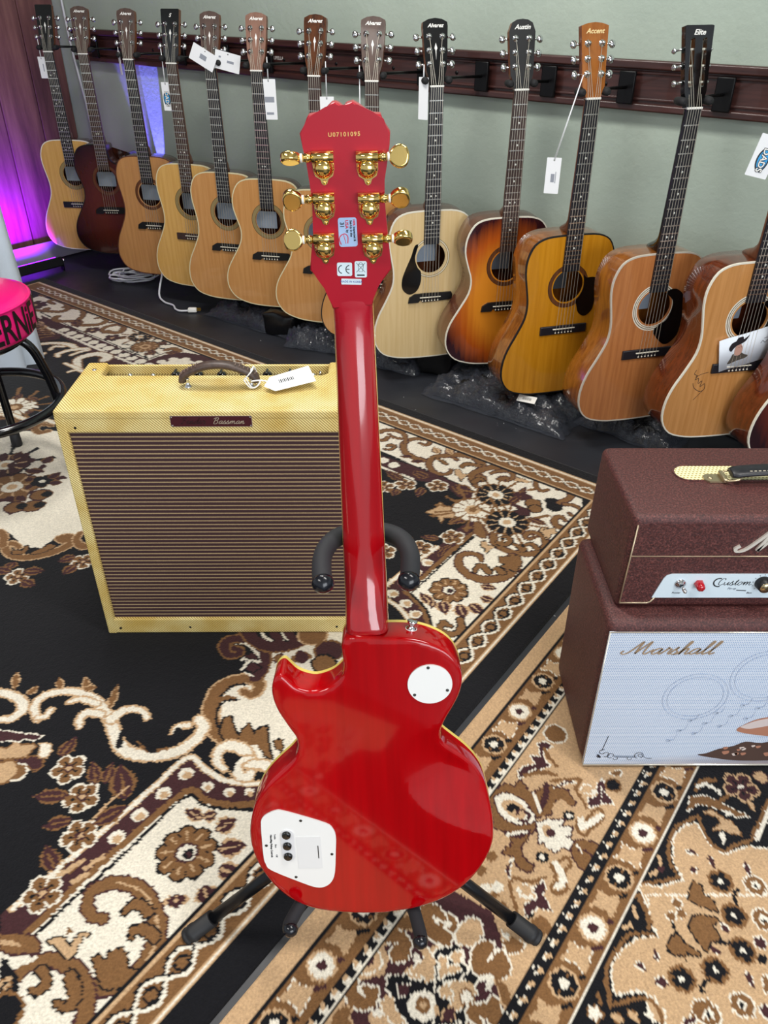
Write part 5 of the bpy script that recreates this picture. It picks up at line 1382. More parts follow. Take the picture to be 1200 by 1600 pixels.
rings = [[b.bm.verts.new((x, y, z)) for x, y in (offset_poly(BO, .001) if k == 0 else [((px)*(1-k*.22), .2 + (py-.2)*(1-k*.22)) for px, py in BO])] for k, (o_, z) in enumerate(rs)]
for a, c in zip(rings, rings[1:]):
    for i in range(n): b._f((a[i], a[(i+1) % n], c[(i+1) % n], c[i]), True)
b._f(rings[-1]); b.build('carved_top', mat('flame_top_red', '#8f1410', .12, coat=.9), LP)
# neck
b = MB(); rings = []
for y, zb_, hw, zf, sq in ((.4392, -.0040, .0268, -.044, .30), (.4400, -.0036, .0268, -.044, .32), (.447, -.0042, .0267, -.044, .42), (.458, -.0072, .0266, -.044, .60), (.473, -.0125, .0264, -.044, .80), (.492, -.0175, .0262, -.043, .95), (.515, -.0205, .0259, -.0425, 1), (.55, -.0217, .0254, -.042, 1), (.60, -.0216, .0245, -.0415, 1),
                      (.70, -.0210, .0231, -.0405, 1), (.775, -.0205, .0219, -.0395, 1), (.795, -.0201, .0216, -.0393, .92), (.808, -.0196, .0214, -.039, .75), (.818, -.0186, .0213, -.0385, .50), (.8245, -.01785, .0213, -.038, .26), (.830, -.01665, .0214, -.036, .18), (.838, -.0158, .0222, -.034, .2), (.845, -.0148, .0240, -.030, .2)):
    ring = []
    for k in range(17):
        a = math.pi * k / 16; cx, sx = math.cos(a), math.sin(a)
        e = .72 * sq + .28
        ring.append(b.bm.verts.new((hw * (abs(cx) ** e) * (1 if cx > 0 else -1), y, zf + (zb_ - zf) * sx ** e)))
    rings.append(ring)
for a, c in zip(rings, rings[1:]):
    for k in range(16): b._f((a[k], a[k+1], c[k+1], c[k]), True)
    b._f((a[0], c[0], c[16], a[16]))
b._f(rings[0]); b._f(rings[-1]); b.build('neck', m_redneck, LP)
b = MB(); b.prism([(-.0215, .827), (.0215, .827), (.0262, .478), (.0272, .40), (-.0272, .40), (-.0262, .478)], -.0468, -.0400, M=Matrix.Translation((0, 0, 0))); b.build('fretboard_binding', m_cream, LP)
b = MB(); b.prism([(-.0205, .827), (.0205, .827), (.0252, .478), (.0265, .40), (-.0265, .40), (-.0252, .478)], -.0475, -.0467); fb = b.build('fretboard', w_rb, LP)
for k in range(1, 23):
    y = .827 - .628 * (1 - 2 ** (-k/12)); b = None
    if y < .40: break
    o = link('fret', fret_mesh(), fb, (0, y, -.0475), (R(180), 0, 0)); o.scale = (.045, 1, 1)
# headstock
th = R(14); TH = Matrix.Translation((0, .8264, -.018)) @ Matrix.Rotation(th, 4, 'X')
b = MB(); b.prism(HEAD[::-1], -.0135, 0, M=TH)
es = [e for e in b.bm.edges if all(abs((TH.inverted() @ v.co).z) < 1e-5 for v in e.verts)]
r_ = bmesh.ops.bevel(b.bm, geom=es, offset=.0016, segments=3, affect='EDGES', profile=.5)
for f in r_['faces']: f.smooth = True
b.build('headstock', m_redsatin, LP)
b = MB(); b.prism(offset_poly(HEAD, .0002)[::-1], -.0155, -.0134, M=TH); b.build('head_veneer', m_black, LP)
def ontoH(x, y, z=0, rz=0): return TH @ Matrix.Translation((x, y, z)) @ Matrix.Rotation(R(rz), 4, 'Z')
def tuner(x, y, s, rot):
    b = MB(); M = ontoH(x, y)
    b.bm.verts.ensure_lookup_table()
    # back plate with the pointed screw lug
    pl = [(-.0102, .0145), (-.0102, -.002), (-.0085, -.0080), (-.004, -.0108), (-.0025, -.0150), (0, -.0165), (.0025, -.0150), (.004, -.0108), (.0085, -.0080), (.0102, -.002), (.0102, .0145)]
    b.prism(pl, 0, .0022)
    b.sweep([(-.0104, .0095, .0052), (.0104, .0095, .0052)], .0052, 16)
    b.box((0, .0095, .003), (.0207, .0104, .005))
    b.sweep([(s*.0100, .0095, .0052), (s*.0195, .0095, .0052)], .0036, 12)
    b.sweep([(s*.0125, .0095, .0052), (s*.0165, .0095, .0052)], .0044, 12)
    b.ball((0, -.0138, .0022), .0020, 8, (1, 1, .6))
    b.bm.transform(M); tn = b.build('tuner', m_gold, LP)
    b = MB(); b.lathe([(.0100, .002), (.0100, .0040), (.0092, .0050), (.0086, .0052), (.0084, .0064), (.0076, .0086), (.0060, .0106), (.0036, .0119), (0, .0124)], seg=28); b.bm.transform(M); b.build('tuner_cap', m_gold, tn)
    b = MB(); b.sweep([(s*.0193, .0095, .0052), (s*.0215, .0095, .0052)], .0041, 12); b.bm.transform(M); b.build('washer', m_white, tn)
    b = MB(); kid = cr([(0, -.0035), (.004, -.0085), (.010, -.0108), (.0165, -.0080), (.0190, 0), (.0165, .0080), (.010, .0108), (.004, .0085), (0, .0035)], 4, True)
    b.prism([(s*p, q) for p, q in kid], -.0042, .0042)
    bmesh.ops.recalc_face_normals(b.bm, faces=b.bm.faces[:])
    ee = [e for e in b.bm.edges if abs(e.verts[0].co.z - e.verts[1].co.z) < 1e-6]
    r_ = bmesh.ops.bevel(b.bm, geom=ee, offset=.0022, segments=3, affect='EDGES', profile=.5)
    for f in b.bm.faces: f.smooth = f.calc_area() < 6e-5
    b.bm.transform(M @ Matrix.Translation((s*.0212, .0095, .0052)) @ Matrix.Rotation(R(rot), 4, 'X')); b.build('tuner_button', m_gold, tn)
for (x, y), s, rt in zip([(-.0203, .140), (-.0219, .1024), (-.0247, .0639), (.0217, .1387), (.0218, .101), (.0239, .0623)], (-1, -1, -1, 1, 1, 1), (62, 18, -12, -15, 28, 48)): tuner(x, y, s, rt)
m_serial = mat('serial_ink', '#e2b56a', .5); m_blue = mat('pale_blue_sticker', '#a9c6ee', .45); m_lab = mat('white_sticker', '#dceef6', .45)
text('serial_number', 'U07101095', .0052, ontoH(.001, .1678, .0001), m_serial, LP, bold=.00012, spacing=1.28)
def stick(name, w_, h_, x, y, m, r=.0018, rz=0): b = MB(); b.prism(rrect(w_, h_, r), 0, .0003, M=ontoH(x, y, 0, rz)); return b.build(name, m, LP)
s1 = stick('inspection_sticker', .0186, .0285, -.0006, .078, m_blue, .0025)
m_redink = mat('red_ink', '#d22a45', .5)
for body, sz, dx, dy, m in (('100%', .0030, .0066, .0096, m_redink), ('Inspected &', .0030, .0066, -.0018, m_ink), ('Set-Up in the', .0030, .0034, .0035, m_ink), ('USA', .0046, -.0008, .0078, m_redink), ('by', .0032, -.0004, .0010, m_ink), ('31', .0056, -.0055, .0073, m_ink)):
    text('print', body, sz, ontoH(-.0006 + dx, .078 + dy, .00035, -90), m, s1, bold=.0001)
def arc(c, r, a0, a1, n=12): return [(c[0]+r*math.cos(R(a0+(a1-a0)*i/n)), c[1]+r*math.sin(R(a0+(a1-a0)*i/n))) for i in range(n+1)]
def line(name, pts, wd_, M, m, parent, z=.0004):
    """flat printed stroke"""
    b = MB(); n = len(pts); vs = []
    for i in range(n):
        ax, ay = pts[max(i-1, 0)]; bx, by = pts[min(i+1, n-1)]; tx, ty = bx-ax, by-ay; l = math.hypot(tx, ty) or 1
        vs.append([b.bm.verts.new(M @ Vector((pts[i][0] + k*ty/l*wd_/2, pts[i][1] - k*tx/l*wd_/2, z))) for k in (1, -1)])
    for a, c in zip(vs, vs[1:]): b._f((a[0], c[0], c[1], a[1]))
    return b.build(name, m, parent)
line('emblem', cr([(-.0042, .0002), (-.0056, -.0035), (-.0040, -.0085)][::-1] + [(0, .002)] + [(.0030, -.001), (.0026, -.0075)], 5), .0009, ontoH(-.0038, .0745, 0), m_redink, s1)
line('emblem', [(-.0012, .0012), (.0008, -.0078)], .0006, ontoH(-.0038, .0745, 0), m_redink, s1)
s2 = stick('ce_sticker', .0155, .0139, -.006, .0408, m_lab, .0018, -2)
for cx in (-.0021, .0055): line('print', arc((cx, 0), .0042, 100, 260), .0009, ontoH(-.006, .0408, 0, -2), m_ink, s2)
line('print', [(.0016, 0), (.0050, 0)], .0008, ontoH(-.006, .0408, 0, -2), m_ink, s2)
s3 = stick('bin_sticker', .0125, .0168, .0106, .0402, m_lab, .0018, -2); Mb = ontoH(.0106, .0402, 0, -2)
for pts in ([(-.0045, .0068), (.0045, -.0030)], [(.0045, .0068), (-.0045, -.0030)], [(-.0028, .0050), (-.0018, -.0022), (.0018, -.0022), (.0028, .0050)], [(-.0032, .0052), (.0032, .0052)], arc((0, .0050), .0020, 0, 180, 6)): line('print', pts, .0004, Mb, m_ink, s3)
line('print', [(-.0039, -.0060), (.0039, -.0060)], .0014, Mb, m_ink, s3)
s4 = stick('origin_sticker', .0208, .0060, .0003, .0277, m_lab, .0003, -3); text('print', 'MADE IN KOREA', .0030, ontoH(.0003, .0277, .00035, -3), mat('blue_ink', '#5560a8', .5), s4)
# switch cover, control plate
def oval(name, c, r, z0, z1, m, par, mm=Matrix()): b = MB(); b.prism(circle(r, 40, c), z0, z1, M=mm); return b.build(name, m, par)
cov = oval('switch_cover', (.0757, .3715), .0277, .0001, .0020, m_plate, LP)
def screw(x, y, par, z=.0020):
    b = MB(); b.lathe([(.0021, 0), (.0019, .0006), (.0006, .0006), (.0004, .0002), (0, .0002)], (x, y, z), seg=10); b.box((x, y, z+.0006), (.0026, .0006, .0003)); b.build('screw', mat('screw_dark', '#5a5a58', .3, 1.0), par)
for x, y in ((.0737, .3955), (.0972, .3626), (.0564, .3570)): screw(x, y, cov)
b = MB(); PL = cr(PLATE, 3, True); b.prism(PL[::-1], .0001, .0020); pl = b.build('control_plate', m_plate, LP)
for x, y in ((-.0987, .1657), (-.1478, .1252), (-.0602, .1077), (-.1116, .0692)): screw(x, y, pl)
b = MB(); b.prism(rrect(.018, .052, .0085, (-.1185, .1253)), .0018, .0034); b.build('knob_recess', mat('recess_white', '#dedee0', .35), pl)
for x, y in ((-.1192, .1438), (-.1193, .1253), (-.1194, .1075)):
    b = MB(); b.lathe([(.0060, .003), (.0058, .0062), (.0048, .0070), (0, .0068)], (x, y, 0), seg=18); b.box((x, y, .0072), (.002, .008, .0008)); b.build('control_knob', m_black, pl)
b = MB(); b.prism(rrect(.0330, .0545, .0006, (-.0905, .1116)), .0015, .0026); b.build('battery_door', mat('door_white', '#e4e4e4', .35), pl)
b = MB(); b.box((-.0783, .1125, .0027), (.0012, .0215, .0005)); b.build('door_slot', m_dk, pl)
text('print', 'NanoMag Pickup Controls', .0036, Matrix.Translation((-.1410, .1240, .0021)) @ Matrix.Rotation(R(-92), 4, 'Z'), m_ink, pl, bold=.0001)
for w_, y in (('Treble', .1400), ('Bass', .1240), ('Off', .1070)): text('print', w_, .0034, Matrix.Translation((-.1352, y, .0021)) @ Matrix.Rotation(R(-92), 4, 'Z'), m_ink, pl)
b = MB(); sb = Matrix.Translation((.0545, .4338, -.027)) @ Matrix.Rotation(R(-90), 4, 'X') @ Matrix.Rotation(R(10), 4, 'Y')
b.lathe([(.0065, 0), (.0068, .001), (.0038, .003), (.0034, .007), (.0062, .0095), (.0066, .0115), (.0052, .0125), (0, .0122)], seg=20); b.bm.transform(sb); st = b.build('strap_button', m_chrome, LP)
b = MB(); b.lathe([(.0074, -.0006), (.0074, .0008), (.006, .0012)], seg=20); b.bm.transform(sb); b.build('felt_washer', m_white, st)
# the pickguard edge and a volume knob show at the waist
b = MB(); b.prism([(-.088, .235), (-.108, .258), (-.112, .286), (-.100, .292), (-.07, .25)], -.064, -.062); b.build('pickguard', m_cream, LP)

# ================================================================ GUITAR STAND
m_tube = mat('black_tube', '#121317', .28, .3); m_rub = mat('black_rubber', '#16171b', .6); m_foam2 = mat('stand_foam', '#212227', .72)
S0 = Vector((-.03, .745, 0)); ST = empty('guitar_stand', S0); tag(ST, 'black tubular tripod guitar stand under the red guitar', 'stand')
def q(*p): return Vector(p) - S0
yk = LPM @ Vector((0, .545, -.072))
b = MB(); b.sweep([q(-.03, .745, .10), q(-.03, .765, .24), yk - S0], [.0125, .0125, .009], 14); b.build('pole', m_tube, ST)
b = MB(); b.lathe([(.022, 0), (.024, .01), (.024, .045), (.018, .06), (.013, .065)], q(-.03, .745, .14), seg=20); b.build('hub', m_rub, ST)
for fx, fy in ((-.293, .657), (.2255, .655), (-.03, 1.06)):
    a0 = q(-.03, .745, .205); e = q(fx, fy, .013); dd = (e - a0).normalized()
    b = MB(); b.sweep([a0 + dd*.015, e], .0095, 14); lg = b.build('leg', m_tube, ST)
    b = MB(); b.sweep([e - dd*.040, e - dd*.006, e - dd*.005, e + dd*.002, e + dd*.003, e + dd*.007, e + dd*.008, e + dd*.012], [.0128, .0128, .0140, .0140, .0130, .0130, .0138, .0130], 18); b.build('rubber_foot', m_rub, lg)
YP = [(0, .548, -.068), (-.022, .549, -.066), (-.042, .546, -.050), (-.0515, .540, -.022), (-.0515, .532, .006), (-.0490, .526, .026)]
for s in (-1, 1):
    pts = [LPM @ Vector((x * -s * 1.0 + .003, y, z)) for x, y, z in YP]
    b = MB(); b.sweep([Vector(p) - S0 for p in cr(pts, 5)], .0115, 14); ar = b.build('neck_arm', m_foam2, ST)
    b = MB(); tp = pts[-1] - S0; dr = (pts[-1] - pts[-2]).normalized(); b.sweep([tp - dr*.002, tp + dr*.002, tp + dr*.006, tp + dr*.010, tp + dr*.0125], [.0128, .0132, .0115, .007, .001], 14); b.build('end_cap', mat('cap_gloss', '#12141b', .2), ar)
for x0, x1, y1, zz in ((-.075, -.1285, .590, -1.084), (.02, .050, .583, -1.102)):
    pts = [q(-.03, .745, .17), q(x0, .72, EYE + zz - .006), q((x0+x1)/2, .66, EYE + zz - .002), q(x1, y1 + .012, EYE + zz), q(x1, y1, EYE + zz + .001)]
    b = MB(); b.sweep(cr(pts, 5), .0093, 14); ar = b.build('body_arm', m_foam2, ST)
    tp = pts[-1]; dr = Vector((0, -1, .05)); b = MB(); b.sweep([tp - dr*.002, tp + dr*.001, tp + dr*.006, tp + dr*.009, tp + dr*.011], [.0106, .0110, .0095, .006, .001], 14); b.build('end_cap', mat('cap_gloss', '#12141b', .2), ar)
# ================================================================ TWEED COMBO AMPLIFIER
def stripes(name, c1, c2, freq, axis, duty=.5, rough=.7, bump=.3, soft=.12, extra=None, dist=.0006):
    """woven stripes: axis is the vector (per metre) whose fractional part alternates the two yarns"""
    m = mat(name, c1, rough); t = NT(m); tc = t.n('ShaderNodeTexCoord'); sep = t.n('ShaderNodeSeparateXYZ'); t.l(tc.outputs['Object'], sep.inputs[0])
    v = None
    for k, a in enumerate(axis):
        if not a: continue
        p = t.math('MULTIPLY', sep.outputs[k], a*freq); v = p if v is None else t.math('ADD', v, p)
    fr = t.math('FRACT', v); tri = t.math('ABSOLUTE', t.math('SUBTRACT', fr, .5))
    n_ = t.noise(tc.outputs['Object'], 700, 2); tri = t.math('ADD', tri, t.math('MULTIPLY', t.math('SUBTRACT', n_, .5), .16))
    col = t.ramp(tri, [(duty*.5 - soft*.5, c2), (duty*.5 + soft*.5, c1)])
    if extra:
        n2 = t.noise(tc.outputs['Object'], 14, 4); mx = t.n('ShaderNodeMix', data_type='RGBA', blend_type='MULTIPLY'); mx.inputs[0].default_value = 1
        t.l(col, mx.inputs[6]); t.l(t.ramp(n2, [(.3, extra), (.65, '#ffffff')]), mx.inputs[7]); col = mx.outputs[2]
    t.base(col); t.bump(tri, bump, dist); return m
m_tweed = stripes('tweed_cloth', '#fdf0ae', '#a08040', 235, (.72, .55, .70), .44, .6, .5, .25, extra='#e6d4a4')
m_grille = stripes('oxblood_grille', '#3b2226', '#b9a078', 108, (0, 0, 1), .24, .75, .5, .14)
m_thread = mat('black_screw', '#1b1a18', .4, .6)
AX0, AX1, AY0, AZ = -.618, -.056, 1.337, .563   # left, right, front, height
amp = empty('tweed_amplifier', ((AX0+AX1)/2, AY0 + .12, .0085)); amp.rotation_euler = (0, 0, R(0.3))
tag(amp, 'yellow tweed guitar amplifier with brown handle and dark striped grille cloth', 'amplifier')
W_, H_ = AX1 - AX0, AZ - .0085; yf = -.12; dT, dB = .225, .262
prof_side = [(yf, 0), (yf, H_), (yf + dT, H_), (yf + dB, 0)]
# cabinet: two side boards, base, top front board, baffle frame
b = MB()
def slab(b, x0, x1, prof, bev=.006):
    vs = [[b.bm.verts.new((x, y, z)) for y, z in prof] for x in (x0, x1)]
    n = len(prof); fs = [b._f(vs[0][::-1]), b._f(vs[1])] + [b._f((vs[0][i], vs[0][(i+1) % n], vs[1][(i+1) % n], vs[1][i])) for i in range(n)]
    if bev:
        bmesh.ops.recalc_face_normals(b.bm, faces=fs)
        r_ = bmesh.ops.bevel(b.bm, geom=list({e for f in fs for e in f.edges}), offset=bev, segments=3, affect='EDGES', profile=.5)
        for f in r_['faces']: f.smooth = True
hs = .0425  # width of the raised ends beside the control recess
for x0, x1 in ((-W_/2, -W_/2 + .018), (W_/2 - .018, W_/2)):
    b = MB(); slab(b, x0, x1, [(yf, 0), (yf, H_ - .012), (yf + dT - .001, H_ - .012), (yf + dB, 0)]); b.build('side_board', m_tweed, amp)
def tpoly(z0, z1, op, bev):
    b = MB(); b.prism(op, z0, z1); bmesh.ops.recalc_face_normals(b.bm, faces=b.bm.faces[:])
    r_ = bmesh.ops.bevel(b.bm, geom=b.bm.edges[:], offset=bev, segments=3, affect='EDGES', profile=.5)
    for f in r_['faces']: f.smooth = True
    return b
xa, xb = W_/2 + .0003, W_/2 - hs; ya, yb, yc_ = yf - .0018, yf + .160, yf + dT
tpoly(H_ - .020, H_, [(-xa, ya), (xa, ya), (xa, yc_), (xb - .016, yc_), (xb - .016, yb + .010), (xb - .026, yb), (-xb + .010, yb), (-xb, yb + .010), (-xb, yc_), (-xa, yc_)], .0055).build('top_board', m_tweed, amp)
b = MB(); slab(b, -W_/2 + .015, W_/2 - .015, [(yf - .001, H_ - .012), (yf + .012, H_ - .012), (yf + .012, H_ - .047), (yf - .001, H_ - .047)], .003); b.build('front_rail', m_tweed, amp)
b = MB(); slab(b, -W_/2 + .006, W_/2 - .006, [(yf + dT - .006, H_ - .006), (yf + dT + .002, H_ - .006), (yf + dT + .012, H_ - .12), (yf + dT + .004, H_ - .12)], .002); b.build('rear_lip', m_tweed, amp)
b = MB(); slab(b, -W_/2 + .006, W_/2 - .006, [(yf - .0008, .042), (yf - .0008, 0.0003), (yf + dB - .002, 0.0003), (yf + dB - .002, .018), (yf + .012, .018), (yf + .012, .042)], .004); b.build('bottom_board', m_tweed, amp)
for x0, x1 in ((-W_/2 - .0002, -W_/2 + .020), (W_/2 - .020, W_/2 + .0002)):
    b = MB(); slab(b, x0, x1, [(yf - .0015, 0.0), (yf - .0015, H_ - .010), (yf + .012, H_ - .010), (yf + .012, 0.0)], .0035); b.build('front_frame', m_tweed, amp)
b = MB(); b.box((0, yf + .0085, (H_ - .049 + .042)/2), (W_ - .036, .005, H_ - .091)); b.build('grille_cloth', m_grille, amp)
b = MB(); b.box((0, yf + .14, H_*.45), (W_ - .03, .19, H_*.82)); b.build('cabinet_interior', m_satin_black, amp)
# control panel down in the recess
PM = Matrix.Translation((0, yf + .196, H_ - .026))
b = MB(); b.box((0, 0, 0), (W_ - 2*hs, .052, .003)); b.bm.transform(PM); pn = b.build('control_panel', m_chrome, amp)
b = MB(); b.box((-.11, -.004, .002), (.24, .020, .0006)); b.bm.transform(PM); b.build('panel_print', mat('panel_maroon', '#6a1f2c', .4), pn)
for i in range(9):
    x = -.19 + .0475*i
    if i in (2, 3, 4, 5, 6, 7):
        b = MB(); b.lathe([(.0105, 0), (.0100, .010), (.007, .013), (0, .013)], (x, .002, .0015), seg=16)
        b.box((x, -.001, .014), (.0055, .024, .010), bev=.0015); b.bm.transform(PM); b.build('pointer_knob', m_black, amp)
    else:
        b = MB(); b.lathe([(.0075, 0), (.0075, .004), (.0045, .004), (.0045, .009), (.003, .009), (.003, .003)], (x, .002, .0015), seg=12); b.bm.transform(PM); b.build('input_jack', m_chrome, amp)
b = MB(); b.sweep([(.205, 0, .001), (.205, .004, .016)], [.0018, .0028], 8); b.bm.transform(PM); b.build('toggle_switch', m_chrome, amp)
# handle
hx0, hx1 = -.345 - amp.location.x + .012, -.205 - amp.location.x + .0
hx0, hx1 = -.3850 - amp.location.x, -.2600 - amp.location.x; hy = yf + .104
pts = cr([(hx0 - .010, hy, H_ + .012), (hx0 - .004, hy, H_ + .025), (hx0 + .030, hy, H_ + .041), ((hx0+hx1)/2, hy, H_ + .046), (hx1 - .030, hy, H_ + .041), (hx1 + .004, hy, H_ + .025), (hx1 + .010, hy, H_ + .012)], 5)
n_ = len(pts); b = MB(); b.sweep(pts, [1]*n_, 12, flat=(.0135, .0075, (0, 0, 1)))
m_leather = speckle('brown_leather', '#4d3c35', '#3b2d28', 120, .45, .4)
hd = b.build('handle', m_leather, amp)
for i in list(range(4, 10)) + list(range(n_-11, n_-5)):
    p = Vector(pts[i]); q_ = Vector(pts[i+1]); tdir = (q_-p).normalized(); up = Vector((0, 1, 0)).cross(tdir) * -1
    if up.z < 0: up = -up
    b = MB(); b.box(p + up*.0072, (.0016, .016, .0018), Matrix.Rotation(math.atan2(-tdir.z, tdir.x), 3, 'Y')); b.build('handle_ridge', mat('leather_worn', '#75625a', .4), hd)
for x in (hx0, hx1):
    b = MB(); b.lathe([(.0075, 0), (.0075, .002), (.004, .005), (.0035, .016), (.0045, .018), (0, .019)], (x + (.0 if x == hx0 else 0), hy - .002, H_), seg=14); b.build('handle_screw', m_chrome, amp)
# nameplate
NPx = (-.330*1.0); Mn = Matrix.Translation((-.3243 - amp.location.x, yf - .0016, H_ - .022)) @ FACE
b = MB(); b.prism(rrect(.152, .0215, .0015), -.0005, .0012, M=Mn); npl = b.build('nameplate', mat('plate_maroon', '#4a1a26', .3, .3), amp)
b = MB(); b.prism(rrect(.1535, .0230, .002), -.0008, .0009, M=Mn); b.build('plate_rim', m_steel, amp)
for x in (-.0735, .0735):
    for z in (-.0085, .0085):
        b = MB(); b.ball((x, z, .0014), .0015, 8, (1, 1, .5)); b.bm.transform(Mn); b.build('plate_pin', m_chrome, npl)
script('maker_script', 'Fender', .0062, Mn @ XY(-.058, -.005, .0012), mat('worn_script', '#2c0f18', .35), npl, .17, .35, .0006)
script('model_script', 'Bassman', .0060, Mn @ XY(.0015, -.0048, .0012), mat('silver_script', '#c9bfae', .3, .6), npl, .17, .35, .0006)
for x, z in ((-W_/2 + .036, H_ - .036), (-W_/2 + .030, .017), (-W_/2 + .185, .018), (W_/2 - .05, .018)):
    b = MB(); b.lathe([(.0028, 0), (.0026, .0012), (0, .0014)], (0, 0, 0), seg=10); b.bm.transform(Matrix.Translation((x, yf - .0002 - (.0014 if x < -.24 and z < .1 else 0), z)) @ FACE); b.build('front_screw', m_thread, amp)
for x in (-W_/2 + .024, W_/2 - .024):
    b = MB(); b.lathe([(.0048, 0), (.0042, .0012), (0, .0016)], (x, yf + .185, H_), seg=12); b.build('top_screw', m_chrome, amp)

# ================================================================ MAROON AMPLIFIER STACK
m_tolex = mat('maroon_tolex', '#512925', .48); t = NT(m_tolex)
f = t.noise(t.coord('Object', (1, 1, 1)), 330, 4, .8); f2 = t.noise(t.coord(), 160, 2)
t.base(t.ramp(f, [(.36, '#2f1517'), (.5, '#4b2423'), (.66, '#7a4540')])); t.bump(t.math('ADD', f, f2), .7, .0012)
m_piping = mat('gold_piping', '#c9b79a', .3, .6)
def basket(name, c1, c2, c3, s):
    m = mat(name, c1, .6); t = NT(m); tc = t.n('ShaderNodeTexCoord'); sep = t.n('ShaderNodeSeparateXYZ'); t.l(tc.outputs['Object'], sep.inputs[0])
    sx = t.math('MULTIPLY', sep.outputs[0], s); sz = t.math('MULTIPLY', sep.outputs[2], s)
    row = t.math('FLOOR', sz); fx = t.math('ABSOLUTE', t.math('SUBTRACT', t.math('FRACT', t.math('ADD', sx, t.math('MULTIPLY', row, .5))), .5)); fz = t.math('ABSOLUTE', t.math('SUBTRACT', t.math('FRACT', sz), .5))
    d = t.math('ADD', t.math('POWER', fx, 2), t.math('POWER', fz, 2))
    col = t.ramp(d, [(.02, c2), (.10, c1), (.32, c3)])
    if name == 'white_basket_cloth':   # the print on this cloth fades to rosy brown along its lower right
        g_ = t.math('MULTIPLY', t.math('SUBTRACT', .055, sep.outputs[2]), 22); g_ = t.math('ADD', g_, t.math('MULTIPLY', t.math('ADD', sep.outputs[0], .05), 2.5))
        mr = t.n('ShaderNodeMapRange'); t.l(g_, mr.inputs[0]); mr.inputs[1].default_value = .35; mr.inputs[2].default_value = 1.3; mr.inputs[4].default_value = .85
        mx = t.n('ShaderNodeMix', data_type='RGBA'); t.l(mr.outputs[0], mx.inputs[0]); t.l(col, mx.inputs[6]); mx.inputs[7].default_value = lin('#8f7a78'); col = mx.outputs[2]
    t.base(col); t.bump(d, .5, .0008); return m
m_basket = basket('white_basket_cloth', '#b9cbe4', '#7f9bc6', '#eef3fa', 270)
m_mesh = basket('cream_vent_mesh', '#e8dca0', '#8c7a44', '#f6efc6', 190)
CW, CH, CD = .55, .352, .245
cab = empty('speaker_cabinet', (.3655 + CW/2, .975 + CD/2, .0085)); tag(cab, 'maroon speaker cabinet with white woven grille standing on the tan rug', 'speaker')
def rbox(name, c, d, bev, m, par, seg=4, M=None):
    b = MB(); b.box(c, d, bev=bev, seg=seg)
    for f_ in b.bm.faces: f_.smooth = True
    if M: b.bm.transform(M)
    me = b.mesh(name, m); o = link(name, me, par)
    for p in me.polygons: p.use_smooth = True
    try: me.set_sharp_from_angle(angle=R(50))
    except Exception: pass
    return o
rbox('cabinet_shell', (0, 0, CH/2 + .004), (CW, CD, CH - .008), .016, m_tolex, cab)
yc = -CD/2
b = MB(); b.box((0, yc - .0015, .0040 + (CH - .022)/2), (CW - .008, .005, CH - .024)); b.build('grille_cloth', m_basket, cab)
b = MB(); z0, z1, xx = .006, CH - .017, CW/2 - .0040
b.sweep([(-xx, yc - .004, z0), (xx, yc - .004, z0)], .0022, 8); b.sweep([(-xx, yc - .004, z1), (xx, yc - .004, z1)], .0010, 6); b.sweep([(-xx, yc - .004, z0), (-xx, yc - .004, z1)], .0012, 8); b.sweep([(xx, yc - .004, z0), (xx, yc - .004, z1)], .0012, 8); b.build('piping', mat('silver_piping', '#ddd8cc', .25, .6), cab)
for x in (-.24, .24):
    for y in (-.09, .09):
        b = MB(); b.lathe([(.012, -.0045), (.012, .006), (.009, .006)], (x, y, .004), seg=16); b.build('rubber_foot', m_rub, cab)
Mc = Matrix.Translation((-CW/2, yc - .0042, 0)) @ FACE
script('brand_script', 'Marshall', .0136, Mc @ XY(.040, .287, 0), mat('bronze_script', '#a8927a', .35, .2), cab, .15, .42, .0010)
m_pr = mat('faint_print', '#b4c3da', .7); m_orn = mat('ornament_print', '#2c2c38', .7)
Mp = Mc
line('ornament', [(.040, .085), (.034, .045)], .0012, Mp, m_orn, cab); line('ornament', arc((.036, .042), .006, 60, 300), .0012, Mp, m_orn, cab)
line('ornament', arc((.043, .034), .006, -120, 150), .0012, Mp, m_orn, cab); line('ornament', arc((.052, .031), .006, 0, 300), .0012, Mp, m_orn, cab); line('ornament', [(.055, .030), (.100, .0295)], .0010, Mp, m_orn, cab)
line('ornament', [(.060, .027), (.098, .0265)], .0008, Mp, m_orn, cab); line('ornament', arc((.104, .032), .008, -60, 260), .0012, Mp, m_orn, cab); line('ornament', arc((.106, .032), .0035, 0, 300), .0010, Mp, m_orn, cab)
line('ornament', cr([(.112, .030), (.120, .024), (.130, .024)], 4), .0010, Mp, m_orn, cab); line('ornament', arc((.062, .024), .004, 180, 400), .0010, Mp, m_orn, cab); line('ornament', arc((.088, .024), .004, 140, 360), .0010, Mp, m_orn, cab)
for a_ in (150, 195, 240, 285):
    b = MB(); c_ = (.032, .031); p = [(0, 0), (.003, .002), (.007, 0), (.003, -.002)]; ca, sa = math.cos(R(a_)), math.sin(R(a_)); b.prism([(c_[0]+x*ca-y*sa, c_[1]+x*sa+y*ca) for x, y in p], .0003, .0005, M=Mp); b.build('ornament', m_orn, cab)
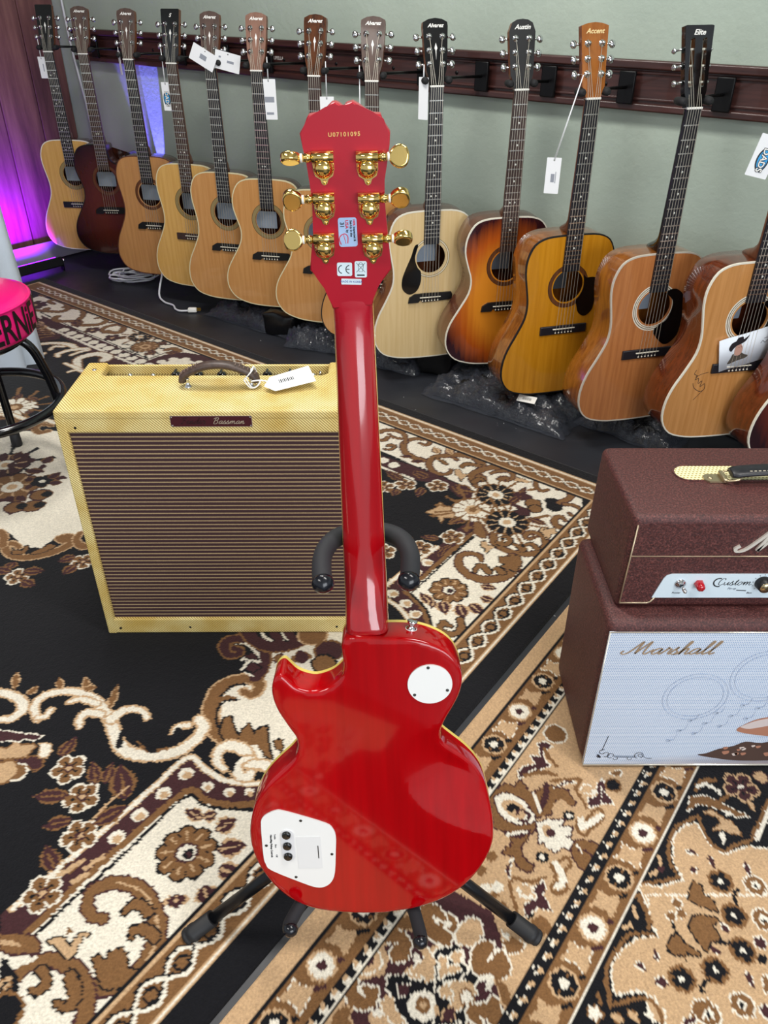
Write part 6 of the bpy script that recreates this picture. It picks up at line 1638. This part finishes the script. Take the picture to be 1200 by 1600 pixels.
# faint rings and notes woven on the cloth
for r_, c_ in ((.056, (.175, .185)), (.048, (.175, .185)), (.060, (.285, .235)), (.052, (.285, .235))): line('faint_print', arc(c_, r_, 0, 360, 40), .0012, Mp, m_pr, cab)
rr = random.Random(4)
for i in range(13):
    x = .150 + .014*i; z = .072 + .0065*i + .02*(i % 3)
    line('faint_print', [(x, z), (x + .010, z + .004)], .0016, Mp, m_pr, cab); line('faint_print', [(x + .010, z + .004), (x + .013, z + .018)], .0008, Mp, m_pr, cab); line('faint_print', arc((x, z), .003, 0, 360, 8), .0024, Mp, m_pr, cab)
# printed picture at the lower right of the cloth: a pointed bare foot above a bed of dark flowers
m_skin = mat('print_skin', '#b07a62', .7); m_flow = mat('print_flowers', '#4f3a32', .7); m_flow2 = mat('print_petals', '#d8c8c0', .7)
b = MB(); b.prism(cr([(.245, .098), (.252, .092), (.275, .086), (.32, .080), (.36, .085), (.37, .13), (.34, .145), (.31, .135), (.275, .125), (.252, .108)], 4, True), 0, .0003, M=Mp @ XY(.022, .004, .0004)); b.build('printed_foot', m_skin, cab)
b = MB(); b.prism(cr([(.250, .104), (.268, .100), (.30, .108), (.34, .116), (.36, .12), (.34, .140), (.31, .131), (.275, .121), (.256, .110)], 4, True), 0, .0002, M=Mp @ XY(.022, .005, .0008)); b.build('printed_foot_light', mat('print_grey', '#d3c6c4', .7), cab)
b = MB(); b.prism(cr([(.190, .034), (.205, .038), (.225, .050), (.25, .058), (.27, .070), (.30, .066), (.34, .078), (.42, .07), (.47, .05), (.44, .028), (.36, .020), (.27, .018), (.22, .026)], 3, True), 0, .0003, M=Mp @ XY(.022, 0, .0004)); b.build('printed_flowers', m_flow, cab)
for i in range(26):
    x = rr.uniform(.25, .44); z = .034 + rr.random()*.03; r_ = rr.uniform(.003, .007)
    b = MB(); b.prism(cr([(x + r_*(1+.35*(k % 2))*math.cos(k*.9), z + r_*.7*(1+.35*(k % 2))*math.sin(k*.9)) for k in range(7)], 2, True), .0007, .0009, M=Mp); b.build('printed_petal', m_flow2 if i % 2 else m_skin, cab)
# head
HW, HH, HD = .548, .182, .225
hz = .0085 + CH
hd_ = empty('amplifier_head', (.382 + HW/2, 1.013 + HD/2, hz)); tag(hd_, 'maroon amplifier head with white control panel on top of the speaker cabinet', 'amplifier')
b = MB(); b.box((0, 0, HH/2), (HW, HD, HH)); 
for v in b.bm.verts:
    if v.co.z > HH*.5: v.co.x *= .985
b.bm.normal_update(); bmesh.ops.recalc_face_normals(b.bm, faces=b.bm.faces[:])
r_ = bmesh.ops.bevel(b.bm, geom=b.bm.edges[:], offset=.012, segments=4, affect='EDGES', profile=.5)
me = b.mesh('head_shell', m_tolex); 
for p in me.polygons: p.use_smooth = True
me.set_sharp_from_angle(angle=R(50))
link('head_shell', me, hd_)
# inset front with piping
yh = -HD/2; Mh = Matrix.Translation((-HW/2, yh - .0005, 0)) @ FACE
fp = [(.007, .012), (.052, .012), (.058, .015), (.064, .026), (HW - .064, .026), (HW - .058, .015), (HW - .052, .012), (HW - .007, .012), (HW - .011, .168), (.011, .168)]
b = MB(); b.prism(fp, -.001, .0012, M=Mh); b.build('front_panel', m_tolex, hd_)
b = MB(); b.sweep([Mh @ Vector((x, y, .0012)) for x, y in fp[:4]] , .0016, 6); b.sweep([Mh @ Vector((x, y, .0012)) for x, y in fp[4:8]], .0016, 6)
b.sweep([Mh @ Vector((x, y, .0012)) for x, y in (fp[0], fp[9])], .0012, 6); b.sweep([Mh @ Vector((x, y, .0012)) for x, y in (fp[7], fp[8])], .0012, 6); b.sweep([Mh @ Vector((x, y, .0015)) for x, y in ((.009, .108), (HW - .009, .108))], .0010, 6)
b.build('piping', m_piping, hd_)
cpn = cr([(.066, .026), (.072, .066)], 2); cp = [(.058, .024), (HW - .058, .024), (HW - .070, .064)] + [(HW - .074, .070), (HW - .082, .073)] + [(.082, .073), (.074, .070), (.070, .064)]
b = MB(); b.prism(cp, .0012, .0026, M=Mh); cpl = b.build('control_panel', mat('panel_white', '#d6e6f0', .3), hd_)
Mq = Mh @ XY(0, 0, .0027)
b = MB(); b.lathe([(.0088, 0), (.0088, .002), (.0060, .003), (.0050, .005), (.0035, .006)], seg=18); b.sweep([(0, 0, .004), (.0035, -.0035, .016)], [.0018, .0032], 10); b.ball((.0036, -.0037, .0165), .0032, 10); b.bm.transform(Mq @ XY(.0985, .054, 0)); b.build('power_toggle', m_chrome, hd_)
b = MB(); b.lathe([(.0085, 0), (.0078, .010), (.0055, .014), (0, .0145)], seg=6); b.bm.transform(Mq @ XY(.1290, .0535, 0)); b.build('pilot_jewel', mat('red_jewel', '#b5081c', .12, coat=.8), hd_)
text('print', 'Power', .0052, Mq @ XY(.0955, .0345, 0), m_ink, cpl, shear=.2); text('print', 'Bass', .0050, Mq @ XY(.215, .0345, 0), m_ink, cpl, shear=.3)
script('panel_script', 'Custom', .0072, Mq @ XY(.158, .0505, 0), m_ink, cpl, .13, .3, .0002); text('print', 'Pin-up', .0055, Mq @ XY(.1845, .0435, 0), mat('grey_ink', '#5a6070', .6), cpl, shear=.3)
line('print', arc((.161, .056), .0085, 70, 290), .0022, Mq, m_ink, cpl, .0002); line('print', [(.193, .040), (.209, .039)], .0016, Mq, m_ink, cpl, .0002)
for i, x in enumerate((.232, .284, .336, .388, .440)):
    b = MB(); b.lathe([(.0130, 0), (.0125, .004), (.0110, .013), (.0095, .014)], seg=28); b.bm.transform(Mq @ XY(x, .0555, 0)); kb = b.build('control_knob', m_satin_black, hd_)
    b = MB(); b.lathe([(.0096, .012), (.0094, .0145), (0, .0146)], seg=24); b.bm.transform(Mq @ XY(x, .0555, 0)); b.build('knob_cap', mat('knob_brass', '#cbb892', .25, 1.0), kb)
    for k in range(11):
        a_ = R(230 - 28*k); line('print', [(x + .0150*math.cos(a_), .0555 + .0150*math.sin(a_)), (x + .0172*math.cos(a_), .0555 + .0172*math.sin(a_))], .0009, Mq, m_ink, cpl, .0002)
script('brand_script', 'Marshall', .0205, Mh @ XY(.188, .1185, .0012), mat('cream_script', '#e4ddd2', .22, .3), hd_, .22, .42, .0035)
# vent in the top with mesh, and the strap handle
b = MB(); vent = rrect(.36, .046, .022); 
Mt = XY(.01, .018, HH)
b.prism(rrect(.366, .052, .025), -.001, .0014, [vent], M=Mt); b.build('vent_rim', m_tolex, hd_)
b = MB(); b.prism(vent, .0002, .0006, M=Mt); 
mm = basket('cream_vent_top', '#e8dca0', '#8c7a44', '#f6efc6', 160)
b.build('vent_mesh', mm, hd_)
nt = mm.node_tree
for l_ in list(nt.links):
    if l_.from_node.type == 'SEPXYZ' and l_.from_socket.name == 'Z': s_ = l_.to_socket; nt.links.remove(l_); nt.links.new([n for n in nt.nodes if n.type == 'SEPXYZ'][0].outputs[1], s_)
for s_ in (-1, 1):
    b = MB(); x = .01 + s_*.120
    b.prism([(x - .017*s_*1 , -.014), (x + .012*s_, -.014), (x + .019*s_, -.007), (x + .019*s_, .004), (x + .012*s_, .010), (x - .017*s_, .010)], .0, .003, M=XY(0, 0, HH + .0005)); b.ball((x + .008*s_, -.002, HH + .0035), .0045, 10, (1, 1, .5))
    b.sweep(cr([(x - .012*s_, -.018, HH + .006), (x - .034*s_, -.020, HH + .012), (x - .036*s_, .008, HH + .014), (x - .012*s_, .010, HH + .006)], 4), .0018, 8, closed=False); b.box((x - .012*s_, -.003, HH + .006), (.008, .030, .008), bev=.002); b.build('handle_bracket', mat('aged_brass', '#b9a98a', .3, .9), hd_)
pts = cr([(.01 - .098, -.004, HH + .014), (.01 - .07, -.004, HH + .018), (.01, -.004, HH + .021), (.01 + .07, -.004, HH + .018), (.01 + .098, -.004, HH + .014)], 5)
b = MB(); b.sweep(pts, [.8, .9] + [1]*(len(pts)-4) + [.9, .8], 14, flat=(.016, .0065, (0, 0, 1))); b.build('strap_handle', speckle('black_leather', '#1c1c24', '#121218', 150, .4, .4), hd_)
b = MB(); [b.box((x/1000 + .01, -.0145, HH + .0255 - abs(x)*.00003), (.004, .001, .001)) for x in range(-70, 71, 7)]; b.build('stitching', mat('stitch_thread', '#cfc6b2', .7), hd_)
# ================================================================ BAR STOOL
SX, SY = -1.115, 2.0
st = empty('bar_stool', (SX, SY, .0085)); tag(st, 'round hot-pink padded stool with black lettering and black tubular legs', 'stool')
m_pink = mat('pink_vinyl', '#f0137c', .28, coat=.3); m_pink2 = mat('pink_side', '#ec1a78', .33); m_let = mat('stool_letters', '#140a10', .4)
ZS = .548; RS = .192
b = MB(); b.lathe([(0, ZS + .004), (RS*.6, ZS + .003), (RS*.88, ZS - .002), (RS*.97, ZS - .008), (RS, ZS - .016)], seg=64); b.build('seat_top', m_pink, st)
b = MB(); b.sweep([(RS*1.0*math.cos(a), RS*1.0*math.sin(a), ZS - .014) for a in [2*math.pi*i/64 for i in range(64)]], .0035, 8, closed=True); b.build('seat_piping', m_pink, st)
b = MB(); b.lathe([(RS, ZS - .016), (RS + .003, ZS - .05), (RS + .002, ZS - .09), (RS - .004, ZS - .102), (RS - .02, ZS - .104), (0, ZS - .104)], seg=64); b.build('seat_side', m_pink2, st)
def wrap(body, a0, size, z):
    cu = D.curves.new('t', 'FONT'); cu.body = body; cu.size = size; cu.extrude = .0004; cu.offset = .0016; cu.align_y = 'CENTER'; cu.resolution_u = 3; cu.space_character = 1.0
    tmp = D.objects.new('tmp', cu); me = D.meshes.new_from_object(tmp); D.objects.remove(tmp); D.curves.remove(cu)
    for v in me.vertices:
        a = a0 + v.co.x*.66 / RS; r_ = RS + .0042 + v.co.z; v.co = (r_*math.cos(a), r_*math.sin(a), z + v.co.y*1.05)
    me.name = 'lettering'; me.materials.clear(); me.materials.append(m_let); link('lettering', me, st)
wrap('ERNiE BALL', R(-42), .098, ZS - .060); wrap('ERNiE BALL', R(138), .098, ZS - .060)
m_stool = mat('stool_black', '#0d0e13', .2, .2, coat=.4)
b = MB(); b.sweep([(.2137*math.cos(a), .2137*math.sin(a), .245) for a in [2*math.pi*i/56 for i in range(56)]], .0130, 12, closed=True); b.build('foot_ring', m_stool, st)
b = MB(); b.sweep([(.155*math.cos(a), .155*math.sin(a), ZS - .118) for a in [2*math.pi*i/40 for i in range(40)]], .010, 10, closed=True); b.build('seat_ring', m_stool, st)
for a in (11, 101, 191, 281):
    ca, sa = math.cos(R(a)), math.sin(R(a))
    pr = cr([(.05, ZS - .112), (.115, ZS - .118), (.160, ZS - .145), (.182, ZS - .20), (.200, .245), (.207, .012)], 5)
    b = MB(); b.sweep([(r_*ca, r_*sa, z) for r_, z in pr], .0125, 12); lg = b.build('leg', m_stool, st)
    b = MB(); b.lathe([(.0150, -.008), (.0165, -.004), (.0150, .035), (.013, .036)], (.206*ca, .206*sa, .008), seg=14); b.build('rubber_tip', m_rub, lg)

# ================================================================ WHITE CLOTH, LIGHT BAR, CABLES
m_cloth = mat('white_cloth', '#ccd8e6', .8); t = NT(m_cloth); t.bump(t.noise(t.coord(), 12, 4), .5, .01)
cl = empty('draped_table', (-1.816, 2.92, 0), (0, 0, WANG)); tag(cl, 'white cloth hanging down to the rug behind the pink stool', 'tablecloth')
b = MB(); rings = []; out = []
for cx, cy, a0 in ((.38, .24, 0), (-.38, .24, 90), (-.38, -.24, 180), (.38, -.24, 270)):
    for k in range(6): a = R(a0 + 18*k); out.append((cx + .05*math.cos(a), cy + .05*math.sin(a)))
dense = []
for i in range(len(out)):
    ax, ay = out[i]; bx, by = out[(i+1) % len(out)]; n_ = max(1, int(math.hypot(bx-ax, by-ay)/.02))
    dense += [(ax + (bx-ax)*k/n_, ay + (by-ay)*k/n_) for k in range(n_)]
N_ = len(dense)
for z, k_, amp_ in ((.010, 1.0, .018), (.10, 1.0, .014), (.35, .985, .010), (.60, .975, .004), (.73, .97, 0), (.745, .95, 0)):
    ring = []
    for i, (x, y) in enumerate(dense):
        w_ = amp_*(math.sin(i*.55) + .6*math.sin(i*1.3 + 1)); l_ = math.hypot(x, y); ring.append(b.bm.verts.new((x*k_ + x/l_*w_, y*k_ + y/l_*w_, z)))
    rings.append(ring)
for a_, c_ in zip(rings, rings[1:]):
    for k in range(N_): b._f((a_[k], a_[(k+1) % N_], c_[(k+1) % N_], c_[k]), True)
b._f(rings[-1]); b.build('cloth', m_cloth, cl)
lb = empty('light_bar', (-1.725, 3.925, 0), (0, 0, WANG + R(90))); tag(lb, 'small black LED light bar on the floor glowing violet onto the boarded wall', 'light')
b = MB(); b.box((0, 0, .045), (.30, .055, .045), Matrix.Rotation(R(-18), 3, 'X'), bev=.004); b.build('housing', mat('bar_housing', '#17181c', .4, .3), lb)
b = MB(); b.box((0, .022, .062), (.27, .022, .006), Matrix.Rotation(R(-18), 3, 'X')); b.build('light_window', mat('violet_led', '#7a20ff', .3, emit='#6a18ff', estr=9), lb)
for x in (-.155, .155):
    b = MB(); b.box((x, 0, .028), (.006, .03, .056), bev=.002); br = b.build('bracket', m_blk, lb); b = MB(); b.ball((x*1.04, -.01, .05), .009, 10); b.build('clamp_knob', m_chrome, br)
pk = empty('power_brick', (-1.775, 3.66, 0)); tag(pk, 'small violet-lit plug box beside the light bar', 'adapter')
b = MB(); b.box((0, 0, .045), (.055, .05, .09), bev=.006); b.build('case', mat('box_blue', '#3a2a9a', .4), pk)
def cable(name, pts, r_, m, label, cat, seg=8):
    c0 = Vector(pts[0]); c0.z = 0; o = empty(name, c0); tag(o, label, cat); b = MB(); b.sweep([Vector(p) - c0 for p in pts], r_, seg); b.build('cord', m, o); return o, c0
m_cab_w = mat('white_cable', '#d9dbe2', .45)
rr = random.Random(9); pts = []
for i in range(150):
    a = 2*math.pi*i/24; r_ = .085 + .03*math.sin(i*.37) + rr.uniform(-.004, .004)
    pts.append((-1.235 + r_*1.1*math.cos(a) + .01*math.sin(i*.2), 3.90 + r_*.8*math.sin(a), .008 + .0045*(i//24) + .006*abs(math.sin(i*.55))))
cable('coiled_cable', pts, .0042, m_cab_w, 'loosely coiled white cable on the floor below the dark cutaway guitar', 'cable')
pts = cr([(-.995, 3.66, .20), (-1.01, 3.63, .12), (-1.03, 3.59, .03), (-1.00, 3.545, .008), (-.95, 3.50, .008), (-.93, 3.455, .007), (-.905, 3.43, .007), (-.865, 3.425, .009)], 6)
o, c0 = cable('plug_cable', pts, .0045, m_cab_w, 'white power cord ending in a three-pin plug on the black floor', 'cable')
e = Vector(pts[-1]) - c0; b = MB(); b.box(e + Vector((.018, 0, .004)), (.042, .024, .020), bev=.005, taper=(.9, .9)); pg = b.build('plug', m_white, o)
for dy, dz in ((-.006, .002), (.006, .002), (0, .009)): b = MB(); b.box(e + Vector((.046, dy, .002 + dz)), (.018, .0015, .005)); b.build('pin', mat('brass', '#c9a24a', .3, 1.0), pg)
pts = cr([wpt(.02, .012, 2.7), wpt(.02, .012, 1.6), wpt(.030, .012, 1.05), wpt(.055, .014, .85), wpt(.085, .02, .72), wpt(.10, .02, .55), wpt(.16, .04, .35), wpt(.22, .07, .10)], 8)
cable('hanging_cable', pts, .0052, m_cab_w, 'white cable running down the corner of the two walls behind the guitars', 'cable')
cable('floor_cable', cr([(1.02, 2.36, .005), (1.10, 2.29, .005), (1.16, 2.20, .005), (1.20, 2.10, .005)], 6), .005, m_satin_black, 'short black cable on the floor under the signed guitar', 'cable')
# ================================================================ CRUMPLED PLASTIC BAGS
m_film = mat('clear_film', '#4a4e58', .10, alpha=.38, spec=.7); t = NT(m_film)
f = t.noise(t.coord('Object', (1, 1, 1)), 14, 3, .6); f2 = t.noise(t.coord('Object', (3, 14, 9)), 3, 4, .6)
t.bump(t.math('ADD', f, f2), .35, .010)
m_bagin = mat('black_bag_inside', '#0b0c10', .35); t = NT(m_bagin); t.bump(t.noise(t.coord(), 20, 5, .7), .8, .02)
from mathutils import noise as mnoise
def bag(loc, rz, L_, W__, H__, label, seed, inner=True, sticker=None):
    o = empty('plastic_bag', loc, (0, 0, rz)); tag(o, label, 'bag')
    def blob(k, seedv, amp, nx=64, ny=40):
        b = MB(); g = []
        for i in range(nx+1):
            row = []
            for j in range(ny+1):
                u_, v_ = i/nx*2 - 1, j/ny*2 - 1
                e = max(0, 1 - abs(u_)**3.2) * max(0, 1 - abs(v_)**2.4)
                q_ = Vector((u_*3.2*L_/.5, v_*3.2*W__/.25, seedv))
                n1 = mnoise.noise(q_*1.3) ; n2 = abs(mnoise.noise(q_*3.7)); n3 = abs(mnoise.noise(q_*8.5 + Vector((5, 2, 1))))
                z = .004 + H__*k*e**.55*(.75 + .45*n1) + amp*(n2*.030 + n3*.003)*min(1, e*4 + .15)
                px = u_*L_/2*k*(1 + .06*n1) ; py = v_*W__/2*k*(1 + .12*mnoise.noise(Vector((u_*2, seedv, 0))))
                row.append(b.bm.verts.new((px, py, max(.003, z))))
            g.append(row)
        for i in range(nx):
            for j in range(ny): b._f((g[i][j], g[i+1][j], g[i+1][j+1], g[i][j+1]), True)
        return b
    if inner: blob(.86, seed + 3.1, .4).build('contents', m_bagin, o)
    blob(1, seed, 1.0).build('film', m_film, o)
    if sticker:
        x, y, z, rot = sticker; b = MB(); Ms = Matrix.Translation((x, y, z)) @ Matrix.Rotation(R(rot), 4, 'Z') @ Matrix.Rotation(R(18), 4, 'X')
        b.prism(rrect(.062, .032, .002), 0, .0008, M=Ms); s_ = b.build('barcode_label', m_white, o)
        for k in range(9): line('barcode', [(-.014 + .0035*k, -.006), (-.014 + .0035*k, .006)], .0012 + .0009*(k % 2), Ms, m_ink, s_, .001)
    return o
bag((-.53, 3.32, .0), R(-36), .50, .20, .075, 'crumpled clear bag over black contents below the cedar guitars, left of the red neck', 1.0)
bag((-.25, 3.06, 0), R(-20), .27, .18, .08, 'crumpled clear bag with black contents just left of the red neck', 4.0)
bag((.04, 2.90, 0), R(-30), .30, .22, .08, 'crumpled clear bag below the pale left-handed guitar', 9.0)
bag((.44, 2.535, 0), R(-38), .56, .30, .085, 'large crumpled clear bag with a white barcode label below the sunburst and amber guitars', 6.0, sticker=(.115, -.098, .079, 12))
bag((.83, 2.33, 0), R(-42), .34, .22, .10, 'crumpled clear bag behind the maroon amplifier head', 12.0)
def blackbag(loc, rz, d, label, sd):
    o = empty('black_bag', loc, (0, 0, rz)); tag(o, label, 'bag'); b = MB(); b.box((0, 0, d[2]/2), d, bev=.012, seg=3)
    bmesh.ops.subdivide_edges(b.bm, edges=b.bm.edges[:], cuts=3, use_grid_fill=True)
    for v in b.bm.verts:
        n1 = mnoise.noise(v.co*14 + Vector((sd, 0, 0))); v.co.x += n1*.014; v.co.y += mnoise.noise(v.co*17 + Vector((0, sd, 0)))*.012; v.co.z = max(.002, v.co.z + n1*.02*(v.co.z > .01))
    for f_ in b.bm.faces: f_.smooth = True
    b.build('sack', mat('black_plastic', '#0a0a0c', .25), o)
blackbag((.20, 2.83, 0), R(-20), (.16, .16, .12), 'small glossy black bag between the two clear bags left of the barcode label', 3)
blackbag((.685, 2.49, 0), R(-30), (.16, .10, .07), 'black folded bag end sticking out right of the barcode label', 8)
blackbag((-.40, 3.19, 0), R(-30), (.15, .13, .10), 'glossy black bag under the cedar guitar left of the red neck', 5)

# ================================================================ PRICE TAGS
def tag_paper(pos, rot, w_, h_, label, lines=(), string=None, dads=False, name='price_tag', r_=.002):
    o = empty(name, pos, rot); tag(o, label, 'tag')
    b = MB(); b.prism(rrect(w_, h_, r_), -.0003, .0003, [circle(.0022, 10, (0, h_/2 - .007))]); pp = b.build('card', m_paper, o)
    for x, y, lw, lh in lines: b = MB(); b.box((x, y, .0005), (lw, lh, .0003)); b.build('print', mat('tag_print', '#9297a2', .6), pp)
    if dads:
        b = MB(); b.prism(circle(1, 28, (0, -.008), .0150, .0260), .0004, .0007); b.build('logo_oval', mat('navy_print', '#0d1728', .5), pp)
        b = MB(); b.prism(circle(1, 28, (0, -.008), .0115, .0215), .0007, .0009); b.build('logo_field', mat('cyan_print', '#2f9fe0', .5), pp)
        Mx = Matrix.Translation((0, -.008, .0011)) @ Matrix.Rotation(R(-90), 4, 'Z')
        text('logo_outline', 'DADS', .0200, Mx, mat('navy_print', '#0d1728', .5), pp, bold=.0016); text('logo_text', 'DADS', .0200, Mx @ XY(0, 0, .0004), m_white, pp, bold=.0003)
    if string:
        inv = (Matrix.Translation(pos) @ Matrix(o.rotation_euler.to_matrix().to_4x4())).inverted()
        for k in (-.0015, .0015):
            e1 = inv @ Vector(string); b = MB(); b.sweep([(k, h_/2 - .007, .0006), (e1 + Vector((k*.3, 0, 0)))], .0010, 5); b.build('string', m_paper, o)
    return o
def gpt(i, x, y, z=0): return G[i][1] @ Vector((x, y, z))
F0 = (R(90), 0, 0); BAR = ((0, -.006, .010, .022), (.008, -.004, .002, .030))
def hang(i, x, y, z, L_, w_, h_, label, az=0, roll=0, **kw):
    """tag on a string hanging from a tuner button of guitar i"""
    top = gpt(i, x, y, z); c_ = top + Vector((math.sin(R(roll))*(L_ + h_/2 - .007), -.004, -(math.cos(R(roll))*(L_ + h_/2 - .007))))
    return tag_paper(c_, (R(90), R(0), R(az)), w_, h_, label, string=top, **kw)
hang(0, -.040, .05, 0, .075, .034, .085, 'small white tag hanging left of the leftmost guitar headstock', lines=((.004, 0, .004, .03),), az=-10)
hang(2, -.040, .045, 0, .02, .028, .085, 'narrow white tag behind the third guitar from the boarded wall', az=-60)
hang(3, -.040, .05, 0, .12, .036, .100, 'white tag with blue oval shop logo hanging from the black flat-topped headstock', dads=True, az=-15)
hang(5, .040, .045, 0, .075, .050, .130, 'tall pale-blue tag hanging right of the pinkish-brown headstock', lines=((0, .0, .034, .018), (0, -.045, .026, .008)), az=-5)
hang(6, .040, .045, 0, .11, .048, .095, 'white barcode tag hanging right of the glossy two-tone headstock', lines=((0, 0, .012, .026),))
hang(7, -.040, .045, 0, .19, .040, .080, 'white tag mostly hidden behind the red headstock', lines=BAR)
hang(8, -.040, .06, 0, .04, .034, .115, 'white tag hanging left of the glossy black chromed headstock', az=-35)
hang(10, -.040, .060, .01, .215, .040, .095, 'white barcode tag on a long string left of the amber guitar neck', lines=BAR, roll=-12, az=-14)
tag_paper((.884, 2.0, .886), (R(90), R(12), R(-4)), .052, .092, 'large white tag with blue oval shop logo at the right frame edge', string=(.925, 2.02, 1.02), dads=True)
p0 = gpt(4, -.016, .035, .022); tag_paper(p0, (R(90), R(28), R(-14)), .098, .056, 'white price tag lying slantwise across the headstock, the left of two crossed tags', lines=((0, 0, .026, .016),), name='price_tag')
p0 = gpt(4, .072, .022, .010); tag_paper(p0, (R(90), R(12), R(-14)), .098, .060, 'white maker tag right of the slanted price tag on the same headstock', lines=((.012, 0, .026, .008), (-.03, .01, .008, .006)), name='maker_tag')
# amp tag with its string tied around the handle
Ma = Matrix.Translation(amp.location)
o = empty('price_tag', Vector((-.188, 1.435, .0085 + H_ + .016)), (R(14), R(-6), R(22))); tag(o, 'white barcode tag tied to the brown handle of the tweed amplifier', 'tag')
b = MB(); b.prism([(-.048, 0), (-.030, .022), (.052, .026), (.050, -.024), (-.032, -.022)][::-1], -.0003, .0003); cp_ = b.build('card', m_paper, o)
for k in range(9): b = MB(); b.box((-.016 + .0035*k, .002, .0006), (.0014 + .0008*(k % 2), .010, .0002)); b.build('barcode', m_ink, cp_)
iv = (Matrix.Translation(o.location) @ o.rotation_euler.to_matrix().to_4x4()).inverted(); hc = Vector((-.260, 1.337 + .104, .0085 + H_ + .020))
for k, (dx, dz) in enumerate(((0, 0), (.004, .004))):
    lp_ = [hc + Vector((dx - .012, -.014, dz)), hc + Vector((dx, -.008, .012 + dz)), hc + Vector((dx + .002, .008, .014 + dz)), hc + Vector((dx + .008, .012, -.004)), hc + Vector((dx + .014, -.010, -.012 + dz)), hc + Vector((dx, -.016, -.016)), hc + Vector((dx - .012, -.014, dz))]
    b = MB(); b.sweep([iv @ Vector(p) for p in cr(lp_, 4)], .0014, 6); b.build('string', m_paper, o)
b = MB(); b.sweep([iv @ Vector(p) for p in cr([hc + Vector((.002, -.016, -.002)), hc + Vector((.020, -.016, .000)), hc + Vector((.028, -.010, -.004)), o.location + Vector((-.040, -.008, .001))], 4)], .0014, 6); b.build('string', m_paper, o)
# portrait card tucked under the strings of the signed guitar
gm = G[12][1]; cd = empty('portrait_card', (0, 0, 0)); Mc2 = gm @ Matrix.Translation((.012, -.592, .0065)) @ Matrix.Rotation(R(13), 4, 'Z')
cd.location = Mc2.to_translation(); cd.rotation_euler = Mc2.to_euler(); tag(cd, 'white card with printed portrait of a person in a black cowboy hat, under guitar strings', 'card')
b = MB(); n_ = 14
vs = [[b.bm.verts.new((-.085 + .17*i/n_, s_*.047, .0010 + .004*math.sin(math.pi*i/n_) + (0 if i > 2 else .002*(2-i)) + k*.0004)) for i in range(n_+1)] for k in (0, 1) for s_ in (-1, 1)]
for i in range(n_): b._f((vs[2][i], vs[2][i+1], vs[3][i+1], vs[3][i]), True); b._f((vs[0][i], vs[1][i], vs[1][i+1], vs[0][i+1]), True); b._f((vs[0][i], vs[0][i+1], vs[2][i+1], vs[2][i])); b._f((vs[1][i], vs[3][i], vs[3][i+1], vs[1][i+1]))
card = b.build('card', mat('card_white', '#e6eef8', .4), cd)
def cz(x): i = (x + .085)/.17; return .0016 + .004*math.sin(math.pi*i)
def pp_(pts, m, z=.0): 
    b = MB(); q_ = cr(pts, 3, True); b.bm.faces.new([b.bm.verts.new((x, y, cz(x) + .0004 + z)) for x, y in q_]); b.build('portrait_print', m, card, recalc=False)
SKN = mat('portrait_skin', '#c79a8a', .5); HAT = mat('portrait_hat', '#1d1a22', .5); SH = mat('portrait_shirt', '#4c463e', .5)
pp_([(-.060, -.032), (-.052, -.018), (-.044, -.004), (-.040, -.010), (-.030, -.012), (-.022, -.006), (-.012, -.014), (-.002, -.020), (-.008, -.026), (-.034, -.028)], SH)
pp_([(-.040, -.008), (-.040, .008), (-.034, .018), (-.022, .020), (-.017, .006), (-.020, -.006), (-.028, -.013)], SKN, .0003)
pp_([(-.050, .004), (-.056, .014), (-.048, .028), (-.036, .032), (-.030, .040), (-.016, .040), (-.014, .032), (-.002, .038), (.002, .040), (-.008, .026), (-.022, .020), (-.034, .018), (-.044, .010)], HAT, .0006)
for dx in (-.028, -.021): b = MB(); b.box((dx, .011, cz(dx) + .0012), (.003, .0012, .0002)); b.build('portrait_print', HAT, card)
line('caption', cr([(.036, .004), (.042, .010), (.048, .003), (.056, .008), (.066, .004), (.074, .008)], 3), .0012, XY(0, 0, cz(.05)), m_ink, card, .0012)
line('caption', [(.045, .016), (.062, .017)], .001, XY(0, 0, cz(.05)), m_ink, card, .0012)
# signature on the signed guitar
g13 = G[12][0]
line('signature', cr([(-.122, -.650), (-.126, -.662), (-.116, -.668), (-.120, -.680), (-.110, -.676), (-.108, -.692), (-.098, -.684), (-.100, -.702), (-.088, -.694), (-.086, -.712), (-.100, -.716), (-.118, -.704), (-.124, -.690)], 4), .0016, Matrix.Identity(4), m_ink, g13, .0013)
line('signature', [(-.086, -.712), (-.112, -.742)], .0014, Matrix.Identity(4), m_ink, g13, .0013)
line('signature', cr([(-.122, -.672), (-.104, -.664), (-.084, -.660)], 4), .0013, Matrix.Identity(4), m_ink, g13, .0013)
